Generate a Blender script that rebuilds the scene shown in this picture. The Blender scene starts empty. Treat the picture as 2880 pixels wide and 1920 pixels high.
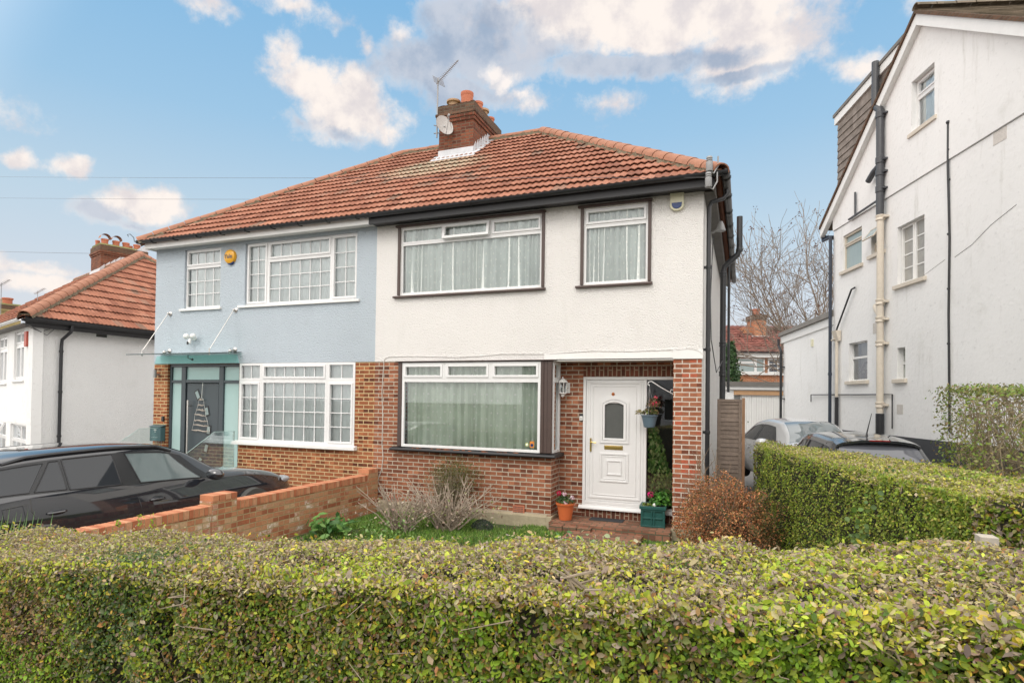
import bpy, math, random
import numpy as np
from mathutils import Matrix, Vector
random.seed(7); rng = np.random.default_rng(7)
R_ = math.radians
SC = bpy.context.scene
COL = SC.collection

# ------------------------------------------------------------ camera
YAW, PITCH, ROLL = 0.3726, 0.0175, 0.0133
FPX, CX, CY = 1661.66, 1440.0, 1089.35
C = np.array([12.5911, -9.6273, 2.2])
_F = np.array([-math.sin(YAW)*math.cos(PITCH), math.cos(YAW)*math.cos(PITCH), math.sin(PITCH)])
_R0 = np.array([math.cos(YAW), math.sin(YAW), 0.]); _U0 = np.cross(_R0, _F)
_R = _R0*math.cos(ROLL)+_U0*math.sin(ROLL); _U = -_R0*math.sin(ROLL)+_U0*math.cos(ROLL)
cam = bpy.data.cameras.new("camera"); camo = bpy.data.objects.new("camera", cam); COL.objects.link(camo)
camo.matrix_world = Matrix(((_R[0], _U[0], -_F[0], C[0]), (_R[1], _U[1], -_F[1], C[1]), (_R[2], _U[2], -_F[2], C[2]), (0, 0, 0, 1)))
cam.sensor_width = 36; cam.lens = FPX/2880*36; cam.shift_y = (CY-960)/2880
cam.clip_start = 0.05; cam.clip_end = 3000
SC.camera = camo

# ------------------------------------------------------------ light
SUN_EL, SUN_AZ = 45.0, 190.0          # azimuth clockwise from +y
SKY_S = 0.12
sv = Vector((math.sin(R_(SUN_AZ))*math.cos(R_(SUN_EL)), math.cos(R_(SUN_AZ))*math.cos(R_(SUN_EL)), math.sin(R_(SUN_EL))))
sl = bpy.data.lights.new("sun", 'SUN'); sl.energy = 0.9; sl.angle = R_(25); sl.color = (1, .95, .88)
so = bpy.data.objects.new("sun", sl); COL.objects.link(so); so.rotation_euler = sv.to_track_quat('Z', 'Y').to_euler()
SC.view_settings.view_transform = 'Standard'; SC.view_settings.look = 'None'
SC.view_settings.gamma = 1; SC.view_settings.exposure = 0.48
SC.cycles.max_bounces = 8; SC.cycles.transparent_max_bounces = 16
try: SC.cycles.use_denoising = True
except Exception: pass

def ray(px, py): return _F+_R*((px-CX)/FPX)-_U*((py-CY)/FPX)

class NG:
    """small helper for node graphs"""
    def __init__(s, nt): s.nt = nt; s.n = nt.nodes; s.l = nt.links
    def new(s, t, **k):
        n = s.n.new(t)
        for a, b in k.items(): setattr(n, a, b)
        return n
    def inp(s, sock, v):
        if v is None: return
        if hasattr(v, 'is_output'): s.l.new(v, sock)
        else:
            if isinstance(v, (int, float)) and sock.type == 'RGBA': v = (v, v, v, 1)
            if isinstance(v, (tuple, list)) and sock.type == 'RGBA' and len(v) == 3: v = (*v, 1)
            if isinstance(v, (int, float)) and sock.type == 'VECTOR': v = (v, v, v)
            sock.default_value = v
    def m(s, op, a, b=None, c=None, clamp=False):
        n = s.new('ShaderNodeMath', operation=op, use_clamp=clamp)
        s.inp(n.inputs[0], a); s.inp(n.inputs[1], b); s.inp(n.inputs[2], c); return n.outputs[0]
    def vm(s, op, a, b=None, scale=None):
        n = s.new('ShaderNodeVectorMath', operation=op); s.inp(n.inputs[0], a); s.inp(n.inputs[1], b)
        if scale is not None: s.inp(n.inputs[3], scale)
        return n.outputs['Value'] if op in ('DOT_PRODUCT', 'LENGTH', 'DISTANCE') else n.outputs[0]
    def noise(s, vec, scale, detail=4, rough=.55, dim='3D', dist=0):
        n = s.new('ShaderNodeTexNoise', noise_dimensions=dim); s.inp(n.inputs['Vector'], vec)
        n.inputs['Scale'].default_value = scale; n.inputs['Detail'].default_value = detail
        n.inputs['Roughness'].default_value = rough; n.inputs['Distortion'].default_value = dist
        return n.outputs['Fac']
    def ss(s, x, a, b):
        n = s.new('ShaderNodeMapRange', interpolation_type='SMOOTHSTEP'); s.inp(n.inputs[0], x)
        s.inp(n.inputs[1], a); s.inp(n.inputs[2], b); return n.outputs[0]
    def mix(s, f, a, b, blend='MIX'):
        n = s.new('ShaderNodeMix', data_type='RGBA', blend_type=blend)
        s.inp(n.inputs[0], f); s.inp(n.inputs[6], a); s.inp(n.inputs[7], b); return n.outputs[2]
    def ramp(s, f, stops, interp='LINEAR'):
        n = s.new('ShaderNodeValToRGB'); cr = n.color_ramp; cr.interpolation = interp
        while len(cr.elements) < len(stops): cr.elements.new(.5)
        for e, (p, c) in zip(cr.elements, stops): e.position = p; e.color = (*c, 1)
        s.inp(n.inputs[0], f); return n.outputs[0]
    def xyz(s, v):
        n = s.new('ShaderNodeSeparateXYZ'); s.inp(n.inputs[0], v); return n.outputs
    def comb(s, x, y, z=0):
        n = s.new('ShaderNodeCombineXYZ'); s.inp(n.inputs[0], x); s.inp(n.inputs[1], y); s.inp(n.inputs[2], z); return n.outputs[0]

# ------------------------------------------------------------ sky with clouds (all in world directions)
W = bpy.data.worlds.new("World"); SC.world = W; W.use_nodes = True
g = NG(W.node_tree); g.n.clear()
out = g.new('ShaderNodeOutputWorld'); bg = g.new('ShaderNodeBackground')
sky = g.new('ShaderNodeTexSky', sky_type='NISHITA'); sky.sun_disc = False
sky.sun_elevation = R_(SUN_EL); sky.sun_rotation = R_(SUN_AZ); sky.air_density = 1.0; sky.dust_density = .6; sky.ozone_density = 1.6
dirn = g.new('ShaderNodeTexCoord').outputs['Generated']
dirn = g.vm('NORMALIZE', dirn)
def dvec(px, py):
    d = ray(px*2880/2352, py*2880/2352); return d/np.linalg.norm(d)
warp = g.new('ShaderNodeTexNoise'); g.inp(warp.inputs['Vector'], dirn); warp.inputs['Scale'].default_value = 7; warp.inputs['Detail'].default_value = 6; warp.inputs['Roughness'].default_value = .6
wv = g.vm('SCALE', g.vm('SUBTRACT', warp.outputs['Color'], (.5, .5, .5)), scale=.09)
dw = g.vm('ADD', dirn, wv)
def blob(px, py, rx, ry, src=None, k=1.0):
    """soft ellipse round a direction; radii in photo px (2352 wide)"""
    c = dvec(px, py); h = np.cross(c, [0, 0, 1]); h /= np.linalg.norm(h); u = np.cross(h, c)
    cosx = float(c @ _F)
    s = 2880/2352/FPX*cosx
    d = g.vm('SUBTRACT', src or dw, tuple(c))
    a = g.m('DIVIDE', g.vm('DOT_PRODUCT', d, tuple(h)), rx*s)
    b = g.m('DIVIDE', g.vm('DOT_PRODUCT', d, tuple(u)), ry*s)
    r2 = g.m('ADD', g.m('MULTIPLY', a, a), g.m('MULTIPLY', b, b))
    r = g.m('ADD', g.m('SQRT', r2), g.m('MULTIPLY', g.m('LESS_THAN', g.vm('DOT_PRODUCT', dirn, tuple(c)), 0), 9))
    return g.m('MULTIPLY', g.m('SUBTRACT', 1.25, r, clamp=False), k)
def umax(l):
    o = l[0]
    for x in l[1:]: o = g.new_max(o, x) if False else g.m('MAXIMUM', o, x)
    return o
white = umax([blob(1480, 30, 460, 100, k=1.3), blob(1740, 110, 170, 95, k=1.2), blob(1250, 30, 260, 60), blob(1560, -60, 420, 110),
              blob(690, 190, 95, 55, k=1.2), blob(800, 250, 130, 68, k=1.3), blob(640, 140, 40, 70, k=.8), blob(880, 290, 50, 40, k=.8),
              blob(1150, 170, 70, 60, k=.75), blob(660, 20, 90, 35, k=.62), blob(500, 35, 60, 22, k=.55),
              blob(335, 470, 80, 45, k=1.3), blob(160, 388, 48, 26, k=1.1), blob(42, 356, 40, 24), blob(1390, 235, 70, 28, k=.5),
              blob(1960, 150, 90, 28, k=.5), blob(110, 640, 150, 26, k=.8), blob(60, 600, 120, 14, k=.6), blob(1195, 225, 70, 25, k=.6), blob(920, 95, 45, 40, k=.8),
              blob(830, 110, 24, 30, k=.6), blob(-200, 200, 200, 60, k=.8), blob(2700, 500, 260, 80, k=.8)])
grey = umax([blob(970, 160, 120, 75), blob(1110, 110, 160, 85), blob(1080, 50, 130, 60), blob(1230, 120, 130, 34, k=.7), blob(1440, 150, 300, 26, k=.9), blob(1720, 172, 130, 16),
             blob(680, 275, 60, 26, k=.6), blob(250, 490, 60, 26, k=.8), blob(1050, 205, 140, 36, k=.9), blob(800, 305, 60, 14, k=.6), blob(330, 520, 60, 12, k=.5)])
n1 = g.noise(dirn, 9, 8, .62); n2 = g.noise(dirn, 24, 8, .6)
n3 = g.noise(dirn, 55, 7, .65)
nn = g.m('ADD', g.m('ADD', g.m('MULTIPLY', g.m('SUBTRACT', n1, .5), 1.5), g.m('MULTIPLY', g.m('SUBTRACT', n2, .5), 1.1)), g.m('MULTIPLY', g.m('SUBTRACT', n3, .5), .8))
cov = g.ss(g.m('ADD', white, nn), .0, .85)
covg = g.ss(g.m('ADD', grey, g.m('MULTIPLY', nn, .8)), .0, .75)
back = g.ss(g.vm('DOT_PRODUCT', dirn, (-float(_F[0]), -float(_F[1]), 0.)), -.72, -.45)       # added cloud outside the view, brighter than the visible clouds, to light the walls
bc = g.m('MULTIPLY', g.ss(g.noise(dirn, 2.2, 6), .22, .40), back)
lat = g.xyz(dirn)[2]
base = g.ramp(lat, [(0.0, (.58, .54, .55)), (.14, (.50, .53, .57)), (.27, (.40, .51, .59)), (.40, (.265, .44, .60)), (.58, (.165, .37, .59)), (1, (.07, .22, .48))])
tint = g.mix(.12, g.mix(1, base, (8.2, 8.2, 8.2), 'MULTIPLY'), sky.outputs[0])
shade = g.noise(dirn, 15, 6, .6)
hi = g.mix(g.ss(shade, .36, .60), (4.6, 4.3, 4.35), (6.0, 5.5, 5.15))
gr = g.mix(g.ss(shade, .3, .65), (1.8, 2.4, 3.3), (3.3, 3.6, 4.2))
cc = g.mix(g.m('MULTIPLY', covg, .85), hi, gr)
allc = g.m('MAXIMUM', cov, g.m('MULTIPLY', covg, .9))
edge = g.ss(g.m('ADD', umax([blob(1130, 158, 26, 26), blob(1165, 190, 30, 24), blob(1200, 222, 34, 16), blob(920, 85, 34, 26)]), g.m('MULTIPLY', nn, 1.6)), .15, 1.2)
cc = g.mix(edge, cc, (5.9, 5.5, 5.3)); allc = g.m('MAXIMUM', allc, edge)
fin = g.mix(allc, tint, cc)
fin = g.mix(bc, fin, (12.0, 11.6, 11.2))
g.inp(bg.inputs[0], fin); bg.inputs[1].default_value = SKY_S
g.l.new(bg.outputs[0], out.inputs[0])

# ------------------------------------------------------------ materials
MATS = {}
def newmat(name):
    m = bpy.data.materials.new(name); m.use_nodes = True; g = NG(m.node_tree); g.n.clear()
    o = g.new('ShaderNodeOutputMaterial'); p = g.new('ShaderNodeBsdfPrincipled'); g.l.new(p.outputs[0], o.inputs[0])
    MATS[name] = m; return m, g, p, o
def uvn(g): return g.new('ShaderNodeTexCoord').outputs['UV']
def obn(g): return g.new('ShaderNodeTexCoord').outputs['Object']
def bump(g, p, h, dist, strength=1.0):
    b = g.new('ShaderNodeBump'); b.inputs['Distance'].default_value = dist; b.inputs['Strength'].default_value = strength
    g.inp(b.inputs['Height'], h); g.l.new(b.outputs[0], p.inputs['Normal'])
def pm(name, col, rough=.5, metal=0, vary=.12, vs=6, bs=0, bd=.002, coat=0, spec=.5):
    m, g, p, o = newmat(name)
    ob = obn(g); n = g.noise(ob, vs, 5, .6); n2 = g.noise(ob, vs*7.3, 3, .6)
    k = g.m('ADD', g.m('MULTIPLY', g.m('SUBTRACT', n, .5), 2.2*vary), g.m('MULTIPLY', g.m('SUBTRACT', n2, .5), 1.2*vary))
    f = g.m('ADD', k, 1)
    g.inp(p.inputs['Base Color'], g.vm('SCALE', col, scale=f))
    p.inputs['Roughness'].default_value = rough; p.inputs['Metallic'].default_value = metal
    p.inputs['Coat Weight'].default_value = coat; p.inputs['Coat Roughness'].default_value = .03; p.inputs['Specular IOR Level'].default_value = spec
    if bs: bump(g, p, g.noise(ob, bs, 4, .6), bd)
    return m
def render_mat(name, col, dirt=(.35, .34, .28), dirtiness=.35, grain=45, bd=.012, top=None, streak=.25):
    """rough-cast wall; top = height (m) under which eaves grime gathers"""
    m, g, p, o = newmat(name); uv = uvn(g); x, y, _ = g.xyz(uv)
    n = g.noise(uv, 1.3, 6, .6); n2 = g.noise(uv, 14, 4, .7)
    st = g.noise(g.comb(g.m('MULTIPLY', x, 2.6), g.m('MULTIPLY', y, .35)), 1.4, 7, .68)
    f = g.m('ADD', g.m('MULTIPLY', g.ss(n, .55, .8), dirtiness), g.m('MULTIPLY', g.ss(st, .55, .8), streak))
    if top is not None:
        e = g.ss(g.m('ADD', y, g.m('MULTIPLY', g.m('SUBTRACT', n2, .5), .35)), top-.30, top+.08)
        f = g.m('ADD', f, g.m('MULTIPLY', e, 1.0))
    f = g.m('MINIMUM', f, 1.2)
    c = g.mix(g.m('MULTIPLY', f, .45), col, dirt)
    grn = g.noise(uv, grain, 5, .65); vor = g.new('ShaderNodeTexVoronoi'); g.inp(vor.inputs['Vector'], uv); vor.inputs['Scale'].default_value = grain*1.3
    c = g.mix(g.m('MULTIPLY', g.ss(grn, .56, .72), .30), c, tuple(q*.55 for q in col))
    big = g.noise(uv, .5, 3, .5)
    c = g.vm('SCALE', c, scale=g.m('ADD', g.m('MULTIPLY', big, .16), .92))
    g.inp(p.inputs['Base Color'], c); p.inputs['Roughness'].default_value = .9; p.inputs['Specular IOR Level'].default_value = .2
    bump(g, p, g.m('ADD', grn, g.m('MULTIPLY', vor.outputs['Distance'], -.35)), bd)
    return m
def brick_mat(name, cols, mortar, bw=.225, rh=.075, ms=.010, rot=False, stain=.25, pale=None):
    m, g, p, o = newmat(name); uv = uvn(g)
    x, y, _ = g.xyz(uv)
    if rot: x, y = y, x
    vec = g.comb(x, y)
    vec = g.vm('ADD', vec, g.vm('SCALE', g.vm('SUBTRACT', g.new_noisec(vec, 9), (.5, .5, .5)), scale=.006))
    b = g.new('ShaderNodeTexBrick'); g.inp(b.inputs['Vector'], vec); b.inputs['Scale'].default_value = 1
    b.inputs['Brick Width'].default_value = bw; b.inputs['Row Height'].default_value = rh; b.inputs['Mortar Size'].default_value = ms
    b.inputs['Mortar Smooth'].default_value = .25; b.offset = .5
    row = g.m('FLOOR', g.m('DIVIDE', y, rh)); off = g.m('MULTIPLY', g.m('MODULO', g.m('ABSOLUTE', row), 2), .5*bw)
    # the brick node shifts odd rows by the offset
    cl = g.m('FLOOR', g.m('ADD', g.m('DIVIDE', g.m('ADD', x, off), bw), g.m('MULTIPLY', row, 37.0)))
    wn = g.new('ShaderNodeTexWhiteNoise', noise_dimensions='2D'); g.inp(wn.inputs['Vector'], g.comb(cl, row))
    st = [(i/(len(cols)-1), c) for i, c in enumerate(cols)]
    c = g.ramp(wn.outputs['Value'], st)
    n = g.noise(uv, 30, 5, .65); n3 = g.noise(uv, 1.2, 4, .6)
    c = g.vm('SCALE', c, scale=g.m('ADD', g.m('MULTIPLY', n, .7), .66))
    if pale:
        pw = g.m('MULTIPLY', g.ss(g.noise(uv, 2.2, 4), .5, .62), g.ss(wn.outputs['Value'], .35, .9)); c = g.mix(g.m('MULTIPLY', pw, g.ss(n, .35, .6)), c, pale)
    c = g.mix(g.m('MULTIPLY', g.ss(n3, .5, .8), stain), c, (.07, .045, .035))
    mo = g.vm('SCALE', mortar, scale=g.m('ADD', g.m('MULTIPLY', g.noise(uv, 12, 4), .5), .75))
    c = g.mix(b.outputs['Fac'], c, mo)
    g.inp(p.inputs['Base Color'], c); p.inputs['Roughness'].default_value = .88; p.inputs['Specular IOR Level'].default_value = .25
    bump(g, p, g.m('ADD', g.m('MULTIPLY', b.outputs['Fac'], -1), g.m('MULTIPLY', n, .35)), .008)
    return m
def new_noisec(self, v, s):
    n = self.new('ShaderNodeTexNoise'); self.inp(n.inputs['Vector'], v); n.inputs['Scale'].default_value = s; return n.outputs['Color']
NG.new_noisec = new_noisec
def tile_mat(name, stops, tw=.12, th=.30, moss=.25, patch=None):
    m, g, p, o = newmat(name); uv = uvn(g); x, y, _ = g.xyz(uv)
    wn = g.new('ShaderNodeTexWhiteNoise', noise_dimensions='2D')
    g.inp(wn.inputs['Vector'], g.comb(g.m('FLOOR', g.m('DIVIDE', x, tw*2)), g.m('FLOOR', g.m('DIVIDE', y, th))))
    c = g.ramp(wn.outputs['Value'], stops)
    n = g.noise(uv, 7, 6, .65); n2 = g.noise(uv, 40, 5, .65); n3 = g.noise(uv, .8, 5, .65)
    c = g.vm('SCALE', c, scale=g.m('ADD', g.m('MULTIPLY', n, .9), .55))
    d = g.m('MULTIPLY', g.ss(n2, .52, .68), g.ss(n3, .42, .62))
    c = g.mix(g.m('MULTIPLY', d, moss*2.4), c, (.085, .07, .045))
    lip = g.m('FRACT', g.m('DIVIDE', y, th))
    c = g.mix(g.m('MULTIPLY', g.ss(g.m('ADD', g.m('SUBTRACT', .16, lip), g.m('MULTIPLY', g.m('SUBTRACT', n2, .5), .5)), 0, .16), moss), c, (.05, .04, .025))
    if patch:
        px, py, rx, ry = patch
        a = g.m('DIVIDE', g.m('SUBTRACT', x, px), rx); b = g.m('DIVIDE', g.m('SUBTRACT', y, py), ry)
        r = g.m('ADD', g.m('MULTIPLY', a, a), g.m('MULTIPLY', b, b))
        f = g.m('MULTIPLY', g.ss(r, 1.3, .1), g.ss(g.m('ADD', n2, g.m('MULTIPLY', n, .4)), .60, .78))
        c = g.mix(g.m('MULTIPLY', f, .85), c, (.42, .42, .30))
    g.inp(p.inputs['Base Color'], c); p.inputs['Roughness'].default_value = .8; p.inputs['Specular IOR Level'].default_value = .3
    bump(g, p, n2, .004); return m
def leaf_mat(name, trans=.3, rough=.45, scale=1.0):
    m, g, p, o = newmat(name)
    a = g.new('ShaderNodeAttribute'); a.attribute_name = 'col'
    c = a.outputs['Color'] if scale == 1 else g.vm('SCALE', a.outputs['Color'], scale=scale)
    g.inp(p.inputs['Base Color'], c); p.inputs['Roughness'].default_value = rough; p.inputs['Specular IOR Level'].default_value = .35
    t = g.new('ShaderNodeBsdfTranslucent'); g.inp(t.inputs[0], c)
    mx = g.new('ShaderNodeMixShader'); mx.inputs[0].default_value = trans
    g.l.new(p.outputs[0], mx.inputs[1]); g.l.new(t.outputs[0], mx.inputs[2]); g.l.new(mx.outputs[0], o.inputs[0])
    return m
def glass_mat(name, tint=(.9, .95, .93), ior=1.5, wav=0, boost=1.3):
    m, g, p, o = newmat(name); g.n.remove(p)
    t = g.new('ShaderNodeBsdfTransparent'); t.inputs[0].default_value = (*tint, 1)
    gl = g.new('ShaderNodeBsdfGlossy'); gl.inputs['Roughness'].default_value = .0; gl.inputs[0].default_value = (.95, .97, 1, 1)
    fr = g.new('ShaderNodeFresnel'); fr.inputs[0].default_value = ior
    mx = g.new('ShaderNodeMixShader'); g.inp(mx.inputs[0], g.m('MULTIPLY', fr.outputs[0], boost, clamp=True)); g.l.new(t.outputs[0], mx.inputs[1]); g.l.new(gl.outputs[0], mx.inputs[2])
    g.l.new(mx.outputs[0], o.inputs[0]); return m
def curtain_mat(name, col, dots=True):
    m, g, p, o = newmat(name); uv = uvn(g); x, y, _ = g.xyz(uv)
    c = g.vm('SCALE', col, scale=g.m('ADD', g.m('MULTIPLY', g.noise(uv, 4, 3), .3), .85))
    if dots:
        row = g.m('FLOOR', g.m('DIVIDE', y, .11)); sx = g.m('ADD', g.m('DIVIDE', x, .20), g.m('MULTIPLY', g.m('MODULO', g.m('ABSOLUTE', row), 2), .5))
        fx = g.m('MULTIPLY', g.m('SUBTRACT', g.m('FRACT', sx), .5), .20); fy = g.m('MULTIPLY', g.m('SUBTRACT', g.m('FRACT', g.m('DIVIDE', y, .11)), .5), .11)
        r = g.m('SQRT', g.m('ADD', g.m('MULTIPLY', fx, fx), g.m('MULTIPLY', fy, fy)))
        c = g.mix(g.m('LESS_THAN', r, .019), c, (.95, .97, .92))
    g.inp(p.inputs['Base Color'], c); p.inputs['Roughness'].default_value = .9; p.inputs['Specular IOR Level'].default_value = .1
    tr = g.new('ShaderNodeBsdfTranslucent'); g.inp(tr.inputs[0], c); mx = g.new('ShaderNodeMixShader'); mx.inputs[0].default_value = .15
    g.l.new(p.outputs[0], mx.inputs[1]); g.l.new(tr.outputs[0], mx.inputs[2]); g.l.new(mx.outputs[0], o.inputs[0])
    return m

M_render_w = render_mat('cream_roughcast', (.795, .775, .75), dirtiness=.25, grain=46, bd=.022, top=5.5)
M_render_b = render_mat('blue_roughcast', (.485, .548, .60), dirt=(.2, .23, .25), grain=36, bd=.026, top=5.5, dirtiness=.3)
M_render_n = render_mat('white_roughcast', (.84, .84, .83), grain=40, bd=.022, top=3.95, dirtiness=.3)
M_smooth_w = render_mat('white_smooth_render', (.77, .77, .76), grain=9, bd=.006, dirtiness=.6, streak=1.0)
M_teal = pm('teal_paint', (.27, .50, .51), .6, vary=.12, vs=4, bs=30, bd=.002)
brown = [(.10, .036, .023), (.24, .088, .048), (.31, .12, .064), (.16, .056, .033), (.40, .165, .09), (.27, .098, .052)]
M_brick = brick_mat('red_brick', brown, (.47, .40, .31))
M_brick_b = brick_mat('red_brown_brick', [(.10, .032, .018), (.26, .085, .036), (.36, .13, .055), (.17, .055, .025), (.42, .16, .07), (.24, .07, .03)], (.56, .42, .23))
M_brick_v = brick_mat('soldier_brick', [(.09, .035, .022), (.14, .05, .03), (.18, .06, .035)], (.33, .25, .18), rot=True)
M_brick_g = brick_mat('new_orange_brick', [(.30, .10, .05), (.44, .19, .10), (.50, .25, .13), (.38, .13, .065), (.52, .34, .2), (.40, .16, .085)], (.42, .31, .17), ms=.008, stain=.1, pale=(.72, .66, .58))
M_brick_c = brick_mat('chimney_brick', [(.10, .035, .022), (.17, .055, .03), (.24, .085, .045), (.13, .04, .025)], (.16, .11, .075), stain=.4)
M_brick_d = brick_mat('old_dark_brick', [(.08, .045, .03), (.12, .07, .045), (.15, .08, .05)], (.12, .10, .07), stain=.4)
M_brick_f = brick_mat('far_orange_brick', [(.34, .12, .06), (.48, .18, .09), (.40, .14, .07)], (.5, .35, .22))
M_path = brick_mat('old_paving_brick', [(.14, .07, .045), (.26, .12, .075), (.32, .16, .10), (.20, .09, .06)], (.12, .11, .07), bw=.21, rh=.105, stain=.6)
tst = [(0, (.22, .085, .052)), (.25, (.31, .125, .075)), (.6, (.37, .16, .10)), (.8, (.27, .10, .06)), (.93, (.40, .19, .125)), (1, (.20, .12, .085))]
M_tile = tile_mat('terracotta_tiles', tst, th=5.284/15, moss=.32, patch=(6.0, 3.1, 1.4, .85))
M_tile2 = tile_mat('neighbour_tiles', tst, moss=.18)
M_tile3 = tile_mat('dark_red_tiles', [(0, (.16, .05, .04)), (.5, (.24, .085, .065)), (1, (.30, .11, .085))], moss=.4)
M_tileg = tile_mat('weathered_grey_tiles', [(0, (.13, .11, .08)), (.5, (.20, .165, .12)), (1, (.27, .22, .17))], moss=.5)
M_hang = tile_mat('grey_hanging_tiles', [(0, (.17, .145, .125)), (.5, (.21, .18, .155)), (1, (.25, .215, .19))], tw=.1, th=.2, moss=.15)
M_ridge = pm('ridge_clay', (.33, .15, .09), .8, vary=.3, vs=5, bs=50, bd=.004)
M_bed = pm('mortar_bed', (.16, .13, .085), .95, vary=.5, vs=14, bs=30, bd=.012)
M_pot = pm('chimney_pot_clay', (.46, .15, .08), .75, vary=.25, vs=8)
M_potb = pm('buff_pot_clay', (.42, .27, .16), .8, vary=.3, vs=8)
M_haunch = pm('mossy_haunching', (.17, .17, .06), .95, vary=.5, vs=9, bs=25, bd=.02)
M_lead = pm('lead_flashing', (.52, .53, .55), .5, vary=.25, vs=7)
M_upvc = pm('white_upvc', (.73, .73, .725), .28, vary=.05, vs=2)
M_white = pm('white_paint', (.76, .76, .74), .45, vary=.08, vs=3)
M_black = pm('black_plastic', (.022, .023, .026), .32, vary=.3, vs=3)
M_blackp = pm('black_timber_paint', (.020, .020, .022), .5, vary=.3, vs=3, bs=12, bd=.002)
M_brown = pm('brown_timber_paint', (.070, .045, .038), .45, vary=.25, vs=5, bs=20, bd=.003)
M_gdark = pm('grey_gutter', (.07, .07, .072), .45, vary=.3, vs=4)
M_soffit = pm('grey_soffit', (.16, .15, .14), .8, vary=.3, vs=2)
M_anth = pm('anthracite_door_paint', (.048, .062, .072), .35, vary=.1)
M_frost = pm('frosted_glass', (.36, .50, .49), .25, vary=.05, vs=1)
M_steel = pm('brushed_steel', (.6, .58, .55), .3, 1, vary=.05)
M_gal = pm('galvanised_grey', (.30, .30, .30), .55, .3, vary=.2)
M_brass = pm('brass', (.62, .46, .15), .3, 1, vary=.1)
M_dark = pm('dark_interior', (.075, .075, .07), .9)
M_room = pm('room_wall', (.30, .33, .30), .9)
M_glass = glass_mat('window_glass', (.93, .96, .945), boost=2.3)
M_glassc = glass_mat('canopy_glass', (.70, .88, .84), boost=1.0)
M_glassb = glass_mat('balustrade_glass', (.93, .97, .96), boost=.55)
M_cur = curtain_mat('green_curtain', (.78, .86, .75))
M_cur2 = curtain_mat('grey_green_curtain', (.80, .85, .82))
M_net = curtain_mat('net_curtain', (.86, .90, .90), False)
M_concrete = pm('stained_concrete', (.36, .31, .21), .9, vary=.35, vs=3, bs=30, bd=.006)
M_terrac = pm('terracotta_plastic', (.56, .14, .045), .4, vary=.08)
M_greenp = pm('green_plastic', (.015, .085, .075), .4, vary=.12)
M_bluep = pm('grey_blue_plastic', (.10, .15, .19), .4, vary=.1)
M_soil = pm('soil', (.045, .032, .022), .95, vary=.4, vs=20, bs=30, bd=.02)
M_mat = pm('door_mat_rubber', (.035, .038, .042), .8, vary=.3, bs=80, bd=.003)
M_fence = pm('weathered_fence_timber', (.20, .155, .125), .85, vary=.45, vs=3, bs=40, bd=.004)
M_post = pm('brown_fence_post', (.26, .15, .085), .85, vary=.3, vs=5)
M_bark = pm('grey_brown_bark', (.25, .205, .165), .9, vary=.4, vs=12)
M_twig = pm('pale_dead_twigs', (.36, .29, .23), .9, vary=.35, vs=20)
M_twigd = pm('hedge_twigs', (.26, .21, .15), .9, vary=.4, vs=14)
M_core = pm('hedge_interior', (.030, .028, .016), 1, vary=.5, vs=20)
M_leaf = leaf_mat('privet_leaf')
M_leafm = leaf_mat('matt_leaf', .2, .7)
M_cable = pm('cable_black', (.12, .12, .13), .6)
M_cablew = pm('cable_white', (.62, .58, .52), .6)
M_cream = pm('cream_iron_paint', (.60, .54, .45), .55, vary=.18, vs=3)
M_cream2 = pm('cream_alarm_plastic', (.68, .66, .48), .4, vary=.05)
M_blue = pm('blue_lens', (.012, .04, .15), .2)
M_yellow = pm('yellow_alarm_plastic', (.72, .36, .02), .3, vary=.05)
M_wplast = pm('white_plastic', (.75, .75, .73), .3, vary=.04)
M_red = pm('red_brown_alarm', (.40, .07, .04), .5)
M_asph = pm('concrete_ground', (.20, .19, .175), .9, vary=.3, vs=2, bs=60, bd=.006)
M_lawn = pm('lawn_soil', (.05, .075, .02), .95, vary=.4, vs=8, bs=40, bd=.01)
M_roofgrey = pm('grey_felt', (.17, .16, .145), .85, vary=.25, vs=3, bs=14, bd=.006)
M_plinthb = pm('black_plinth_paint', (.045, .047, .052), .6, vary=.3, vs=2)
M_ply = pm('bare_timber', (.50, .30, .16), .7, vary=.15)
M_carb = pm('black_car_paint', (.020, .023, .029), .05, vary=.02, coat=1, spec=.8)
M_cars = pm('silver_car_paint', (.62, .63, .64), .25, .15, vary=.02, coat=.8)
M_cark = pm('dark_grey_car_paint', (.045, .048, .052), .15, .3, vary=.02, coat=1)
M_carg = pm('tinted_car_glass', (.028, .032, .037), .03, vary=0, spec=.5)
M_cargl = pm('clear_car_glass', (.13, .165, .17), .03, vary=0, coat=1)
M_tyre = pm('tyre_rubber', (.02, .02, .02), .8)
M_alloy = pm('alloy_wheel', (.45, .45, .46), .3, .9)
M_lamp = pm('headlamp_glass', (.40, .42, .45), .05, .4, coat=1)
M_tail = pm('red_lens', (.25, .01, .01), .2, coat=.5)
M_sticker = pm('orange_sticker', (.60, .22, .03), .6)
M_stickg = pm('yellow_green_sticker', (.55, .60, .10), .6)
M_pic = pm('pale_paper', (.7, .7, .66), .7)

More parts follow.
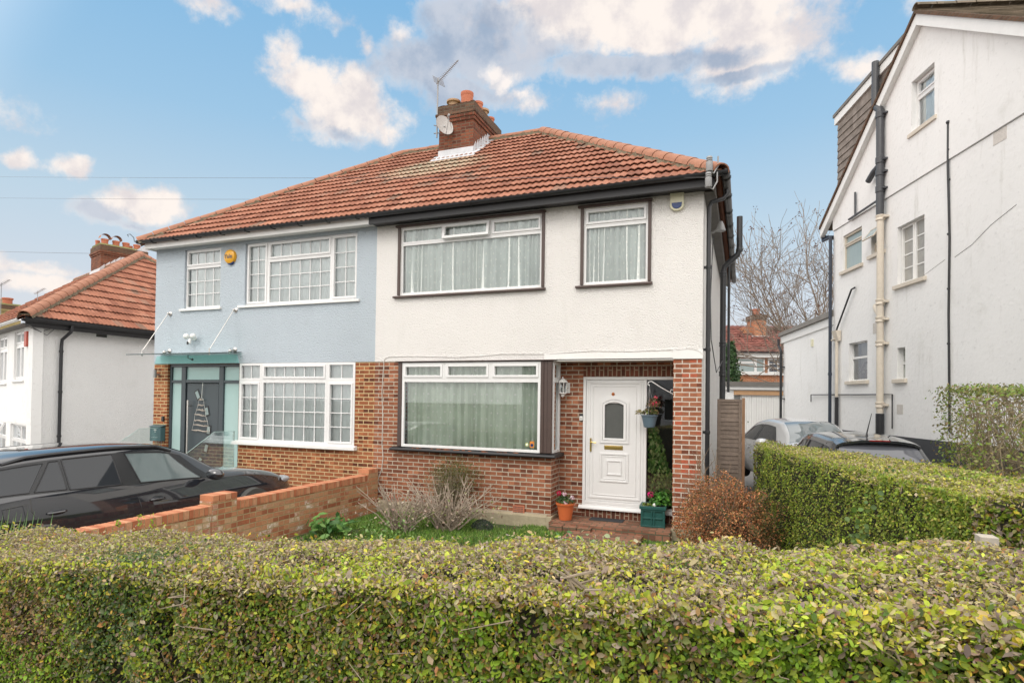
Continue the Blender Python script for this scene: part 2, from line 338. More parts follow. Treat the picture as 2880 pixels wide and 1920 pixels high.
# ------------------------------------------------------------ mesh helpers
WM = {}
I4 = Matrix.Identity(4)
def frame(x, y, z, deg): return Matrix.Translation((x, y, z)) @ Matrix.Rotation(R_(deg), 4, 'Z')
def thing(name, label, cat, loc=(0, 0, 0), rz=0, group=None, kind=None):
    o = bpy.data.objects.new(name, None); COL.objects.link(o); o.empty_display_size = .2
    o.location = loc; o.rotation_euler = (0, 0, R_(rz)); o['label'] = label; o['category'] = cat
    if group: o['group'] = group
    if kind: o['kind'] = kind
    WM[o.name] = frame(*loc, rz); return o
def tag(o, label=None, cat=None, group=None, kind=None):
    if label: o['label'] = label
    if cat: o['category'] = cat
    if group: o['group'] = group
    if kind: o['kind'] = kind
    return o
def copy_tree(o, parent=None):
    c = o.copy(); COL.objects.link(c); c.parent = parent
    WM[c.name] = WM.get(o.name, I4)
    for ch in [x for x in bpy.data.objects if x.parent == o]: copy_tree(ch, c)
    return c
def boxuv(co, vi, starts, counts, normals):
    fid = np.repeat(np.arange(len(counts)), counts)
    n = np.abs(normals)[fid]; p = co[vi]; k = n.argmax(1)
    u = np.where(k == 0, p[:, 1], p[:, 0]); v = np.where(k == 2, p[:, 1], p[:, 2])
    return np.stack([u, v], 1)
class MB:
    def __init__(s, M=None): s.v = []; s.l = []; s.f = []; s.M = M or I4; s.uv = {}; s.mi = []; s.cm = 0
    def add(s, vs, fs, uvs=None):
        b = len(s.v)
        for p in vs:
            p = Vector(p); s.l.append(tuple(p)); s.v.append(tuple(s.M @ p))
        for i, f in enumerate(fs):
            s.f.append(tuple(b+k for k in f)); s.mi.append(s.cm)
            if uvs: s.uv[len(s.f)-1] = [uvs[k] for k in f]
        return s
    def quad(s, a, b, c, d): return s.add([a, b, c, d], [(0, 1, 2, 3)])
    def poly(s, pts): return s.add(pts, [tuple(range(len(pts)))])
    def box(s, x0, x1, y0, y1, z0, z1):
        return s.add([(x0, y0, z0), (x1, y0, z0), (x1, y1, z0), (x0, y1, z0), (x0, y0, z1), (x1, y0, z1), (x1, y1, z1), (x0, y1, z1)],
                     [(0, 3, 2, 1), (4, 5, 6, 7), (0, 1, 5, 4), (1, 2, 6, 5), (2, 3, 7, 6), (3, 0, 4, 7)])
    def prism(s, pts, off):
        """closed prism: planar polygon pts swept by vector off"""
        n = len(pts); q = [tuple(Vector(p)+Vector(off)) for p in pts]
        return s.add(list(pts)+q, [tuple(range(n))[::-1], tuple(range(n, 2*n))]+[(i, (i+1) % n, n+(i+1) % n, n+i) for i in range(n)])
    def xprism(s, yz, x0, x1): return s.prism([(x0, y, z) for y, z in yz], (x1-x0, 0, 0))
    def ring(s, x0, x1, z0, z1, w, y0, y1):
        o = [(x0, z0), (x1, z0), (x1, z1), (x0, z1)]; i = [(x0+w, z0+w), (x1-w, z0+w), (x1-w, z1-w), (x0+w, z1-w)]
        vs = [(x, y0, z) for x, z in o]+[(x, y0, z) for x, z in i]+[(x, y1, z) for x, z in o]+[(x, y1, z) for x, z in i]
        fs = []
        for k in range(4):
            j = (k+1) % 4
            fs += [(k, j, 4+j, 4+k), (8+j, 8+k, 12+k, 12+j), (8+k, 8+j, j, k), (4+k, 4+j, 12+j, 12+k)]
        return s.add(vs, fs)
    def tube(s, pts, r, n=8, caps=True, r1=None):
        pts = [Vector(p) for p in pts]; m = len(pts); b = []; rs = r if isinstance(r, (list, tuple)) else [r+(((r1 if r1 is not None else r)-r)*i/(m-1)) for i in range(m)]
        up = None
        for i, p in enumerate(pts):
            d = (pts[min(i+1, m-1)]-pts[max(i-1, 0)]).normalized()
            if up is None: up = Vector((0, 0, 1)) if abs(d.z) < .9 else Vector((1, 0, 0))
            a = d.cross(up)
            if a.length < 1e-4: a = d.cross(Vector((.3, 1, .2)))
            a.normalize(); c = a.cross(d).normalized(); up = c
            b += [tuple(p+(a*math.cos(t)+c*math.sin(t))*rs[i]) for t in [2*math.pi*k/n for k in range(n)]]
        fs = [(i*n+k, i*n+(k+1) % n, (i+1)*n+(k+1) % n, (i+1)*n+k) for i in range(m-1) for k in range(n)]
        if caps: fs += [tuple(range(n))[::-1], tuple(range((m-1)*n, m*n))]
        return s.add(b, fs)
    def lathe(s, prof, c=(0, 0, 0), n=20, axis='z', cap=True):
        vs = []
        for r, h in prof:
            for k in range(n):
                t = 2*math.pi*k/n; p = (r*math.cos(t), r*math.sin(t), h)
                if axis == 'y': p = (p[0], h, p[1])
                if axis == 'x': p = (h, p[0], p[1])
                vs.append((c[0]+p[0], c[1]+p[1], c[2]+p[2]))
        m = len(prof); fs = [(i*n+k, i*n+(k+1) % n, (i+1)*n+(k+1) % n, (i+1)*n+k) for i in range(m-1) for k in range(n)]
        if cap: fs += [tuple(range(n))[::-1], tuple(range((m-1)*n, m*n))]
        return s.add(vs, fs)
    def wall(s, x0, x1, z0, z1, holes=(), y=0, th=.22, back=True):
        xs = sorted({x0, x1, *[h[0] for h in holes], *[h[1] for h in holes]}); zs = sorted({z0, z1, *[h[2] for h in holes], *[h[3] for h in holes]})
        inh = lambda a, b: any(h[0] < a < h[1] and h[2] < b < h[3] for h in holes)
        for i in range(len(xs)-1):
            for j in range(len(zs)-1):
                a, b, c, d = xs[i], xs[i+1], zs[j], zs[j+1]
                if inh((a+b)/2, (c+d)/2): continue
                s.quad((a, y, c), (b, y, c), (b, y, d), (a, y, d))
                if back: s.quad((b, y+th, c), (a, y+th, c), (a, y+th, d), (b, y+th, d))
        for h in list(holes)+[(x0, x1, z0, z1)]:
            a, b, c, d = h; q = [(a, c), (b, c), (b, d), (a, d)]
            for k in range(4):
                (p, r), (u, w) = q[k], q[(k+1) % 4]
                s.quad((u, y, w), (p, y, r), (p, y+th, r), (u, y+th, w))
        return s
    def blob(s, c, r, n=10, sc=(1, 1, 1)):
        pr = [(math.sin(math.pi*i/n)*r+1e-4, -math.cos(math.pi*i/n)*r) for i in range(n+1)]
        vs = []; m = 12
        for a, h in pr:
            for k in range(m): t = 2*math.pi*k/m; vs.append((c[0]+a*math.cos(t)*sc[0], c[1]+a*math.sin(t)*sc[1], c[2]+h*sc[2]))
        return s.add(vs, [(i*m+k, i*m+(k+1) % m, (i+1)*m+(k+1) % m, (i+1)*m+k) for i in range(n) for k in range(m)])
    def build(s, name, mat, parent=None, bevel=0, smooth=False, label=None, world=False, sharp=35):
        me = bpy.data.meshes.new(name)
        v = np.array(s.v, float).reshape(-1, 3); root = parent
        while root is not None and root.parent is not None: root = root.parent
        if root is not None and not world:
            Mi = np.array(WM[root.name].inverted()); v = v@Mi[:3, :3].T+Mi[:3, 3]
        me.from_pydata(v.tolist(), [], s.f)
        mats = mat if isinstance(mat, (list, tuple)) else [mat]
        for q in mats: me.materials.append(q)
        if len(mats) > 1: me.polygons.foreach_set('material_index', s.mi)
        l = np.array(s.l, float); vi = np.empty(len(me.loops), int); me.loops.foreach_get('vertex_index', vi)
        cnt = np.array([len(f) for f in s.f])
        # normals in the unturned frame
        st = np.concatenate([[0], np.cumsum(cnt)[:-1]])
        p0, p1, p2 = l[vi[st]], l[vi[st+1]], l[vi[st+2]]; nn = np.cross(p1-p0, p2-p0)
        lv = np.array([f[-1] for f in s.f]); n2 = np.cross(p2-p0, l[lv]-p0); nn = nn+n2
        uv = boxuv(l, vi, st, cnt, nn)
        for fi, us in s.uv.items(): uv[st[fi]:st[fi]+cnt[fi]] = us
        ul = me.uv_layers.new(name='UVMap'); ul.data.foreach_set('uv', uv.ravel())
        me.validate(clean_customdata=False)
        if smooth:
            me.polygons.foreach_set('use_smooth', [True]*len(me.polygons))
            try: me.set_sharp_from_angle(angle=R_(sharp))
            except Exception: pass
        o = bpy.data.objects.new(name, me); COL.objects.link(o)
        if parent is not None: o.parent = parent
        if bevel:
            b = o.modifiers.new('bevel', 'BEVEL'); b.width = bevel; b.segments = 2; b.limit_method = 'ANGLE'; b.angle_limit = R_(40)
        if label: o['label'] = label
        return o
def at(px, py, M=I4, y=0.0):
    """point of the plane local-y = y of frame M that the photograph (2880 px wide) shows at px, py"""
    n = np.array(M.to_3x3() @ Vector((0, 1, 0))); p0 = np.array(M @ Vector((0, y, 0)))
    r = ray(px, py); t = ((p0-C)@n)/(r@n); return M.inverted() @ Vector(tuple(C+r*t))
def aty(px, py, y): r = ray(px, py); return C+r*((y-C[1])/r[1])
def atz(px, py, z): r = ray(px, py); return C+r*((z-C[2])/r[2])

def leaves(name, P, N, size, col, mat, parent=None, spread=.9, wid=.55, fold=.25, up=None, simple=False):
    """one mesh of many small folded leaves at points P with rough normals N"""
    n = len(P); P = np.asarray(P, float); N = np.asarray(N, float)+rng.normal(0, spread, (n, 3))
    N /= np.linalg.norm(N, axis=1, keepdims=True)+1e-9
    T = rng.normal(0, 1, (n, 3)) if up is None else np.asarray(up)+rng.normal(0, .5, (n, 3))
    T -= N*(T*N).sum(1, keepdims=True); T /= np.linalg.norm(T, axis=1, keepdims=True)+1e-9
    B = np.cross(N, T); s = (np.asarray(size)*np.ones(n))[:, None]
    w = wid*s*.5
    if simple:
        V = np.stack([P-T*s*.5, P+B*w-T*s*.05, P+T*s*.5, P-B*w-T*s*.05], 1).reshape(-1, 3)
        F = np.arange(4*n).reshape(n, 4); k = 4
    else:
        V = np.stack([P-T*s*.5, P+B*w*.9-T*s*.18+N*fold*w, P+B*w*.75+T*s*.22+N*fold*w, P+T*s*.5-N*fold*w*.6, P-B*w*.75+T*s*.22+N*fold*w, P-B*w*.9-T*s*.18+N*fold*w], 1).reshape(-1, 3)
        i = np.arange(n)[:, None]*6; F = np.concatenate([i+[0, 1, 2, 3], i+[0, 3, 4, 5]], 1).reshape(-1, 4); k = 6
    root = parent
    while root is not None and root.parent is not None: root = root.parent
    if root is not None:
        Mi = np.array(WM[root.name].inverted()); V = V@Mi[:3, :3].T+Mi[:3, 3]
    me = bpy.data.meshes.new(name); me.vertices.add(len(V)); me.vertices.foreach_set('co', V.ravel())
    me.loops.add(F.size); me.loops.foreach_set('vertex_index', F.ravel().astype(np.int32))
    me.polygons.add(len(F)); me.polygons.foreach_set('loop_start', np.arange(len(F), dtype=np.int32)*4); me.update(calc_edges=True)
    a = me.attributes.new('col', 'FLOAT_COLOR', 'POINT'); c = np.repeat(np.concatenate([col, np.ones((n, 1))], 1), k, 0); a.data.foreach_set('color', c.ravel().astype(np.float32))
    me.materials.append(mat); o = bpy.data.objects.new(name, me); COL.objects.link(o)
    if parent is not None: o.parent = parent
    return o
def pick(n, pal, w=None, var=.18):
    pal = np.array(pal, float); w = np.ones(len(pal)) if w is None else np.array(w, float)
    c = pal[rng.choice(len(pal), n, p=w/w.sum())]; return np.clip(c*(1+rng.normal(0, var, (n, 1)))*(1+rng.normal(0, var*.3, (n, 3))), .003, .95)
def snoise(P, s, seed=0):
    """cheap smooth noise in 0..1 for numpy points"""
    r = np.random.default_rng(seed); o = 0
    for k in range(14):
        d = r.normal(0, 1, 3); d = d/np.linalg.norm(d)*s*r.uniform(.9, 3.2); o = o+np.sin(P@d+r.uniform(0, 6.28)+1.3*np.sin((P@d[::-1])*.7))
    return .5+o/13

def window(root, M, x0, x1, z0, z1, cells, y=.05, frame_mat=None, fw=.037, glass=None, curtain=None, cy=.075, sill=None, sm=None, name='window', label=None, reveal_back=None, bars_w=.009, sash_w=.040, cfold=.16, camp=.036):
    """cells: (fx0,fx1,fz0,fz1,sash,nx,nz) as fractions, z from the bottom"""
    fm = frame_mat or M_upvc; f = MB(M); p = MB(M); w, h = x1-x0, z1-z0
    for c in cells:
        a, b, d, e = x0+c[0]*w, x0+c[1]*w, z0+c[2]*h, z0+c[3]*h
        f.ring(a, b, d, e, fw, y, y+.06); ia, ib, id_, ie = a+fw, b-fw, d+fw, e-fw
        if c[4]:
            g_ = .008; f.ring(ia-g_, ib+g_, id_-g_, ie+g_, sash_w, y-.018, y+.05); ia, ib, id_, ie = ia+sash_w-g_, ib-sash_w+g_, id_+sash_w-g_, ie-sash_w+g_
        p.quad((ia, y+.035, id_), (ib, y+.035, id_), (ib, y+.035, ie), (ia, y+.035, ie))
        nx, nz = c[5], c[6]
        for k in range(1, nx): xx = ia+(ib-ia)*k/nx; f.box(xx-bars_w, xx+bars_w, y+.022, y+.040, id_, ie)
        for k in range(1, nz): zz = id_+(ie-id_)*k/nz; f.box(ia, ib, y+.020, y+.042, zz-bars_w, zz+bars_w)
    o = f.build(name, fm, root, bevel=.004, label=label)
    p.build('pane', glass or M_glass, o)
    if curtain:
        if curtain is M_net: cfold, camp = .30, .02
        c = MB(M); nu = max(8, int((x1-x0)/.012)); ph = 0; vs = []; us = []
        xs = np.linspace(x0+.004, x1-.004, nu)
        for i, xx in enumerate(xs):
            ph += (xs[1]-xs[0])*2*math.pi/(cfold*(1+.45*math.sin(xx*5.3)+.2*math.sin(xx*17)))
            yy = y+cy+camp*(math.sin(ph)+.35*math.sin(2.3*ph+1)); vs.append((xx, yy, ph))
        ns = 6; P = []; U = []
        for j in range(ns+1):
            t = j/ns; zz = z0+.01+(z1-z0-.02)*t
            for xx, yy, ph_ in vs: P.append((xx+.012*math.sin(ph_*.5+t*3)*(1-t), yy+.02*(1-t)*math.sin(xx*9), zz)); U.append((xx*1.5, zz))
        m = len(vs); c.add(P, [(j*m+i, j*m+i+1, (j+1)*m+i+1, (j+1)*m+i) for j in range(ns) for i in range(m-1)], U)
        c.build('curtain', curtain, o, smooth=True, sharp=180)
    if sill:
        s_ = MB(M); a, b, d, e, yy, zz = sill   # x0,x1,z0,z1,y_front,y_back
        s_.xprism([(zz, d), (yy, d), (yy, e-.01), (zz, e+.012)], a, b); s_.build('sill', sm or M_white, o, bevel=.004)
    return o

def roof_slope(mb, O, A, B, S, ul, ur, tw=.12, course=.30, hgt=.026, lip=.036, step=.03, phase=0):
    """tiled slope: O eave origin, A along the eave, B up the slope, S length up the slope, ul/ur limits as functions of s"""
    O, A, B = Vector(O), Vector(A).normalized(), Vector(B).normalized(); Nn = A.cross(B).normalized()
    nc = int(math.ceil(S/course)); q0 = [(ul(0), 0), (ur(0), 0), (ur(S), S), (ul(S), S)]
    mb.add([tuple(O+A*u+B*s-Nn*.045) for u, s in q0], [(0, 1, 2, 3)], [(0, .01)]*4)
    for i in range(nc):
        s0, s1 = i*course, min((i+1)*course, S)
        a0, b0, a1, b1 = ul(s0), ur(s0), ul(s1), ur(s1)
        lo, hi = min(a0, a1), max(b0, b1)
        us = [lo]+[step*k for k in range(int(lo/step)+1, int(hi/step)+1) if lo+.004 < step*k < hi-.004]+[hi]
        vs = []; uv = []; fs = []; jit = random.uniform(-.02, .02)
        for u in us:
            ph = (u+phase)/tw*2*math.pi
            wv = (.5+.5*math.sin(ph+.45*math.sin(ph)))**1.1*hgt
            tn = math.floor((u+phase)/(tw*2)); jr = ((tn*7919+i*104729) % 97)/97*.008; jh = ((tn*104729+i*7919) % 89)/89*.006
            ua, ub = min(max(u, a0), b0), min(max(u, a1), b1)
            for (uu, s, h) in ((ua, s0+jr+.06, lip+wv-.022), (ua, s0+jr, lip+wv+jh-.013), (ua, s0+jr, lip+wv+jh), (ub, s1+.055, wv-.004)):
                p = O+A*uu+B*s+Nn*h; vs.append(tuple(p)); uv.append((uu+phase, min(s, s1-.001)))
        m = len(us)
        for k in range(m-1):
            q = 4*k; fs += [(q, q+4, q+5, q+1), (q+1, q+5, q+6, q+2), (q+2, q+6, q+7, q+3)]
        mb.add(vs, fs, uv)
def ridge_tiles(root, p0, p1, r=.125, L=.36, name='ridge_tiles', mat=None, n=9, bed=True):
    p0, p1 = Vector(p0), Vector(p1); d = (p1-p0); D = d.length; d.normalize()
    side = d.cross(Vector((0, 0, 1))).normalized(); up = side.cross(d).normalized(); mb = MB(); k = max(1, round(D/L)); L = D/k
    for i in range(k):
        vs = []; j = random.uniform(-.006, .006); js = random.uniform(-.006, .006)
        for q, (s, rr) in enumerate(((i*L, r*1.03), ((i+1)*L-.012, r*.97))):
            for rad in (rr, rr-.022):
                for t in np.linspace(-.08, math.pi+.08, n): vs.append(tuple(p0+d*s+side*(math.cos(t)*rad*1.05+js)+up*(math.sin(t)*rad*.85+j-.02)))
        fs = []
        for t in range(n-1): fs += [(t, t+1, 2*n+t+1, 2*n+t), (n+t+1, n+t, 3*n+t, 3*n+t+1), (t+1, t, n+t, n+t+1), (2*n+t, 2*n+t+1, 3*n+t+1, 3*n+t)]
        mb.add(vs, fs)
    o = mb.build(name, mat or M_ridge, root, smooth=True, sharp=50)
    if bed:
        b = MB(); m = max(4, int(D/.06)); vs = []
        for i in range(m+1):
            s = D*i/m
            for a, h in ((-r*1.16, -.085), (-r*.98, .0), (0, .02), (r*.98, .0), (r*1.16, -.085)):
                vs.append(tuple(p0+d*s+side*(a+random.uniform(-.02, .02))+up*(h-.012+random.uniform(-.012, .012))))
        b.add(vs, [(i*5+t, i*5+t+1, (i+1)*5+t+1, (i+1)*5+t) for i in range(m) for t in range(4)]); b.build('mortar_bed', M_bed, o)
    return o
def gutter(mb, p0, p1, out, r=.058, n=8):
    """half-round channel from p0 to p1; out = horizontal direction away from the wall"""
    p0, p1, out = Vector(p0), Vector(p1), Vector(out).normalized(); up = Vector((0, 0, 1)); vs = []
    for p in (p0, p1):
        for rad in (r, r-.006):
            for t in np.linspace(math.pi, 2*math.pi, n): vs.append(tuple(p+out*math.cos(t)*rad+up*math.sin(t)*rad))
    fs = []
    for t in range(n-1): fs += [(t, t+1, 2*n+t+1, 2*n+t), (n+t+1, n+t, 3*n+t, 3*n+t+1)]
    fs += [(0, 2*n, 3*n, n), (n-1, 2*n-1, 4*n-1, 3*n-1)]
    mb.add(vs, fs); L = (p1-p0).length; d = (p1-p0).normalized(); k = max(1, int(L/1.8))
    for i in range(k+1):
        s = min(.04+i*(L-.08)/k, L-.05); vs = []
        for q in (s, s+.035):
            for t in np.linspace(math.pi-.2, 2*math.pi+.2, n): vs.append(tuple(p0+d*q+out*math.cos(t)*(r+.007)+up*math.sin(t)*(r+.007)))
        mb.add(vs, [(t, t+1, n+t+1, n+t) for t in range(n-1)])
def arc(p, q, k=5, sag=0): return [tuple(Vector(p).lerp(Vector(q), i/k)-Vector((0, 0, sag*4*(i/k)*(1-i/k)))) for i in range(k+1)]

def c1(x, y): return (x/3.136, 600+y/3.136)
def c2(x, y): return (400+x/3.136, 600+y/3.136)
def c3(x, y): return (x/3.136, 1000+y/3.136)
def c4(x, y): return (600+x/2.851, 950+y/2.851)
def c5(x, y): return (1050+x/2.767, 550+y/2.767)
def c6(x, y): return (1050+x/2.614, 950+y/2.614)
def c7(x, y): return (1520+x/2.613, 950+y/2.613)
def c8(x, y): return (1100+x/3.336, 180+y/3.336)
def d1(x, y): return (1850+x/3.135, 350+y/3.135)
def d2(x, y): return (2000+x/3.136, 800+y/3.136)
def d3(x, y): return (2250+x/2.613, y/2.613)
def d4(x, y): return (2250+x/2.24, 550+y/2.24)
def d5(x, y): return (2000+x/2.036, 1150+y/2.036)
def A(p, y=0, M=I4): return tuple(at(p[0], p[1], M, y))

# ------------------------------------------------------------ ground
def gz(x, y):
    z = 0
    if x < -.3: z -= min(1.35, (-.3-x)*.32)
    if x > 16.5: z += min(1.2, (x-16.5)*.4)
    if 12.7 < x: z += min(.15, (x-12.7)*.1)
    return z
mb = MB(); xs = np.concatenate([[-900, -200, -60, -25], np.arange(-14, 24, .5), [30, 60, 200, 900]]); ys = np.concatenate([[-300, -60, -20], np.arange(-12, 14, 1.), [20, 40, 90, 300, 1500]])
vs = [(x, y, gz(x, y)-.02) for y in ys for x in xs]; nx = len(xs)
mb.add(vs, [(j*nx+i, j*nx+i+1, (j+1)*nx+i+1, (j+1)*nx+i) for j in range(len(ys)-1) for i in range(nx-1)])
tag(mb.build('ground', M_asph, None, smooth=True), kind='structure')
mb = MB(); mb.box(6.12, 12.75, -7.6, -.06, -.06, .0); mb.box(9.6, 12.0, -.07, .46, -.06, -.002)
tag(mb.build('garden_soil', M_lawn), kind='structure')

# ------------------------------------------------------------ the semi-detached pair
XP = 5.985; ZR = 2.861; ZS = 5.56
XL, XR, YF, YB, ZE, ZT = -.15, 12.28, -.35, 8.15, 5.59, 8.65
HD = 4.25; SL = math.hypot(HD, ZT-ZE); CO = SL/15
blue = thing('semi_detached_house', 'pale blue rendered left half of the brick pair with glass canopy over its grey door', 'house', (3, 0, 0))
white = thing('semi_detached_house', 'cream pebbledashed right half of the brick pair with green curtains and white front door', 'house', (9, 0, 0))

# blue half ------------------------------------------------
m = MB().wall(0, XP-.001, ZR, ZS, [(.90, 1.976, 4.10, 5.417), (2.67, 5.533, 4.10, 5.417)])
m.build('rendered_wall', M_render_b, blue)
m = MB().wall(0, XP-.001, -.1, ZR-.002, [(.43, 2.56, .02, ZR-.004), (2.60, 5.533, 1.214, ZR-.004)], y=.012)
m.build('brick_wall', M_brick_b, blue)
m = MB(); m.box(0, .22, .24, 7.8, -.4, ZS); m.box(0, XP-.002, 7.8, 8.0, -.4, ZS); m.build('side_wall', M_render_n, blue)
m = MB(); m.box(.23, XP-.01, .24, 7.7, 2.6, 2.84); m.box(.23, XP-.01, 2.4, 2.5, 0, 2.6); m.box(.23, XP-.01, 2.4, 2.5, 2.84, ZS-.02); m.box(.23, XP-.01, .24, 7.7, ZS-.03, ZS-.012); m.build('interior', M_room, blue)
m = MB(); m.prism([(.04, -.001, 2.868), (2.56, -.001, 2.868), (2.50, -.001, 3.045), (.10, -.001, 3.045)], (0, -.012, 0)); m.build('teal_lintel', M_teal, blue)
window(blue, I4, .90, 1.976, 4.10, 5.417, [(0, 1, .70, 1, 1, 4, 1), (0, 1, 0, .70, 0, 4, 3)], curtain=M_net, sill=(.80, 2.03, 4.04, 4.095, -.05, .05), name='window')
window(blue, I4, 2.67, 5.533, 4.10, 5.417, [(0, .205, 0, 1, 1, 2, 4), (.205, .775, .70, 1, 1, 6, 1), (.205, .775, 0, .70, 0, 6, 3), (.775, 1, 0, 1, 1, 2, 4)], curtain=M_net, sill=(2.52, 5.62, 4.04, 4.095, -.05, .05))
window(blue, I4, 2.575, 5.533, 1.214, 2.857, [(0, .205, .78, 1, 0, 2, 1), (0, .205, 0, .78, 1, 2, 4), (.205, .775, .78, 1, 1, 6, 1), (.205, .775, 0, .78, 0, 6, 4), (.775, 1, .78, 1, 0, 2, 1), (.775, 1, 0, .78, 1, 2, 4)],
       curtain=M_net, y=.0, fw=.05, sill=(2.47, 5.60, 1.14, 1.212, -.09, .03))
M_gp0 = pm('grey_frosted_pane', (.26, .32, .32), .3)
# grey entrance screen: frame > door, side lights
f = MB(); f.ring(.44, 2.555, .30, ZR-.01, .055, .06, .15)
for xa in (.80, .95, 1.90, 2.05): pass
f.box(.80, .93, .06, .15, .355, ZR-.066); f.box(1.93, 2.06, .061, .15, .355, ZR-.066)
f.box(.931, 1.929, .062, .15, 2.44, 2.51); f.box(.496, .799, .063, .15, 2.44, 2.50); f.box(2.061, 2.499, .063, .15, 2.44, 2.50)
dr = f.build('entrance_screen', M_anth, blue, bevel=.006)
f = MB()
for a, b in ((.497, .798), (2.062, 2.498)):
    for c, d in ((.356, 2.438), (2.502, ZR-.068)): f.quad((a, .10, c), (b, .10, c), (b, .10, d), (a, .10, d))
f.quad((.932, .10, 2.512), (1.928, .10, 2.512), (1.928, .10, ZR-.068), (.932, .10, ZR-.068)); f.build('frosted_pane', M_frost, dr)
f = MB(); f.box(.96, 1.90, .085, .13, .37, 2.425); f.build('front_door', M_anth, dr, bevel=.004)
for (px, py, dg) in ((1745, 345, 28), (1825, 490, 15), (1840, 655, -3), (1820, 815, -16), (1760, 930, -32)):
    c = A(c3(px, py), .08); h = .11; w = .072; f = MB(); f2 = MB()
    for ring_, mm, yy in ((1, f, .078), (0, f2, .070)):
        hh, ww = (h, w) if ring_ else (h-.03, w-.03); ca, sa = math.cos(R_(dg)), math.sin(R_(dg))
        if dg < -20 or dg > 20: hh, ww = hh*1.05, ww
        P = [(c[0]+x*ca-z*sa, yy, c[2]+x*sa+z*ca) for x, z in ((-ww, -hh), (ww, -hh), (ww, hh), (-ww, hh))]
        mm.prism(P, (0, .02 if ring_ else .007, 0))
    dt_ = f.build('diamond_light', M_black, blue); f2.build('pane', M_gp0, dt_)
f = MB(); a = A(c3(1657, 392), .0); b = A(c3(1655, 900), .0); x = a[0]; f.tube([(x, .0, a[2]), (x, .0, .62)], .019, 10)
for z in (a[2]-.12, .75): f.tube([(x, .0, z), (x, .085, z)], .012, 8)
f.build('bar_handle', M_steel, dr, smooth=True)
# canopy
f = MB(); f.prism([(.2, -.8, 3.015), (2.63, -.8, 3.015), (2.63, -.012, 3.09), (.2, -.012, 3.09)], (0, 0, .014)); cano = f.build('glass_canopy', M_glassc, blue)
f = MB(); f.box(.2, 2.63, -.808, -.8005, 3.012, 3.032); f.build('canopy_edge', pm('green_glass_edge', (.03, .06, .06), .2), cano)
for xx in (.49, 2.44):
    f = MB(); f.tube([(xx, -.06, 4.0), (xx, -.66, 3.10)], .0075, 8); f.lathe([(.052, 0), (.052, -.012), (.02, -.03)], (xx, -.001, 4.0), 16, 'y'); f.blob((xx, -.06, 4.0), .026)
    f.tube([(xx, -.66, 3.13), (xx, -.66, 2.99)], .012, 8); f.lathe([(.028, 0), (.028, .012)], (xx, -.66, 3.005), 12); f.build('tie_rod', M_steel, cano, smooth=True)
    f = MB(); f.lathe([(.055, 0), (.055, -.014), (.03, -.03)], (xx, -.001, 3.15), 16, 'y'); f.tube([(xx, -.02, 3.15), (xx, -.12, 3.12), (xx, -.14, 3.06)], .02, 8); f.blob((xx, -.13, 3.12), .04); f.build('wall_clamp', M_steel, cano, smooth=True)
f = MB(); c = A(c1(1740, 1250), -.5); f.tube([(1.36, -.25, 3.04), (1.36, -.25, 2.97), (1.47, -.25, 2.94)], .008, 6); f.blob((1.49, -.25, 2.94), .025); f.build('canopy_hook', M_black, cano)
# alarm bell box with its lettering
c = A(c1(2040, 385)); f = MB(); f.lathe([(.02, -.085), (.10, -.08), (.145, -.055), (.155, -.02), (.155, 0)], (c[0], -.001, c[2]), 32, 'y'); al = f.build('alarm_box', M_yellow, blue, smooth=True)
cu = bpy.data.curves.new('lettering', 'FONT'); cu.body = 'Yale'; cu.size = .125; cu.align_x = 'CENTER'; cu.align_y = 'CENTER'; cu.extrude = .002; cu.offset = .002; cu.materials.append(M_cable)
tmp = bpy.data.objects.new('lettering', cu); tme = bpy.data.meshes.new_from_object(tmp); bpy.data.objects.remove(tmp); t = bpy.data.objects.new('lettering', tme); COL.objects.link(t); t.parent = al; t.matrix_local = WM[blue.name].inverted() @ Matrix.Translation((c[0], -.088, c[2]-.005)) @ Matrix.Rotation(R_(90), 4, 'X')
f = MB(); f.lathe([(.08, -.05), (.10, -.04), (.10, 0)], (c[0]+.01, -.0005, c[2]-.075), 24, 'y'); f.build('strobe', M_blue, al)
# twin flood light with camera
c = A(c1(1720, 1100)); f = MB(); x, z = c[0], c[2]
f.lathe([(.055, 0), (.055, -.03), (.03, -.05)], (x, -.001, z), 16, 'y'); f.build('floodlight_camera', M_wplast, blue, smooth=True)
f = MB()
for dx in (-.11, .09):
    f.blob((x+dx, -.13, z+.03), .062, sc=(1.1, 1, 1)); f.tube([(x+dx, -.13, z+.03), (x+dx*.3, -.05, z)], .014, 8)
f.tube([(x-.02, -.10, z-.03), (x-.02, -.13, z-.13)], [.035, .038], 12); f.build('lamp_head', M_wplast, blue, smooth=True)
f = MB(); f.lathe([(.001, 0), (.022, 0), (.022, .004)], (x-.02, -.172, z-.11), 12, 'y'); f.box(x-.045, x+.005, -.172, -.166, z-.16, z-.10); f.build('camera_lens', M_black, blue)
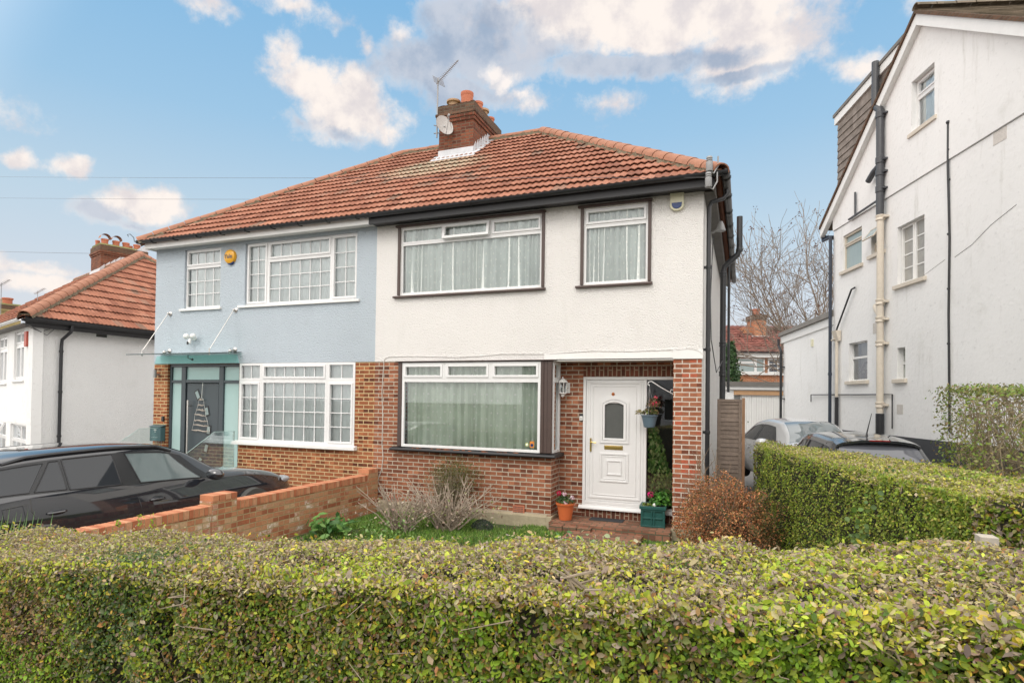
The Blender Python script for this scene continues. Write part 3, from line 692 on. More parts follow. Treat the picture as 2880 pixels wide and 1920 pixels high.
# wall lamp, bell, post box
c = A(c3(1400, 160)); f = MB(); f.tube([(c[0], -.09, c[2]-.09), (c[0], -.09, c[2]+.09)], .032, 14); f.box(c[0]-.012, c[0]+.012, -.08, .012, c[2]-.03, c[2]+.0); f.build('wall_lamp', M_gal, blue, smooth=True)
c = A(c3(1440, 555)); f = MB(); f.box(c[0]-.03, c[0]+.03, -.03, .012, c[2]-.06, c[2]+.06); f.build('door_bell', M_black, blue, bevel=.01)
a = A(c3(1318, 625), -.10); b = A(c3(1440, 762), -.10); f = MB(); f.box(.06, .40, -.11, .01, 1.12, 1.43); f.xprism([(-.13, 1.432), (.01, 1.46), (.01, 1.49), (-.13, 1.445)], .045, .415)
pb = f.build('post_box', pm('dark_teal_steel', (.045, .10, .11), .4), blue, bevel=.006)
f = MB(); f.box(.19, .27, -.113, -.1105, 1.36, 1.385); f.box(.215, .245, -.113, -.1105, 1.32, 1.34); f.build('lock_plate', M_steel, pb)
f = MB(); [f.box(.12+k*.05, .155+k*.05, -.1125, -.1105, 1.20, 1.205) for k in range(4)]; f.build('slot_marks', M_wplast, pb)
# entrance step
f = MB(); f.box(.35, 2.62, -1.25, -.02, -.15, .28); f.build('entrance_step', M_concrete, blue)

# white half ------------------------------------------------
m = MB().wall(XP+.001, 12.0, ZR, ZS, [(6.526, 9.346, 4.12, 5.383), (10.09, 11.15, 4.115, 5.383)])
m.build('rendered_wall', M_render_w, white)
m = MB().wall(XP+.001, 9.557, -.1, ZR-.002, [(6.60, 9.54, 1.235, ZR-.004)], y=.012)
m.M = frame(9.56, .012, 0, 90); m.wall(.002, .47, -.1, 1.234, [], y=0, th=.1)
m.M = I4
m.build('brick_wall', M_brick, white)
m = MB().wall(9.4, 11.59, .02, ZR-.03, [(9.985, 11.57, .326, 2.585)], y=.47); m.build('porch_wall', M_brick, white)
m = MB(); m.box(9.99, 11.568, .455, .4695, 2.59, 2.76); m.build('soldier_course', M_brick_v, white)
m = MB(); m.box(11.565, 11.992, .004, .50, -.1, 2.862); m.build('brick_pillar', brick_mat('pillar_brick', brown[1:]+[(.45, .11, .06)], (.58, .50, .42)), white)
m = MB(); m.box(11.78, 12.003, .03, 8.0, -.1, ZS); m.box(XP+.002, 11.78, 7.8, 8.0, -.1, ZS); m.build('side_wall', M_render_w, white)
m = MB(); m.box(9.42, 12.0, -.014, -.0015, 2.865, 2.955); m.box(9.56, 11.565, .006, .469, 2.835, 2.85); m.box(11.56, 12.012, -.02, -.0145, 2.85, 2.99); m.build('porch_beam', M_white, white)
m = MB(); m.box(XP+.01, 9.39, .24, 7.7, 2.6, 2.83); m.box(9.391, 11.77, .72, 7.7, 2.65, 2.83); m.box(XP+.01, 9.39, 2.4, 2.5, 0, 2.6); m.box(XP+.01, 11.77, 2.4, 2.5, 2.84, ZS-.02); m.box(XP+.01, 11.77, .24, 7.7, ZS-.03, ZS-.012); m.box(9.29, 9.39, .58, 2.4, 0, 2.6); m.build('interior', M_room, white)
m = MB(); m.box(9.4, 11.77, 1.6, 1.65, .0, 2.6); m.build('hall_partition', M_dark, white)
m = MB(); m.box(XP+.15, 9.50, -.075, .008, -.12, .19); m.prism([(XP+.15, -.075, .19), (XP+.15, .008, .19), (XP+.15, .008, .218)], (9.50-XP-.15, 0, 0)); m.box(9.5, 9.595, -.074, .3, -.12, .2); m.build('concrete_plinth', M_concrete, white, bevel=.006)
m = MB(); m.box(11.55, 12.01, -.02, .3, -.12, .18); m.build('pillar_base', M_concrete, white, bevel=.006)
for q in ((1068, 1260), (150, 1190)):
    c = A(c6(*q)); f = MB(); f.box(c[0]-.105, c[0]+.105, -.006, .0115, c[2]-.07, c[2]+.07); ab = f.build('air_brick', M_pot, white)
    f = MB(); [f.box(c[0]-.09+.0265*i, c[0]-.073+.0265*i, -.0075, -.0055, c[2]-.055+.03*j, c[2]-.038+.03*j) for i in range(7) for j in range(4)]; f.build('vent_hole', M_dark, ab)
# windows
window(white, I4, 6.526, 9.346, 4.12, 5.383, [(0, .315, .765, 1, 0, 1, 1), (.315, .655, .765, 1, 0, 1, 1), (.655, 1, .765, 1, 1, 1, 1), (0, 1, 0, .765, 0, 1, 1)], y=.02, curtain=M_cur2, cfold=.19)
wn_ = [o for o in bpy.data.objects if o.name.startswith('window') and o.parent == white][-1]
Mv = Matrix.Translation((0, -.02, 5.36)) @ Matrix.Rotation(R_(-11), 4, 'X') @ Matrix.Translation((0, .02, -5.36))
f = MB(Mv); f.ring(7.43, 8.36, 5.095, 5.37, .05, -.025, .02); v = f.build('open_vent', M_upvc, wn_, bevel=.004)
f = MB(Mv); f.quad((7.48, 0, 5.145), (8.31, 0, 5.145), (8.31, 0, 5.32), (7.48, 0, 5.32))
window(white, I4, 10.09, 11.15, 4.115, 5.383, [(0, 1, .77, 1, 1, 1, 1), (0, 1, 0, .77, 0, 1, 1)], y=.02, curtain=M_cur2, cfold=.15)
wn2 = [o for o in bpy.data.objects if o.name.startswith('window') and o.parent == white][-1]
window(white, I4, 6.635, 9.372, 1.265, 2.83, [(0, .325, .80, 1, 1, 1, 1), (.325, .66, .80, 1, 1, 1, 1), (.66, 1, .80, 1, 1, 1, 1), (0, 1, 0, .80, 0, 1, 1)], y=-.055, fw=.048, curtain=M_cur, cfold=.2, camp=.045, cy=.14)
bayw = [o for o in bpy.data.objects if o.name.startswith('window') and o.parent == white][-1]
Ms = frame(9.575, 0, 0, 90)
window(white, Ms, .03, .42, 1.265, 2.83, [(0, 1, .80, 1, 0, 1, 1), (0, 1, 0, .80, 0, 1, 1)], y=-.012, fw=.045, curtain=M_net, cy=.06)
def surround(xa, xb, za, zb, root, nm='window_surround'):
    f = MB(); f.box(xa-.055, xa-.002, -.03, .03, za-.01, zb+.01); f.box(xb+.002, xb+.055, -.03, .03, za-.01, zb+.01)
    f.box(xa-.10, xb+.07, -.05, .03, zb+.012, zb+.055); f.xprism([(.03, za-.065), (-.07, za-.065), (-.07, za-.03), (.03, za-.012)], xa-.13, xb+.08); f.build(nm, M_brown, root, bevel=.006)
surround(6.526, 9.346, 4.12, 5.383, wn_); surround(10.09, 11.15, 4.115, 5.383, wn2)
f = MB(); f.box(6.545, 6.63, -.06, .02, 1.265, 2.84); f.box(9.375, 9.43, -.062, .02, 1.265, 2.84); f.box(9.431, 9.50, -.055, .02, 1.265, 2.84); f.box(9.501, 9.572, -.065, .0, 1.265, 2.84); f.box(6.50, 9.64, -.10, .0, 2.842, 2.8585)
f.build('bay_surround', M_brown, white, bevel=.008)
f = MB(); f.xprism([(.005, 1.19), (-.12, 1.19), (-.135, 1.215), (-.12, 1.24), (.005, 1.262)], 6.42, 9.66); f.box(9.585, 9.66, .0055, .44, 1.19, 1.255); f.build('bay_sill', M_blackp, white, bevel=.006)
f = MB()
for k in range(46):
    xx = random.choice([random.uniform(6.8, 9.5), random.gauss(7.6, .25)]); yy = random.uniform(-.125, -.075); w = random.uniform(.01, .035); zz = 1.2455+(yy+.12)*.17
    f.add([(xx-w, yy-.006, zz), (xx+w, yy-.004, zz+.001), (xx+w*.7, yy+.008, zz+.004), (xx-w*.8, yy+.007, zz+.003)], [(0, 1, 2, 3)])
f.build('flaked_paint', pm('flaked_orange_wood', (.5, .16, .06), .8), white)
c = A(c6(1165, 783), -.03); f = MB(); f.box(c[0]-.04, c[0]+.04, -.024, -.0215, c[2]-.055, c[2]+.055); st_ = f.build('sticker', M_sticker, bayw); f = MB(); f.lathe([(.001, -.002), (.026, -.002), (.026, 0)], (c[0], -.0245, c[2]-.012), 14, 'y'); f.build('sticker_disc', M_blue, st_)
c = A(c6(1128, 783), -.03); f = MB(); f.lathe([(.001, 0), (.030, 0), (.030, .002)], (c[0], -.024, c[2]), 18, 'y'); s2_ = f.build('round_sticker', M_stickg, bayw)
f = MB(); f.lathe([(.001, 0), (.021, 0), (.021, .002)], (c[0], -.0265, c[2]), 18, 'y'); f.build('sticker_disc', M_net, s2_)
# front door
f = MB(); f.ring(9.99, 11.57, .335, 2.584, .05, .45, .55); f.box(11.035, 11.085, .452, .55, .386, 2.533); f.box(10.041, 11.034, .455, .55, .386, .44); dfr = f.build('door_frame', M_upvc, white, bevel=.006)
f = MB(); f.xprism([(.56, .30), (.40, .30), (.40, .325), (.45, .36), (.56, .36)], 9.93, 11.62); f.build('door_sill', M_upvc, white, bevel=.004)
f = MB(); f.box(9.98, 11.56, .462, .469, .16, .30); f.build('brick_riser', M_brick_v, white)
def ringpoly(mb, outer, inner, y0, y1):
    n = len(outer); vs = [(x, y0, z) for x, z in outer]+[(x, y0, z) for x, z in inner]+[(x, y1, z) for x, z in outer]+[(x, y1, z) for x, z in inner]; fs = []
    for k in range(n): j = (k+1) % n; fs += [(k, j, n+j, n+k), (2*n+k, 2*n+j, j, k)[::-1], (n+k, n+j, 3*n+j, 3*n+k)]
    mb.add(vs, fs)
def arched(x0, x1, z0, z1, rise, k=8): return [(x0, z0), (x1, z0)]+[(x1+(x0-x1)*i/k, z1-rise+rise*math.sin(math.pi*i/k)) for i in range(k+1)]
D = MB(); D.wall(10.045, 11.03, .445, 2.53, [(10.375, 10.70, 1.53, 2.13)], y=.470, th=.04)
D.ring(10.085, 10.99, .49, 2.50, .035, .458, .471); D.ring(10.165, 10.915, .55, 2.43, .012, .461, .471)
dd = D.build('front_door', M_upvc, dfr, bevel=.004)
f = MB(); ringpoly(f, arched(10.30, 10.785, 1.45, 2.235, .075), arched(10.335, 10.75, 1.49, 2.195, .07), .452, .471); ringpoly(f, arched(10.345, 10.74, 1.50, 2.18, .065), arched(10.375, 10.70, 1.53, 2.15, .05), .445, .471)
f.ring(10.29, 10.785, .78, 1.275, .03, .455, .471); f.ring(10.335, 10.74, .83, 1.225, .012, .462, .471); f.ring(10.41, 10.67, .90, 1.155, .022, .455, .471); f.build('door_moulding', M_upvc, dd, bevel=.004)
f = MB(); f.add([(x, .485, z) for x, z in arched(10.37, 10.705, 1.525, 2.155, .055)], [tuple(range(11))]); f.build('door_glass', pm('dark_obscure_glass', (.10, .105, .10), .12, bs=60, bd=.003), dd)
f = MB(); f.box(10.37, 10.69, .462, .4695, 1.335, 1.405); f.box(10.39, 10.67, .4595, .462, 1.348, 1.392); f.build('letter_plate', M_brass, dd, bevel=.002)
f = MB(); f.box(10.118, 10.148, .45, .458, 1.29, 1.52); f.tube([(10.133, .452, 1.45), (10.133, .41, 1.45), (10.17, .40, 1.452), (10.24, .405, 1.445)], .009, 8); f.build('door_handle', M_brass, dd, smooth=True)
f = MB(); f.lathe([(.001, -.004), (.026, -.004), (.028, 0)], (10.515, .466, 2.285), 16, 'y'); f.blob((10.515, .462, 2.30), .018, sc=(1, .3, 1)); f.build('door_emblem', pm('copper_emblem', (.45, .16, .06), .35, .6), dd)
f = MB(); f.quad((11.086, .50, .386), (11.52, .50, .386), (11.52, .50, 2.533), (11.086, .50, 2.533)); f.build('side_light', M_glass, dfr)
# lantern, bell
c = A(c7(180, 355), .47); x, z = c[0]+.0, c[2]; y = .33; f = MB()
f.lathe([(.002, .135), (.012, .13), (.014, .10), (.03, .095), (.085, .05), (.088, .035), (.06, .03)], (x, y, z+.03), 6); f.lathe([(.065, 0), (.075, -.012), (.05, -.025), (.03, -.045), (.035, -.06), (.012, -.075), (.002, -.09)], (x, y, z-.115), 6)
for k in range(6): t = 2*math.pi*k/6; f.tube([(x+.06*math.cos(t), y+.06*math.sin(t), z-.118), (x+.074*math.cos(t), y+.074*math.sin(t), z+.065)], .0065, 4)
f.tube([(x, y, z-.13), (x+.04, y+.05, z-.03), (x+.06, .46, z-.02)], .013, 6); f.box(x+.02, x+.095, .455, .469, z-.12, z+.06); la = f.build('wall_lantern', M_white, white)
f = MB(); f.lathe([(.052, -.116), (.066, .063)], (x, y, z), 6, cap=False); f.build('lantern_glass', glass_mat('lantern_glass', (.85, .88, .88)), la); f = MB(); f.tube([(x, y, z-.11), (x, y, z-.0)], .014, 8); f.build('bulb', M_wplast, la)
c = A(c7(302, 582), .47); f = MB(); f.box(c[0]-.034, c[0]+.034, .44, .469, c[2]-.062, c[2]+.062); bl = f.build('video_door_bell', M_black, white, bevel=.008); f = MB(); f.box(c[0]-.029, c[0]+.029, .432, .4395, c[2]-.055, c[2]+.02); f.build('bell_face', M_wplast, bl, bevel=.004)
f = MB(); f.lathe([(.001, 0), (.014, 0), (.014, .003)], (c[0], .4285, c[2]-.022), 14, 'y'); f.build('bell_button', M_steel, bl)
# corner alarm
c = A(d1(172, 672)); x, z = c[0], c[2]; f = MB(); f.prism([(x-.105, 0, z+.17), (x+.105, 0, z+.17), (x+.105, 0, z-.09)]+[(x+.105*math.cos(t), 0, z-.09-.085*math.sin(t)) for t in np.linspace(.3, math.pi-.3, 7)]+[(x-.105, 0, z-.09)], (0, -.06, 0)); ca = f.build('alarm_box', M_cream2, white, bevel=.012)
f = MB(); f.prism([(x+.075*math.cos(t), -.061, z-.085-.06*math.sin(t)) for t in np.linspace(0, math.pi, 9)]+[(x-.08, -.061, z-.05), (x+.08, -.061, z-.05)], (0, -.014, 0)); f.build('strobe', M_blue, ca, bevel=.005)
# cables on the wall
f = MB(); f.tube([A(c5(*q), -.008) for q in ((80, 1300), (88, 1268), (125, 1251), (330, 1248), (640, 1256), (820, 1248), (1000, 1231), (1330, 1232), (1700, 1207), (2000, 1211), (2340, 1197))]+[A(c7(*q), -.022) for q in ((1000, 88), (1090, 76), (1160, 92), (1205, 125))], .006, 5); f.build('wall_cable', M_render_w, white)
f = MB(); f.tube([A(c4(*q), .004) for q in ((1385, 165), (1368, 200), (1360, 300), (1352, 430), (1358, 620), (1352, 860), (1362, 950), (1350, 1050), (1322, 1130), (1312, 1185), (1335, 1235))], .007, 5); f.build('wall_cable', M_cablew, white)

# roof -------------------------------------------------------
B_ = (0, HD, ZT-ZE); lim = lambda s: HD*s/SL
m = MB(); roof_slope(m, (XL, YF, ZE), (1, 0, 0), B_, SL, lim, lambda s: XP-XL, course=CO, phase=XL); roof_slope(m, (XL, YB, ZE), (0, -1, 0), (HD, 0, ZT-ZE), SL, lim, lambda s: YB-YF-lim(s), course=CO)
roof_slope(m, (XP, YB, ZE), (-1, 0, 0), (0, -HD, ZT-ZE), SL, lambda s: 0, lambda s: XP-XL-lim(s), course=CO, step=.075); rfb = m.build('roof', M_tile, blue)
m = MB(); roof_slope(m, (XL, YF, ZE), (1, 0, 0), B_, SL, lambda s: XP-XL, lambda s: XR-XL-lim(s), course=CO, phase=XL); roof_slope(m, (XR, YF, ZE), (0, 1, 0), (-HD, 0, ZT-ZE), SL, lim, lambda s: YB-YF-lim(s), course=CO)
roof_slope(m, (XR, YB, ZE), (-1, 0, 0), (0, -HD, ZT-ZE), SL, lim, lambda s: XR-XP, course=CO, step=.075); rfw = m.build('roof', M_tile, white)
yr = (YF+YB)/2; RL = (XL+HD, yr, ZT+.04); RR = (XR-HD, yr, ZT+.04)
ridge_tiles(rfb, (XL, YF, ZE+.04), RL); ridge_tiles(rfb, RL, (5.72, yr, ZT+.04), L=.42, r=.11); ridge_tiles(rfb, (XL, YB, ZE+.04), RL)
ridge_tiles(rfw, (6.6, yr, ZT+.04), RR, L=.42, r=.11); ridge_tiles(rfw, (XR, YF, ZE+.04), RR, r=.14, L=.34); ridge_tiles(rfw, (XR, YB, ZE+.04), RR)
f = MB(); f.tube([(XL-.04, YF-.05, ZE+.0), (XL-.05, YF-.06, ZE+.10), (XL-.10, YF-.11, ZE+.17), (XL-.14, YF-.15, ZE+.15), (XL-.12, YF-.13, ZE+.11)], .008, 5); f.build('hip_iron', M_black, rfb)
# fascias, soffits, gutters
f = MB(); f.box(XL+.1, XP-.002, -.255, -.23, 5.455, 5.62); f.box(XL+.1, XP-.002, -.2295, -.001, 5.485, 5.497); f.box(XL+.1, XL+.125, -.2295, 8.0, 5.455, 5.62); f.box(XL+.126, -.001, -.001, 8.0, 5.485, 5.497); f.build('fascia', M_white, blue)
f = MB(); gutter(f, (XL-.02, -.345, 5.615), (XP, -.345, 5.605), (0, -1, 0))
for k in range(9): xx = .3+k*.68; f.xprism([(-.25, 5.56), (-.33, 5.54), (-.395, 5.545), (-.42, 5.60), (-.40, 5.60), (-.385, 5.56), (-.33, 5.555), (-.25, 5.585)], xx, xx+.022)
f.build('gutter', M_black, blue, smooth=True)
f = MB(); f.box(XP+.001, XR-.1, -.285, -.235, 5.435, 5.60); f.box(XP+.001, XR-.1, -.2349, -.001, 5.465, 5.48); f.build('fascia', M_blackp, white, bevel=.004)
f = MB(); gutter(f, (XP+.002, -.35, 5.605), (XR+.09, -.35, 5.615), (0, -1, 0), r=.062); f.build('gutter', M_black, white, smooth=True)
f = MB(); f.box(XR-.13, XR-.105, -.2349, 8.1, 5.42, 5.62); f.box(12.004, XR-.131, -.0009, 8.1, 5.44, 5.455); f.build('side_soffit', M_soffit, white)
f = MB(); gutter(f, (XR+.055, -.40, 5.60), (XR+.055, 8.2, 5.59), (1, 0, 0), r=.062)
for k in range(10): gutter(f, (XR+.055, -.2+k*.85, 5.598), (XR+.055, -.15+k*.85, 5.598), (1, 0, 0), r=.070)
f.build('side_gutter', M_gdark, white, smooth=True)
f = MB(); x0_ = 12.075; f.tube([(XR+.055, .25, 5.56), (XR+.055, .25, 5.47), (XR, .25, 5.40), (12.11, .16, 5.33), (x0_, .15, 5.25), (x0_, .15, .05)], .035, 10)
for z in (4.3, 3.0, 1.7): f.lathe([(.040, -.03), (.044, 0), (.040, .03)], (x0_, .15, z), 12); f.box(12.0, x0_, .13, .17, z-.02, z+.02)
f.build('downpipe', M_black, white, smooth=True)
xs_, ys_ = 12.20, 3.2; f = MB(); f.tube([(xs_, ys_, .0), (xs_, ys_, 4.85), (xs_+.02, ys_, 4.95), (xs_+.27, ys_, 5.17), (xs_+.31, ys_, 5.28), (xs_+.31, ys_, 5.95)], .058, 12)
for z in (4.78, 3.35, 2.75, 1.75, 1.25, .8): f.lathe([(.062, -.05), (.072, -.04), (.072, -.025), (.064, 0), (.072, .025), (.072, .04), (.062, .05)], (xs_, ys_, z), 14)
f.lathe([(.062, -.04), (.07, 0), (.062, .04)], (xs_+.31, ys_, 5.27), 14); f.build('soil_stack', M_black, white, smooth=True)
f = MB(); f.tube([(12.27, 5.2, 2.4), (12.27, 5.2, 5.5)], .03, 8); f.build('side_pipe', M_black, white); f = MB(); f.tube([(12.1, 1.0, 5.0), (12.08, .7, 3.9), (12.1, .6, 3.2), (12.15, 1.5, 2.7), (12.2, 3.0, 3.0)], .008, 5); f.build('side_cable', M_black, white)
c = aty(*d1(565, 925), 1.2); f = MB(); f.tube([(12.0, 1.2, c[2]-.05), (12.1, 1.2, c[2]-.04), (12.17, 1.15, c[2])], .022, 8); f.lathe([(.03, .09), (.05, .04), (.08, -.06), (.078, -.075)], (12.22, 1.1, c[2]+.02), 14); f.build('security_light', M_gal, white, smooth=True)
f = MB(); f2 = MB()
for q, hh in ((d1(455, 350), .21), (d1(447, 490), .21)):
    c = aty(*q, -.46); f.lathe([(.045, -.11), (.05, -.10), (.05, .03), (.038, .04), (.048, .055), (.036, .07), (.046, .085), (.04, .11)], tuple(c), 14); f2.tube([tuple(c+np.array([0, 0, -.1])), tuple(c+np.array([.06, .02, -.14])), tuple(c+np.array([.12, .05, -.02])), tuple(c+np.array([.12, .05, .12]))], .012, 6)
ins = f.build('cable_insulator', M_gal, white, smooth=True); f2.build('bracket', M_gal, ins)

# chimney ----------------------------------------------------
CXA, CXB, CYA, CYB = 5.71, 6.62, 2.91, 4.55
f = MB(); f.box(CXA, CXB, CYA, CYB, 7.4, 8.78); f.box(CXA-.03, CXB+.03, CYA-.03, CYB+.03, 8.78, 8.86); f.box(CXA-.055, CXB+.055, CYA-.055, CYB+.055, 8.861, 8.93); ch = f.build('chimney', M_brick_c, white)
f = MB(); f.box(CXA-.075, CXB+.075, CYA-.075, CYB+.075, 8.931, 9.0); f.box(CXA-.03, CXB+.03, CYA-.03, CYB+.03, 9.001, 9.2); f.build('chimney_cap', M_brick_d, ch, bevel=.012)
f = MB(); n_ = 14; vs = [(CXA-.02+(CXB-CXA+.04)*i/n_, CYA-.02+(CYB-CYA+.04)*j/n_, 9.2+.05*math.sin(math.pi*i/n_)*math.sin(math.pi*j/n_)+random.uniform(0, .02)) for j in range(n_+1) for i in range(n_+1)]
f.add(vs, [(j*(n_+1)+i, j*(n_+1)+i+1, (j+1)*(n_+1)+i+1, (j+1)*(n_+1)+i) for j in range(n_) for i in range(n_)]); f.build('haunching', M_haunch, ch)
def pot(mb, x, y, z, r=.12, h=.28, flare=1.2, roll=True):
    mb.lathe([(r*.95, -.05), (r, 0), (r, h*.7), (r*1.02, h*.75), (r*flare, h*.8), (r*flare, h), (r*.85, h), (r*.85, h*.5)], (x, y, z), 18, cap=False)
    mb.lathe([(.001, h*.6), (r*.85, h*.6)], (x, y, z), 18, cap=False)
pots = [(5.97, 3.15, .12, .20, 1.45, M_potb), (6.33, 3.15, .145, .34, 1.08, M_pot), (6.45, 3.52, .115, .26, 1.12, M_pot), (6.43, 3.87, .115, .24, 1.35, M_potb), (6.45, 4.25, .11, .20, 1.15, M_pot), (5.93, 3.8, .12, .2, 1.2, M_pot)]
for x, y, r, h, fl, mm in pots: f = MB(); pot(f, x, y, 9.21, r, h, fl); f.build('chimney_pot', mm, ch, smooth=True)
kk = (ZT-ZE)/HD; rz_ = lambda y: ZE+(y-YF)*kk
f = MB(); f.quad((CXA-.10, CYA-.26, rz_(CYA-.26)+.045), (CXB+.14, CYA-.26, rz_(CYA-.26)+.045), (CXB+.14, CYA-.012, rz_(CYA)+.06), (CXA-.10, CYA-.012, rz_(CYA)+.06)); f.box(CXA-.012, CXB+.012, CYA-.012, CYA-.002, rz_(CYA)-.02, rz_(CYA)+.19)
f.quad((CXB+.012, CYA-.02, rz_(CYA)+.05), (CXB+.16, CYA-.02, rz_(CYA)+.045), (CXB+.16, CYA+1.0, rz_(CYA+1.0)+.05), (CXB+.012, CYA+1.0, rz_(CYA+1.0)+.06))
for k in range(7):
    y = CYA+k*.14; z = rz_(y); f.prism([(CXB+.003, y, z-.02), (CXB+.003, y+.15, z+.09), (CXB+.003, y+.13, z+.36), (CXB+.003, y+.02, z+.20)], (.009, 0, 0))
f.build('lead_flashing', M_lead, ch)
# satellite dish and aerial
f = MB(); pr = [(0.0005, 0)]+[(.26*i/7, .06*(i/7)**2) for i in range(1, 8)]
Md = Matrix.Translation((5.94, 2.74, 8.64)) @ Matrix.Rotation(R_(50), 4, 'Z') @ Matrix.Rotation(R_(68), 4, 'X') @ Matrix.Diagonal((.82, 1.1, 1, 1))
f.M = Md; f.lathe(pr, (0, 0, -.03), 28, cap=False); f.lathe([(a, b-.006) for a, b in pr], (0, 0, -.03), 28, cap=False); di = f.build('satellite_dish', pm('grey_dish', (.42, .40, .38), .5, vary=.2), white, smooth=True)
f = MB(Md); f.tube([(0, -.24, .02), (0, -.1, .2), (0, .02, .30)], .011, 6); f.tube([(.2, -.05, .03), (0, .02, .30)], .007, 5); f.lathe([(.03, 0), (.036, .05), (.02, .07)], (0, .02, .27), 10); f.M = I4; f.tube([(5.94, 2.74, 8.64), (5.90, 2.91, 8.60)], .02, 6); f.build('dish_arm', M_gal, di)
f = MB(); f.tube([(5.67, 2.87, 8.45), (5.68, 2.87, 9.9)], .018, 8); f.tube([(5.60, 2.84, 8.75), (5.74, 2.91, 8.72)], .012, 6); f.tube([(5.60, 2.84, 8.55), (5.74, 2.91, 8.57)], .012, 6)
a, b = Vector((5.62, 2.9, 9.78)), Vector((6.36, 2.6, 10.06)); ae = f.build('tv_aerial', M_gal, white)
f = MB(); f.tube([a, b], .010, 6); dv = (b-a).normalized(); sd = dv.cross(Vector((0, 0, 1))).normalized()
for k in range(13): p = a.lerp(b, .22+.06*k); w = .075-.003*k; f.tube([p-sd*w, p+sd*w], .006, 4)
for k in range(5): p = a.lerp(b, .07+.02*k)+Vector((0, 0, .09-.045*k)); f.tube([p-sd*.17, p+sd*.17], .007, 4)
f.build('aerial_boom', M_gal, ae)

# ------------------------------------------------------------ white house further down the street (left)
AL = -18.5
lh = thing('neighbour_house', 'white pebbledashed hipped house further down at the left edge behind the black estate car', 'house', (-4.75, .2, 0), AL)
Mf = frame(-4.75, .2, 0, AL); Msd = frame(-4.75, .2, 0, 90)
m = MB(Mf).wall(-13, 0, 1.32, 4.05, [(-4.35, -3.08, 2.45, 3.84), (-2.13, -.95, 2.52, 3.88)]); m.wall(-13, -.0, -1.6, 1.319, [(-2.4, -.28, .1, 1.28), (-4.4, -3.0, .1, 1.28)], y=.01)
m.build('front_wall', M_smooth_w, lh)
m = MB(Msd).wall(.02, 8.2, -1.6, 4.02, [(1.62, 1.94, 3.80, 3.94)]); m.build('side_wall', M_render_n, lh)
f = MB(Msd); f.box(1.60, 1.96, .02, .06, 3.78, 3.96); f.build('vent_grille', M_dark, lh)
f = MB(Mf); f.box(-12.9, -.3, .5, .55, -1.4, 4.0); f.build('interior', M_room, lh)
for (a, b, z0, z1, cells) in ((-4.35, -3.08, 2.45, 3.84, [(0, .5, .72, 1, 1, 1, 1), (.5, 1, .72, 1, 1, 1, 1), (0, .5, 0, .72, 1, 1, 1), (.5, 1, 0, .72, 1, 1, 1)]), (-2.13, -.95, 2.52, 3.88, [(0, .5, .72, 1, 1, 1, 1), (.5, 1, .72, 1, 1, 1, 1), (0, .5, 0, .72, 1, 1, 1), (.5, 1, 0, .72, 1, 1, 1)]),
                              (-2.4, -.28, .1, 1.28, [(0, .5, .62, 1, 0, 1, 1), (.5, 1, .62, 1, 0, 1, 1), (0, .5, 0, .62, 0, 1, 1), (.5, 1, 0, .62, 0, 1, 1)]), (-4.4, -3.0, .1, 1.28, [(0, 1, .62, 1, 0, 1, 1), (0, 1, 0, .62, 0, 1, 1)])):
    window(lh, Mf, a, b, z0, z1, cells, y=.06, fw=.05, curtain=M_net, sill=(a-.1, b+.08, z0-.06, z0-.005, -.05, .06))
f = MB(Mf @ Matrix.Translation((-3.6, -.02, 1.27)) @ Matrix.Rotation(R_(-24), 4, 'X')); f.ring(-.6, .6, -.46, 0, .05, -.03, .02); f.build('open_vent', M_upvc, lh)
m = MB(Mf); m.prism([(-.62, -.001, 3.80), (-.36, -.001, 3.80), (-.36, -.001, 3.40), (-.62, -.001, 3.40)], (0, -.07, 0)); ra = m.build('alarm_box', M_red, lh, bevel=.01)
c0 = Vector((-4.45, -.19, 4.1)); fd = Vector((-.948, .318, 0)).normalized(); sdv = Vector((0, 1, 0)); ap = Vector((-8.5, 5.85, 7.36))
# front slope runs from the far left end to the corner
nfr = Vector((-fd.y, fd.x, 0)); nfr = nfr if nfr.y > 0 else -nfr
dfm = (ap-c0).dot(nfr); Lf = 14.0; O = c0+fd*Lf; Bf = nfr*dfm+Vector((0, 0, ap.z-4.1)); Sf = Bf.length; uap = (ap-O).dot(-fd)
m = MB(); roof_slope(m, O, -fd, Bf, Sf, lambda s: 0, lambda s: Lf+(uap-Lf)*s/Sf, course=Sf/13.5, step=.0375)
nsd = Vector((-1, 0, 0)); dsm = (ap-c0).dot(nsd); Bs = nsd*dsm+Vector((0, 0, ap.z-4.1)); Ss = Bs.length; vap = (ap-c0).dot(sdv); Ls = 11.5
roof_slope(m, c0, sdv, Bs, Ss, lambda s: vap*s/Ss, lambda s: Ls+(vap-Ls)*s/Ss, course=Ss/13.5, step=.03)
m.poly([c0+sdv*Ls, O+sdv*11, O+Bf, ap]); lrf = m.build('roof', M_tile2, lh)
ridge_tiles(lrf, c0+Vector((0, 0, .05)), ap+Vector((0, 0, .05)), r=.15, L=.33); ridge_tiles(lrf, ap+Vector((0, 0, .05)), O+Bf+Vector((0, 0, .05)), r=.11, L=.4); ridge_tiles(lrf, c0+sdv*Ls+Vector((0, 0, .05)), ap+Vector((0, 0, .05)), r=.13, L=.36)
nfo = -nfr
f = MB(); gutter(f, c0+nfo*.06-Vector((0, 0, .04))+fd*.12, O+nfo*.06-Vector((0, 0, .04)), nfo, r=.06); f.build('front_gutter', M_upvc, lh, smooth=True)
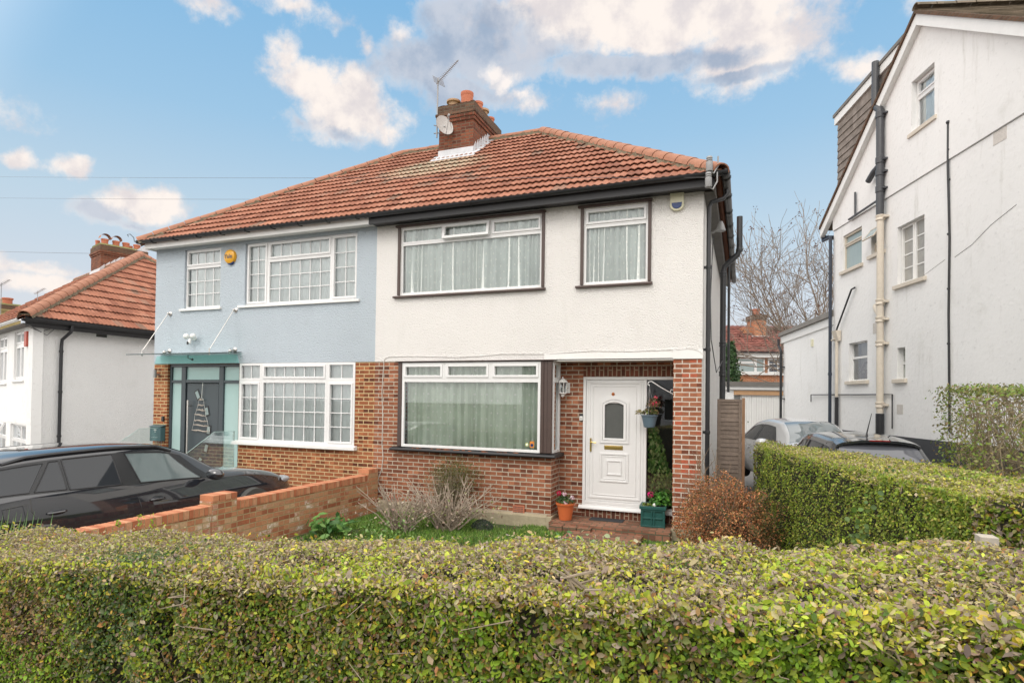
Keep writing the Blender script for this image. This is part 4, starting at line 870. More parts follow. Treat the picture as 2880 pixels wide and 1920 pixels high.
f = MB(); gutter(f, c0+Vector((.05, -.05, -.05)), c0+Vector((.05, Ls, -.05)), (1, 0, 0), r=.07); f.box(-4.50, -4.47, 0, 8.3, 3.86, 4.115); f.box(-4.469, -4.45, -.15, 8.3, 3.9, 4.13); f.box(-4.749, -4.505, 0, 8.3, 3.9, 3.915); f.build('side_gutter', M_blackp, lh, smooth=True)
f = MB(Mf); f.box(-13, .2, -.25, -.001, 3.93, 3.96); f.build('soffit', M_soffit, lh)
f = MB(); f.tube([(-4.40, .95, 4.0), (-4.41, .92, 3.82), (-4.66, .86, 3.62), (-4.67, .85, 3.45), (-4.67, .85, -1.5)], .042, 10)
for z in (3.3, 2.2, 1.0, .0): f.lathe([(.05, -.03), (.054, 0), (.05, .03)], (-4.67, .85, z), 12)
f.build('downpipe', M_black, lh, smooth=True)
f = MB(); f.tube([(-4.70, -.0, 3.9), (-4.70, .35, 3.78), (-4.70, .62, 3.9)], .008, 5); f.tube([(-4.70, .1, 3.9), (-4.70, .5, 3.70), (-4.70, .72, 3.93)], .008, 5); f.build('cable_loop', M_cable, lh)
# chimney of that house, set on the ridge
nsl = (-fd).cross(Bf).normalized(); nsl = nsl if nsl.z > 0 else -nsl
_r = Vector(tuple(ray(*c1(885, 515)))); _t = (c0-Vector(tuple(C))).dot(nsl)/_r.dot(nsl); k0 = Vector(tuple(C))+_r*_t
Mc = frame(k0.x, k0.y, 0, AL); Mcs = Mc @ Matrix.Rotation(R_(90), 4, 'Z')       # Mcs: side face, its x runs back
def chim(root, M, x0, x1, y0, y1, zb, zt, mat=M_brick_c, npots=5):
    f = MB(M); f.box(x0, x1, y0, y1, zb, zt-.42); f.box(x0-.03, x1+.03, y0-.03, y1+.03, zt-.42, zt-.34); f.box(x0-.06, x1+.06, y0-.06, y1+.06, zt-.339, zt-.27); o = f.build('chimney', mat, root)
    f = MB(M); f.box(x0-.03, x1+.03, y0-.03, y1+.03, zt-.269, zt-.03); f.build('chimney_cap', M_brick_d, o, bevel=.01)
    f = MB(M); f.prism([(x0, y0, zt-.03), (x1, y0, zt-.03), (x1-.15, y0, zt+.06), (x0+.15, y0, zt+.06)], (0, y1-y0, 0)); f.build('haunching', M_haunch, o)
    return o
zt = at(*c1(885, 268), Mc, 0).z; wl = -at(*c1(806, 300), Mc, 0).x; dl = min(3.2, at(*c1(1300, 360), Mcs, 0).x)
zt_c = zt-.35
lc = chim(lh, Mc, -wl, 0, 0, dl, k0.z-.5, zt)
for i, (px, xo) in enumerate(((875, .75), (930, .35), (1030, .35), (1118, .35), (1215, .35), (1165, .7))):
    q = at(*c1(px, 270), Mcs, xo); py_ = min(q.x, dl-.15); f = MB(Mc); pot(f, -wl*xo, py_, zt, .08 if i in (0, 5) else .125, .30, 1.12)
    p_ = f.build('chimney_pot', M_pot, lc, smooth=True)
    if i in (1, 2):
        f = MB(Mc); f.add([(-wl*xo+x, py_+.19*math.cos(t), zt+.32+.19*math.sin(t)) for x in (-.16, .16) for t in np.linspace(0, math.pi, 9)], [(t, t+1, 10+t, 9+t) for t in range(8)]); f.build('pot_hood', M_ridge, p_, smooth=True)
f = MB(Mc); slp = (ap.z-4.1)/dfm
for i in range(11):
    y = -.05+i*.19; z = k0.z+y*slp; f.prism([(.004, y, z-.08), (.004, y+.21, z+.06), (.004, y+.19, z+.38), (.004, y+.03, z+.22)], (.012, 0, 0))
f.box(-wl-.05, .03, -.03, -.002, k0.z-.05, k0.z+.16); f.build('lead_flashing', M_lead, lc)

# a further house down the hill, only its chimney and aerials clear the roof
fh = thing('neighbour_house', 'distant house at the left edge whose buff chimney just clears the nearer tiled roof', 'house', (-24, 12, 0), AL)
Mh = frame(-24, 12, 0, AL); f = MB(Mh); f.box(-6, 6, 0, 8, -3, 2.6); f.build('wall', M_render_n, fh)
f = MB(Mh); f.add([(-6.3, -.3, 2.6), (6.3, -.3, 2.6), (6.3, 8.3, 2.6), (-6.3, 8.3, 2.6), (-2, 4, 5.4), (2, 4, 5.4)], [(0, 1, 5, 4), (1, 2, 5), (2, 3, 4, 5), (3, 0, 4)]); f.build('roof', M_tile3, fh)
c = C+ray(14, 860)*31; zc = c[2]; Mq = frame(c[0], c[1], 0, AL)
co = chim(fh, Mq, -1.0, .9, -.5, .5, 2.0, zc, pm('buff_chimney_brick', (.34, .27, .12), .9, vary=.4))
for x in (-.6, 0, .6): f = MB(Mq); pot(f, x, 0, zc, .2, .35, 1.2); f.build('chimney_pot', M_potb if x < .5 else M_pot, co, smooth=True)
def aerial(px, py, dist, s=1.0, below=1.2):
    c = Vector(tuple(C+ray(px, py)*dist)); f = MB(); f.tube([c-Vector((0, 0, below)), c+Vector((0, 0, .1*s))], .02*s, 5)
    d = Vector((.9, .2, .45))*s; a = c-d*.25; b = c+d*.6; f.tube([a, b], .015*s, 4)
    for i in range(8): p = a.lerp(b, .1+.12*i); f.tube([p-Vector((.1, -.3, 0))*s*.5, p+Vector((.1, -.3, 0))*s*.5], .01*s, 4)
    return f
aerial(106, 822, 22, .55, .6).build('tv_aerial', M_gal, lh)
aerial(4, 800, 30, .9, 2.2).build('tv_aerial', M_gal, fh)

# ------------------------------------------------------------ tall white house on the right
ew = np.array([.282, -.959]); ew /= np.hypot(*ew); RA = (15.47, 7.86)
rzr = math.degrees(math.atan2(ew[1], ew[0])); Mr = frame(RA[0], RA[1], 0, rzr)
rh = thing('tall_white_house', 'tall white rendered gable house with pipes and a tile hung dormer at the right edge', 'house', (RA[0], RA[1], 0), rzr)
def rp(p, y=0): q = at(p[0], p[1], Mr, y); return (q.x, q.z)
XR0, XR1 = -1.67, 8.2; AX, AZ = 2.58, 10.62; ZEV = 7.2
wins = dict(loft=(2.18, 3.0, 8.22, 9.35), w1=(-1.10, -.07, 5.83, 6.80), w2=(.41, 1.0, 5.91, 6.56), w3=(1.58, 2.61, 4.93, 6.27), w4=(-.75, .23, 2.78, 3.79), w5=(1.57, 1.90, 2.76, 3.47))
holes = [wins[k] for k in ('w1', 'w2', 'w3', 'w4', 'w5')]
m = MB(Mr).wall(XR0, XR1, 1.44, 7.09, holes, th=.25); m.build('gable_wall', M_smooth_w, rh)
# upper gable, slightly proud band under it
sl_ = (AZ-7.29)/(AX+2.17); g0 = lambda x: 10.55-abs(x-AX)*sl_
f = MB(Mr); xs = sorted({XR0, 2.18, 3.0, AX, XR1, *np.linspace(XR0, XR1, 13)})
for i in range(len(xs)-1):
    a, b = xs[i], xs[i+1]; za, zb = max(7.11, g0(a)), max(7.11, g0(b))
    if a >= 2.18-1e-6 and b <= 3.0+1e-6: f.quad((a, -.03, 7.11), (b, -.03, 7.11), (b, -.03, 8.22), (a, -.03, 8.22)); f.quad((a, -.03, 9.35), (b, -.03, 9.35), (b, -.03, zb), (a, -.03, za))
    else: f.quad((a, -.03, 7.11), (b, -.03, 7.11), (b, -.03, zb), (a, -.03, za))
q = [(2.18, 8.22), (3.0, 8.22), (3.0, 9.35), (2.18, 9.35)]
for k in range(4): (p, r), (u, w) = q[k], q[(k+1) % 4]; f.quad((u, -.03, w), (p, -.03, r), (p, .22, r), (u, .22, w))
f.quad((XR0, -.03, 7.11), (XR1, -.03, 7.11), (XR1, .1, 7.09), (XR0, .1, 7.09)); f.build('upper_gable', M_smooth_w, rh)
f = MB(Mr); f.box(XR0, XR1, 8.9, 9.1, 0, 6.6); f.box(XR0, XR0+.2, .251, 8.9, 1.0, 7.2); f.box(XR1-.2, XR1, .251, 8.9, 1.0, 7.2); f.box(XR0+.2, XR1-.2, .8, .85, 1.4, 7.0); f.box(1.5, 3.6, .5, .55, 7.4, 9.3); f.build('rear_wall', M_render_n, rh)
f = MB(Mr); f.box(XR0-.02, XR1, -.03, .2, -.3, 1.439); f.build('black_plinth', M_plinthb, rh)
# verge boards and tiles
for nm, mt, t0, t1, y0, y1 in (('barge_board', M_white, .02, .27, -.16, -.031), ('verge_strip', M_brick_d, -.06, .02, -.20, .05)):
    f = MB(Mr); L_, R__ = (-2.2, g0(-2.2)+.12), (XR1+.4, g0(XR1+.4)+.12); AP = (AX, 10.55+.12)
    for (a, b) in ((L_, AP), (AP, R__)): f.prism([(a[0], y0, a[1]-t0), (b[0], y0, b[1]-t0), (b[0], y0, b[1]-t1), (a[0], y0, a[1]-t1)], (0, y1-y0, 0))
    f.build(nm, mt, rh)
Bm = Mr.to_3x3(); m = MB()
RS = math.hypot(XR1+.4-AX, (XR1+.4-AX)*sl_)
P0 = Mr @ Vector((XR1+.4, -.16, g0(XR1+.4)+.15)); roof_slope(m, P0, Bm @ Vector((0, 1, 0)), Bm @ Vector((-1, 0, sl_)), RS, lambda s: 0, lambda s: 9.4, course=.13, tw=.085, hgt=.004, lip=.03, step=.085)
P0 = Mr @ Vector((-2.25, 9.3, g0(-2.25)+.15)); roof_slope(m, P0, Bm @ Vector((0, -1, 0)), Bm @ Vector((1, 0, sl_)), math.hypot(AX+2.25, (AX+2.25)*sl_), lambda s: 0, lambda s: 9.46, course=.2, tw=.085, hgt=.003, lip=.02, step=.2)
rr = m.build('roof', M_tileg, rh); ridge_tiles(rr, Mr @ Vector((AX, -.18, 10.80)), Mr @ Vector((AX, 9.3, 10.80)), r=.11, L=.4, mat=M_tileg, bed=False)
# dormer
DZ = 10.38; f = MB(Mr); xe = AX-(10.55-DZ+.1)/sl_
cheek = [(-1.47, .03, 7.6), (-1.2, .03, g0(-1.2)-.1), (xe, .03, DZ-.02), (-1.47, .03, DZ-.22)]
f.prism([(-1.47, .03, 7.6), (AX-.8, .03, DZ-.3), (AX-.30, .03, DZ+.17), (-1.47, .03, DZ-.24)], (0, 8, 0)); do = f.build('dormer', M_hang, rh)
f = MB(Mr); nrow = 13
for i in range(nrow+1):
    z = DZ-.26-i*.2; xr_ = min(xe, AX-(10.55-z+.05)/sl_+.25)
    if xr_ > -1.45: f.prism([(-1.50, .03, z), (xr_, .03, z), (xr_, .008, z-.2), (-1.50, .008, z-.2)], (0, .02, 0)); 
f.build('hung_tiles', M_hang, do)
f = MB(Mr); f.prism([(-1.62, -.02, DZ-.24), (xe-.05, -.02, DZ-.04), (xe+.12, -.02, DZ+.18), (-1.62, -.02, DZ-.02)], (0, 8.1, 0)); f.build('dormer_fascia', M_white, do); f = MB(Mr); f.prism([(-1.66, -.05, DZ-.018), (xe+.12, -.05, DZ+.182), (xe+.15, -.05, DZ+.27), (-1.66, -.05, DZ+.07)], (0, 8.1, 0)); f.build('dormer_roof', M_roofgrey, do)
# windows
M_gp = pm('dirty_obscure_glass', (.33, .32, .29), .3, vary=.3, vs=4); M_gp2 = pm('grey_obscure_glass', (.30, .37, .37), .2, vary=.1)
def w_(k, cells, gl, mt=M_white, **kw):
    a, b, z0, z1 = wins[k]; return window(rh, Mr, a, b, z0, z1, cells, glass=gl, frame_mat=mt, sill=(a-.1, b+.08, z0-.10, z0-.005, -.07, .08), sm=M_cream, **kw)
w_('loft', [(0, 1, .66, 1, 1, 1, 1), (0, 1, 0, .66, 0, 1, 1)], M_glass, M_upvc, y=.09, fw=.05, curtain=M_net)
w_('w1', [(0, 1, .70, 1, 1, 1, 1), (0, 1, 0, .70, 0, 1, 1)], M_gp2, M_cream, y=.05, fw=.03, sash_w=.035)
w_('w2', [(0, 1, .0, .45, 0, 1, 1)], pm('yellowed_glass', (.50, .42, .22), .4), M_cream, y=.08, fw=.05)
f = MB(Mr @ Matrix.Translation((.7, -.0, 6.53)) @ Matrix.Rotation(R_(-38), 4, 'X')); f.ring(-.27, .27, -.36, 0, .03, -.03, .0); ov = f.build('open_vent', M_cream, rh); f = MB(Mr @ Matrix.Translation((.7, -.0, 6.53)) @ Matrix.Rotation(R_(-38), 4, 'X')); f.box(-.25, .25, -.02, -.01, -.34, -.02); f.build('pane', M_gp2, ov)
w_('w3', [(0, .5, 0, 1, 1, 1, 4), (.5, 1, 0, 1, 0, 1, 4)], M_gp, M_white, y=.10, fw=.035, sash_w=.03, bars_w=.016)
w_('w4', [(0, 1, .60, 1, 0, 1, 1), (0, 1, 0, .60, 0, 1, 1)], M_glass, M_white, y=.09, fw=.03)
w_('w5', [(0, 1, .5, 1, 0, 1, 1), (0, 1, 0, .5, 0, 1, 1)], pm('leafy_obscure_glass', (.16, .19, .13), .25, vary=.7, vs=12), M_white, y=.12, fw=.025)
f = MB(Mr); a, b, z0, z1 = wins['w4']; f.box(a+.05, b-.05, .3, .34, z0, z1); f.build('interior', M_gp, rh)
f = MB(Mr); f.box(a+.1, a+.3, .17, .28, z0+.03, z0+.2); f.box(a+.45, a+.62, .2, .28, z0+.03, z0+.28); f.tube([(a+.2, .2, z0+.2), (a+.5, .18, z0+.45), (a+.75, .22, z0+.5)], .03, 6); f.tube([(a+.1, .2, z0+.35), (a+.5, .2, z0+.25)], .02, 6); f.build('window_clutter', pm('clutter', (.10, .08, .07), .6, vary=.8, vs=9), rh)
# pipes
bx = 1.07; f = MB(Mr); f.tube([(bx-.30, -.09, 10.62), (bx-.30, -.09, 9.62), (bx-.27, -.10, 9.50), (bx-.02, -.13, 9.30), (bx, -.13, 9.18), (bx, -.13, 6.72)], .085, 14)
for z in (9.16, 8.05, 7.75, 7.35): f.lathe([(.088, -.08), (.102, -.07), (.102, .07), (.088, .08)], (bx, -.13, z), 14); f.box(bx-.02, bx+.16, -.13, -.03, z-.02, z+.02)
f.tube([(bx, -.13, 7.95), (bx-.28, -.14, 7.87), (bx-.5, -.16, 7.72)], .07, 10); f.tube([(bx, -.13, 7.12), (-.6, -.08, 7.12)], .028, 8); f.tube([(-.25, -.08, 7.12), (-.28, -.07, 7.75)], .028, 8)
f.build('soil_stack', pm('grey_black_pipe', (.055, .058, .065), .4, vary=.2), rh, smooth=True)
f = MB(Mr); f.tube([(bx, -.12, 6.70), (bx, -.12, 1.95)], .078, 14)
for z in (6.66, 4.62, 4.20, 3.62, 2.15): f.lathe([(.08, -.07), (.105, -.06), (.105, -.03), (.085, 0), (.105, .03), (.105, .06), (.08, .07)], (bx, -.12, z), 14); f.box(bx-.03, bx+.17, -.12, -.0, z-.025, z+.025)
f.tube([(bx, -.12, 4.30), (bx-.2, -.10, 4.48), (bx-.38, -.03, 4.58)], .07, 10); f.build('iron_stack', M_cream, rh, smooth=True)
f = MB(Mr); f.tube([(bx, -.12, 1.94), (bx, -.12, 1.4)], .092, 14); f.build('stack_base', M_black, rh)
cxp = -1.30; f = MB(Mr); f.tube([(cxp, -.07, 3.9), (cxp, -.07, 2.35)], .042, 10); f.xprism([(-.16, 4.2), (-.02, 4.2), (-.02, 3.92), (-.08, 3.9)], cxp-.13, cxp+.13); f.tube([(cxp-.2, -.12, 3.95), (cxp-.05, -.1, 3.98)], .03, 8); f.build('rain_hopper', M_cream, rh, smooth=False)
f = MB(Mr); f.tube([(cxp+.04, -.1, 4.2), (cxp+.1, -.1, 4.28), (-.42, -.09, 5.2), (-.34, -.03, 5.24)], .024, 8); f.build('waste_pipe', M_black, rh); f = MB(Mr); f.tube([(cxp, -.07, 2.34), (cxp, -.07, 1.4)], .05, 10); f.build('drain_pipe', M_black, rh)
f = MB(Mr); ex_ = at(*d2(640, 1000), Mr, 0).x; f.tube([(at(*d2(893, 1068), Mr, 0).x, -.04, 2.2), (at(*d2(893, 1003), Mr, 0).x, -.04, 2.42), (bx-.1, -.04, 2.40), (1.45, -.04, 2.40), (1.45, -.04, 1.6)], .016, 6); f.build('conduit', M_black, rh)
f = MB(Mr); f.tube([(XR0+.02, -.1, 6.95), (XR0+.02, -.1, .2)], .045, 10); f.tube([(-2.15, -.1, 7.05), (-2.15, -.1, 6.95), (XR0+.02, -.1, 6.93)], .04, 8)
for z in (5.9, 3.0): f.lathe([(.052, -.04), (.056, 0), (.052, .04)], (XR0+.02, -.1, z), 12)
f.box(-2.22, -2.10, -.05, 8.9, 7.0, 7.1); f.build('downpipe', pm('blue_black_pipe', (.03, .04, .06), .4, vary=.3), rh, smooth=True)
f = MB(Mr); xx = 3.45; f.tube([(xx, -.035, 7.84), (xx-.01, -.035, 7.0), (xx+.02, -.02, 5.5), (xx-.01, -.02, 4.0), (xx+.02, -.02, 2.0), (xx+.03, -.03, 1.66), (xx+.10, -.03, 1.62)], .022, 8); f.blob((xx, -.035, 7.86), .04)
for z in (7.3, 6.7, 5.6, 4.5, 3.4, 2.4): f.lathe([(.026, -.02), (.032, 0), (.026, .02)], (xx, -.025, z), 10)
f.build('cable_pipe', M_black, rh, smooth=True)
for p, w, h in ((d3(1470, 1000), .32, .22), (d4(475, 835), .22, .26), (d4(630, 1345), .24, .22)):
    x, z = rp(p); f = MB(Mr); f.box(x-w/2, x+w/2, -.036 if z > 7 else -.006, .0, z-h/2, z+h/2); f.build('air_brick', pm('painted_air_brick', (.55, .52, .48), .8, vary=.3, vs=40), rh)
f = MB(Mr); f.tube([(3.6, -.002, 5.1), (4.1, -.002, 5.22), (4.6, -.002, 5.45), (5.2, -.002, 5.62)], .005, 4); f.tube([(2.6, -.002, 4.95), (3.3, -.002, 5.12)], .003, 4); f.build('wall_crack', M_dark, rh)
# rear single-storey extension
e0 = rp(d2(635, 500))[0]; f = MB(Mr); ze0, ze1 = rp(d2(605, 470))[1], rp(d2(1068, 290))[1]
f.prism([(e0, .02, -.3), (XR0-.001, .02, -.3), (XR0-.001, .02, ze1-.2), (e0, .02, ze0-.2)], (0, 5, 0)); exo = f.build('rear_extension', M_smooth_w, rh)
f = MB(Mr); f.prism([(e0-.2, -.02, ze0-.22), (XR0-.001, -.02, ze1-.22), (XR0-.001, -.02, ze1+.02), (e0-.2, -.02, ze0+.02)], (0, 5.05, 0)); f.build('extension_fascia', M_white, exo)
f = MB(Mr); f.prism([(e0-.25, -.10, ze0+.021), (XR0-.001, -.10, ze1+.021), (XR0-.001, -.06, ze1+.20), (e0-.22, -.06, ze0+.16)], (0, 5.15, 0)); f.build('extension_roof', M_roofgrey, exo)
f = MB(Mr); f.tube([(e0-.22, -.08, ze0-.05), (e0-.2, -.08, ze0-.3), (e0+.03, -.08, ze0-.5), (e0+.03, -.08, .2)], .045, 10)
for z in (3.4, 2.3): f.box(e0, e0+.14, -.08, .02, z-.02, z+.02)
f.build('downpipe', M_black, exo, smooth=True)
x, z = rp(d2(890, 515)); f = MB(Mr); f.box(x-.06, x+.06, -.02, .02, z-.11, z+.11); f.build('wall_vent', M_cream2, exo)

# ------------------------------------------------------------ garage and far house behind
Mg = frame(*(C+ray(*d2(150, 900))*24)[:2], 0, 21.3)
gr = thing('garage', 'white flat roofed garage behind the fence and the silver car', 'garage', tuple(Mg.translation), 21.3)
def gp(p, y=0): q = at(p[0], p[1], Mg, y); return q.x, q.z
zt = gp(d2(300, 870))[1]; zf = gp(d2(300, 925))[1]; zo = gp(d2(300, 970))[1]; xr_ = gp(d2(630, 900))[0]+.5; xo = gp(d2(200, 950))[0]
f = MB(Mg); f.wall(-4, xr_, -.2, zf, [(xo, xr_-.3, -.1, zf-.05)]); f.box(-4, xr_, .3, 5, -.2, zf); f.build('wall', M_smooth_w, gr)
f = MB(Mg); f.box(-4.1, xr_+.1, -.10, 5, zf, zt-.12); f.build('fascia', M_white, gr); f = MB(Mg); f.box(-4.15, xr_+.15, -.16, 5.1, zt-.12, zt+.06); f.build('roof', M_roofgrey, gr)
f = MB(Mg); f.box(xo, xr_, -.03, .04, zf-.22, zf-.04); f.build('lintel', M_ply, gr)
f = MB(Mg); [f.box(xo+.35+.1*i, xo+.44+.1*i, .05, .09, -.1, zo) for i in range(int((xr_-xo-.4)/.1))]; f.box(xo+.3, xr_, .10, .12, -.1, zo); f.build('garage_door', M_white, gr)
Mk = frame(*(C+ray(*d2(150, 700))*33)[:2], 0, 21.3)
fk = thing('rear_house', 'brick and white house far behind the garage with dark red roof and chimney', 'house', tuple(Mk.translation), 21.3)
def kp(p, y=0): q = at(p[0], p[1], Mk, y); return q.x, q.z
zr1 = kp(d2(300, 350))[1]; ze_ = kp(d2(400, 600))[1]; zw0 = kp(d2(400, 778))[1]; zbk = kp(d2(300, 780))[1]
xa = kp(d2(215, 700))[0]; xb = kp(d2(470, 700))[0]; xc = kp(d2(498, 700))[0]; xd = xc+2.2
f = MB(Mk); f.box(-6, 9, 0, 8, -.2, ze_); f.build('wall', M_brick_f, fk); f = MB(Mk); f.box(-6, 9, -.25, -.002, ze_-.28, ze_-.02); f.build('fascia', M_white, fk); f = MB(Mk); f.box(-6, 9, -.36, -.252, ze_-.04, ze_+.08); f.build('gutter', M_black, fk)
m = MB(); sl2 = math.hypot(4.2, zr1-ze_-.8); O2 = Mk @ Vector((-6.2, -.4, ze_)); roof_slope(m, O2, Mk.to_3x3() @ Vector((1, 0, 0)), Mk.to_3x3() @ Vector((0, 4.2, (zr1-ze_)*1.25)), math.hypot(4.2, (zr1-ze_)*1.25), lambda s: s*.6, lambda s: 15.4-s*.6, course=.3, step=.075, tw=.3); m.build('roof', M_tile3, fk)
window(fk, Mk, xa, xb, zw0, ze_-.32, [(0, .68, .7, 1, 0, 1, 1), (0, .68, 0, .7, 0, 1, 1), (.68, 1, 0, 1, 0, 1, 1)], y=-.06, fw=.07, glass=M_gp2, sill=(xa-.1, xb+.1, zw0-.12, zw0-.01, -.14, -.0))
window(fk, Mk, xc, xd, zw0, ze_-.32, [(0, .5, 0, 1, 0, 2, 3), (.5, 1, 0, 1, 0, 2, 3)], y=-.06, fw=.07, glass=pm('dark_pane', (.03, .04, .06), .1), bars_w=.02, sill=(xc-.1, xd+.1, zw0-.12, zw0-.01, -.14, -.0))
xk0, zk0 = kp(d2(385, 460), 2.); xk1, zk1 = kp(d2(488, 235), 2.); f = MB(Mk); f.box(xk0, xk1, 2., 3.2, zk0-1.5, zk1-.5); f.box(xk0-.5, xk0, 2.4, 3.4, zk0-1, zk1-.9); ck = f.build('chimney', M_brick_f, fk)
f = MB(Mk); f.box(xk0-.05, xk1+.05, 1.95, 3.25, zk1-.5, zk1-.2); f.build('chimney_cap', M_brick_d, ck)
for x in (xk0+.3, xk1-.35): f = MB(Mk); pot(f, x, 2.6, zk1-.2, .2, .4, 1.1); f.build('chimney_pot', M_pot, ck)
f = MB(Mk); f.box(xk0-.2, xk1+.15, 1.9, 2.0, zk0-.25, zk0+.05); f.build('lead_flashing', M_lead, ck)
f = MB(Mk); x, z = kp(d2(350, 100), 2.5); f.tube([(x, 2.5, zk0), (x, 2.5, z+1.8)], .03, 5); f.tube([(x-1.2, 2.5, z+.9), (x+.5, 2.5, z+1.0)], .02, 4); f.build('tv_aerial', M_gal, fk)

# ------------------------------------------------------------ cars
def crs(pts, s):
    """smooth interpolation through (s, value...) rows"""
    P = np.array(pts, float); s = np.clip(s, P[0, 0], P[-1, 0]); i = int(np.clip(np.searchsorted(P[:, 0], s)-1, 0, len(P)-2))
    h = P[i+1, 0]-P[i, 0]; t = (s-P[i, 0])/h
    def tan(k):
        if k == 0: return (P[1]-P[0])/(P[1, 0]-P[0, 0])
        if k == len(P)-1: return (P[-1]-P[-2])/(P[-1, 0]-P[-2, 0])
        a = (P[k]-P[k-1])/(P[k, 0]-P[k-1, 0]); b = (P[k+1]-P[k])/(P[k+1, 0]-P[k, 0])
        return np.where(a*b > 0, 2*a*b/(a+b+1e-12*np.sign(a+b+1e-9)), 0)
    m0, m1 = tan(i)*h, tan(i+1)*h
    return (2*t**3-3*t**2+1)*P[i]+(t**3-2*t**2+t)*m0+(-2*t**3+3*t**2)*P[i+1]+(t**3-t**2)*m1
def car(name, label, M, rows, paint, glass, side_w, screens, wheels, doors=(), handles=(), mirrors=None, rails=None, extra=None, loc=None, rz=0, band=None):
    """rows: s, roof centre z, roof half width, belt z, belt half width, bottom z ; s grows towards the nose"""
    root = thing(name, label, 'car', loc, rz)
    L0, L1 = rows[0][0], rows[-1][0]
    def ringpts(s):
        _, zt, wt, zb, wb, z0 = crs(rows, s); zt = max(zt, zb+.015)
        hgt = zt-zb
        return [(wb*.90, z0), (wb*.975, z0+.10), (wb*1.0, z0+(zb-z0)*.45), (wb*.995, z0+(zb-z0)*.60), (wb*.968, z0+(zb-z0)*.78), (wb*.938, zb-.055), (wb*.918, zb-.010), (wb*.908, zb+min(.012, hgt*.2)),
                (wt+.035, zt-min(.10, hgt*.45)), (wt+.01, zt-min(.055, hgt*.3)), (wt*.86, zt-min(.022, hgt*.12)), (wt*.45, zt+.0), (0, zt+.006)]
    def side(s, f):
        r = ringpts(s); a, b = r[7], r[8]; return a[0]+(b[0]-a[0])*f, a[1]+(b[1]-a[1])*f
    def top(s, t):
        """t -1..1 across the car"""
        r = ringpts(s)[8:]; q = abs(t); xs = [p[0] for p in r][::-1]; zs = [p[1] for p in r][::-1]
        x = q*xs[-2]; return math.copysign(x, t), float(np.interp(x, xs, zs))
    f = MB(M); ss = np.linspace(L0, L1, 84); n = 13; vs = []
    for s in ss:
        r = ringpts(s); full = r+[(-x, z) for x, z in r[::-1][1:]]; vs += [(x, s, z) for x, z in full]
    m = 2*n-1; fs = [(i*m+k, i*m+k+1, (i+1)*m+k+1, (i+1)*m+k) for i in range(len(ss)-1) for k in range(m-1)]+[tuple(range(m)), tuple(range((len(ss)-1)*m, len(ss)*m))[::-1]]
    f.add(vs, fs); body = f.build('body', paint, root, smooth=True, sharp=50)
    def patch(fn, nu=14, nv=6):
        g_ = MB(M); vs = [fn(i/nu, j/nv) for j in range(nv+1) for i in range(nu+1)]
        g_.add(vs, [(j*(nu+1)+i, j*(nu+1)+i+1, (j+1)*(nu+1)+i+1, (j+1)*(nu+1)+i) for j in range(nv) for i in range(nu)]); return g_
    for sgn in (1, -1):
        if band:
            q_ = patch(lambda u, v: (lambda s, f_: (sgn*(side(s, f_)[0]+.003), s, side(s, f_)[1]))((band[0]+(band[1]-band[0])*u)*(1-v)+(band[2]+(band[3]-band[2])*u)*v, .0+.985*v), 30, 8).build('pillar_trim', M_pillar, root, smooth=True)
        for (b0, b1, t0, t1, f0, f1, gm) in side_w:
            def fn(u, v, o=.006, e=0):
                s = (b0+(b1-b0)*u)*(1-v)+(t0+(t1-t0)*u)*v; x, z = side(s, f0+(f1-f0)*v); return (sgn*(x+o), s, z)
            q = patch(fn).build('side_window', gm or glass, root, smooth=True)
            e = MB(M); pts = [fn(u, 0, .007) for u in np.linspace(0, 1, 9)]+[fn(1, v, .007) for v in np.linspace(0, 1, 6)[1:]]+[fn(u, 1, .007) for u in np.linspace(1, 0, 9)[1:]]+[fn(0, v, .007) for v in np.linspace(1, 0, 6)[1:]]
            e.tube(pts, .007, 5); e.build('window_trim', M_black, q)
        for pts in doors:
            e = MB(M); P = []
            for (s, z) in pts:
                r = ringpts(s); x = np.interp(z, [p[1] for p in r[:9]], [p[0] for p in r[:9]]); P.append((sgn*(x-.001), s, z))
            e.tube(P, .007, 4); e.build('door_gap', M_dark, root)
        for (s, z) in handles:
            r = ringpts(s); x = float(np.interp(z, [p[1] for p in r[:9]], [p[0] for p in r[:9]]))
            e = MB(M); e.blob((sgn*(x+.0), s, z), .1, sc=(.07, 1.0, .36)); hh = e.build('handle_recess', M_carg, root, smooth=True)
            e = MB(M); e.tube([(sgn*(x+.005), s-.10, z+.005), (sgn*(x+.035), s-.07, z+.008), (sgn*(x+.038), s+.06, z+.01), (sgn*(x+.005), s+.10, z+.008)], .013, 8); e.build('door_handle', paint, hh, smooth=True)
        if mirrors:
            s, z = mirrors; x = crs(rows, s)[4]; e = MB(M); e.blob((sgn*(x+.14), s, z), .11, sc=(1.35, .9, .78)); e.tube([(sgn*(x-.04), s+.05, z-.06), (sgn*(x+.08), s+.03, z-.03)], .025, 8); mi = e.build('door_mirror', paint, root, smooth=True)
            e = MB(M); e.blob((sgn*(x+.13), s-.05, z), .09, sc=(1.1, .45, .62)); e.build('mirror_glass', M_carg, mi, smooth=True)
        if rails:
            a, b = rails; e = MB(M); e.tube([(sgn*(side(s, .98)[0]-.02), s, side(s, 1)[1]+(.055 if 0 < k < 9 else .02)) for k, s in enumerate(np.linspace(a, b, 10))], .022, 6); e.build('roof_rail', M_black, root, smooth=True)
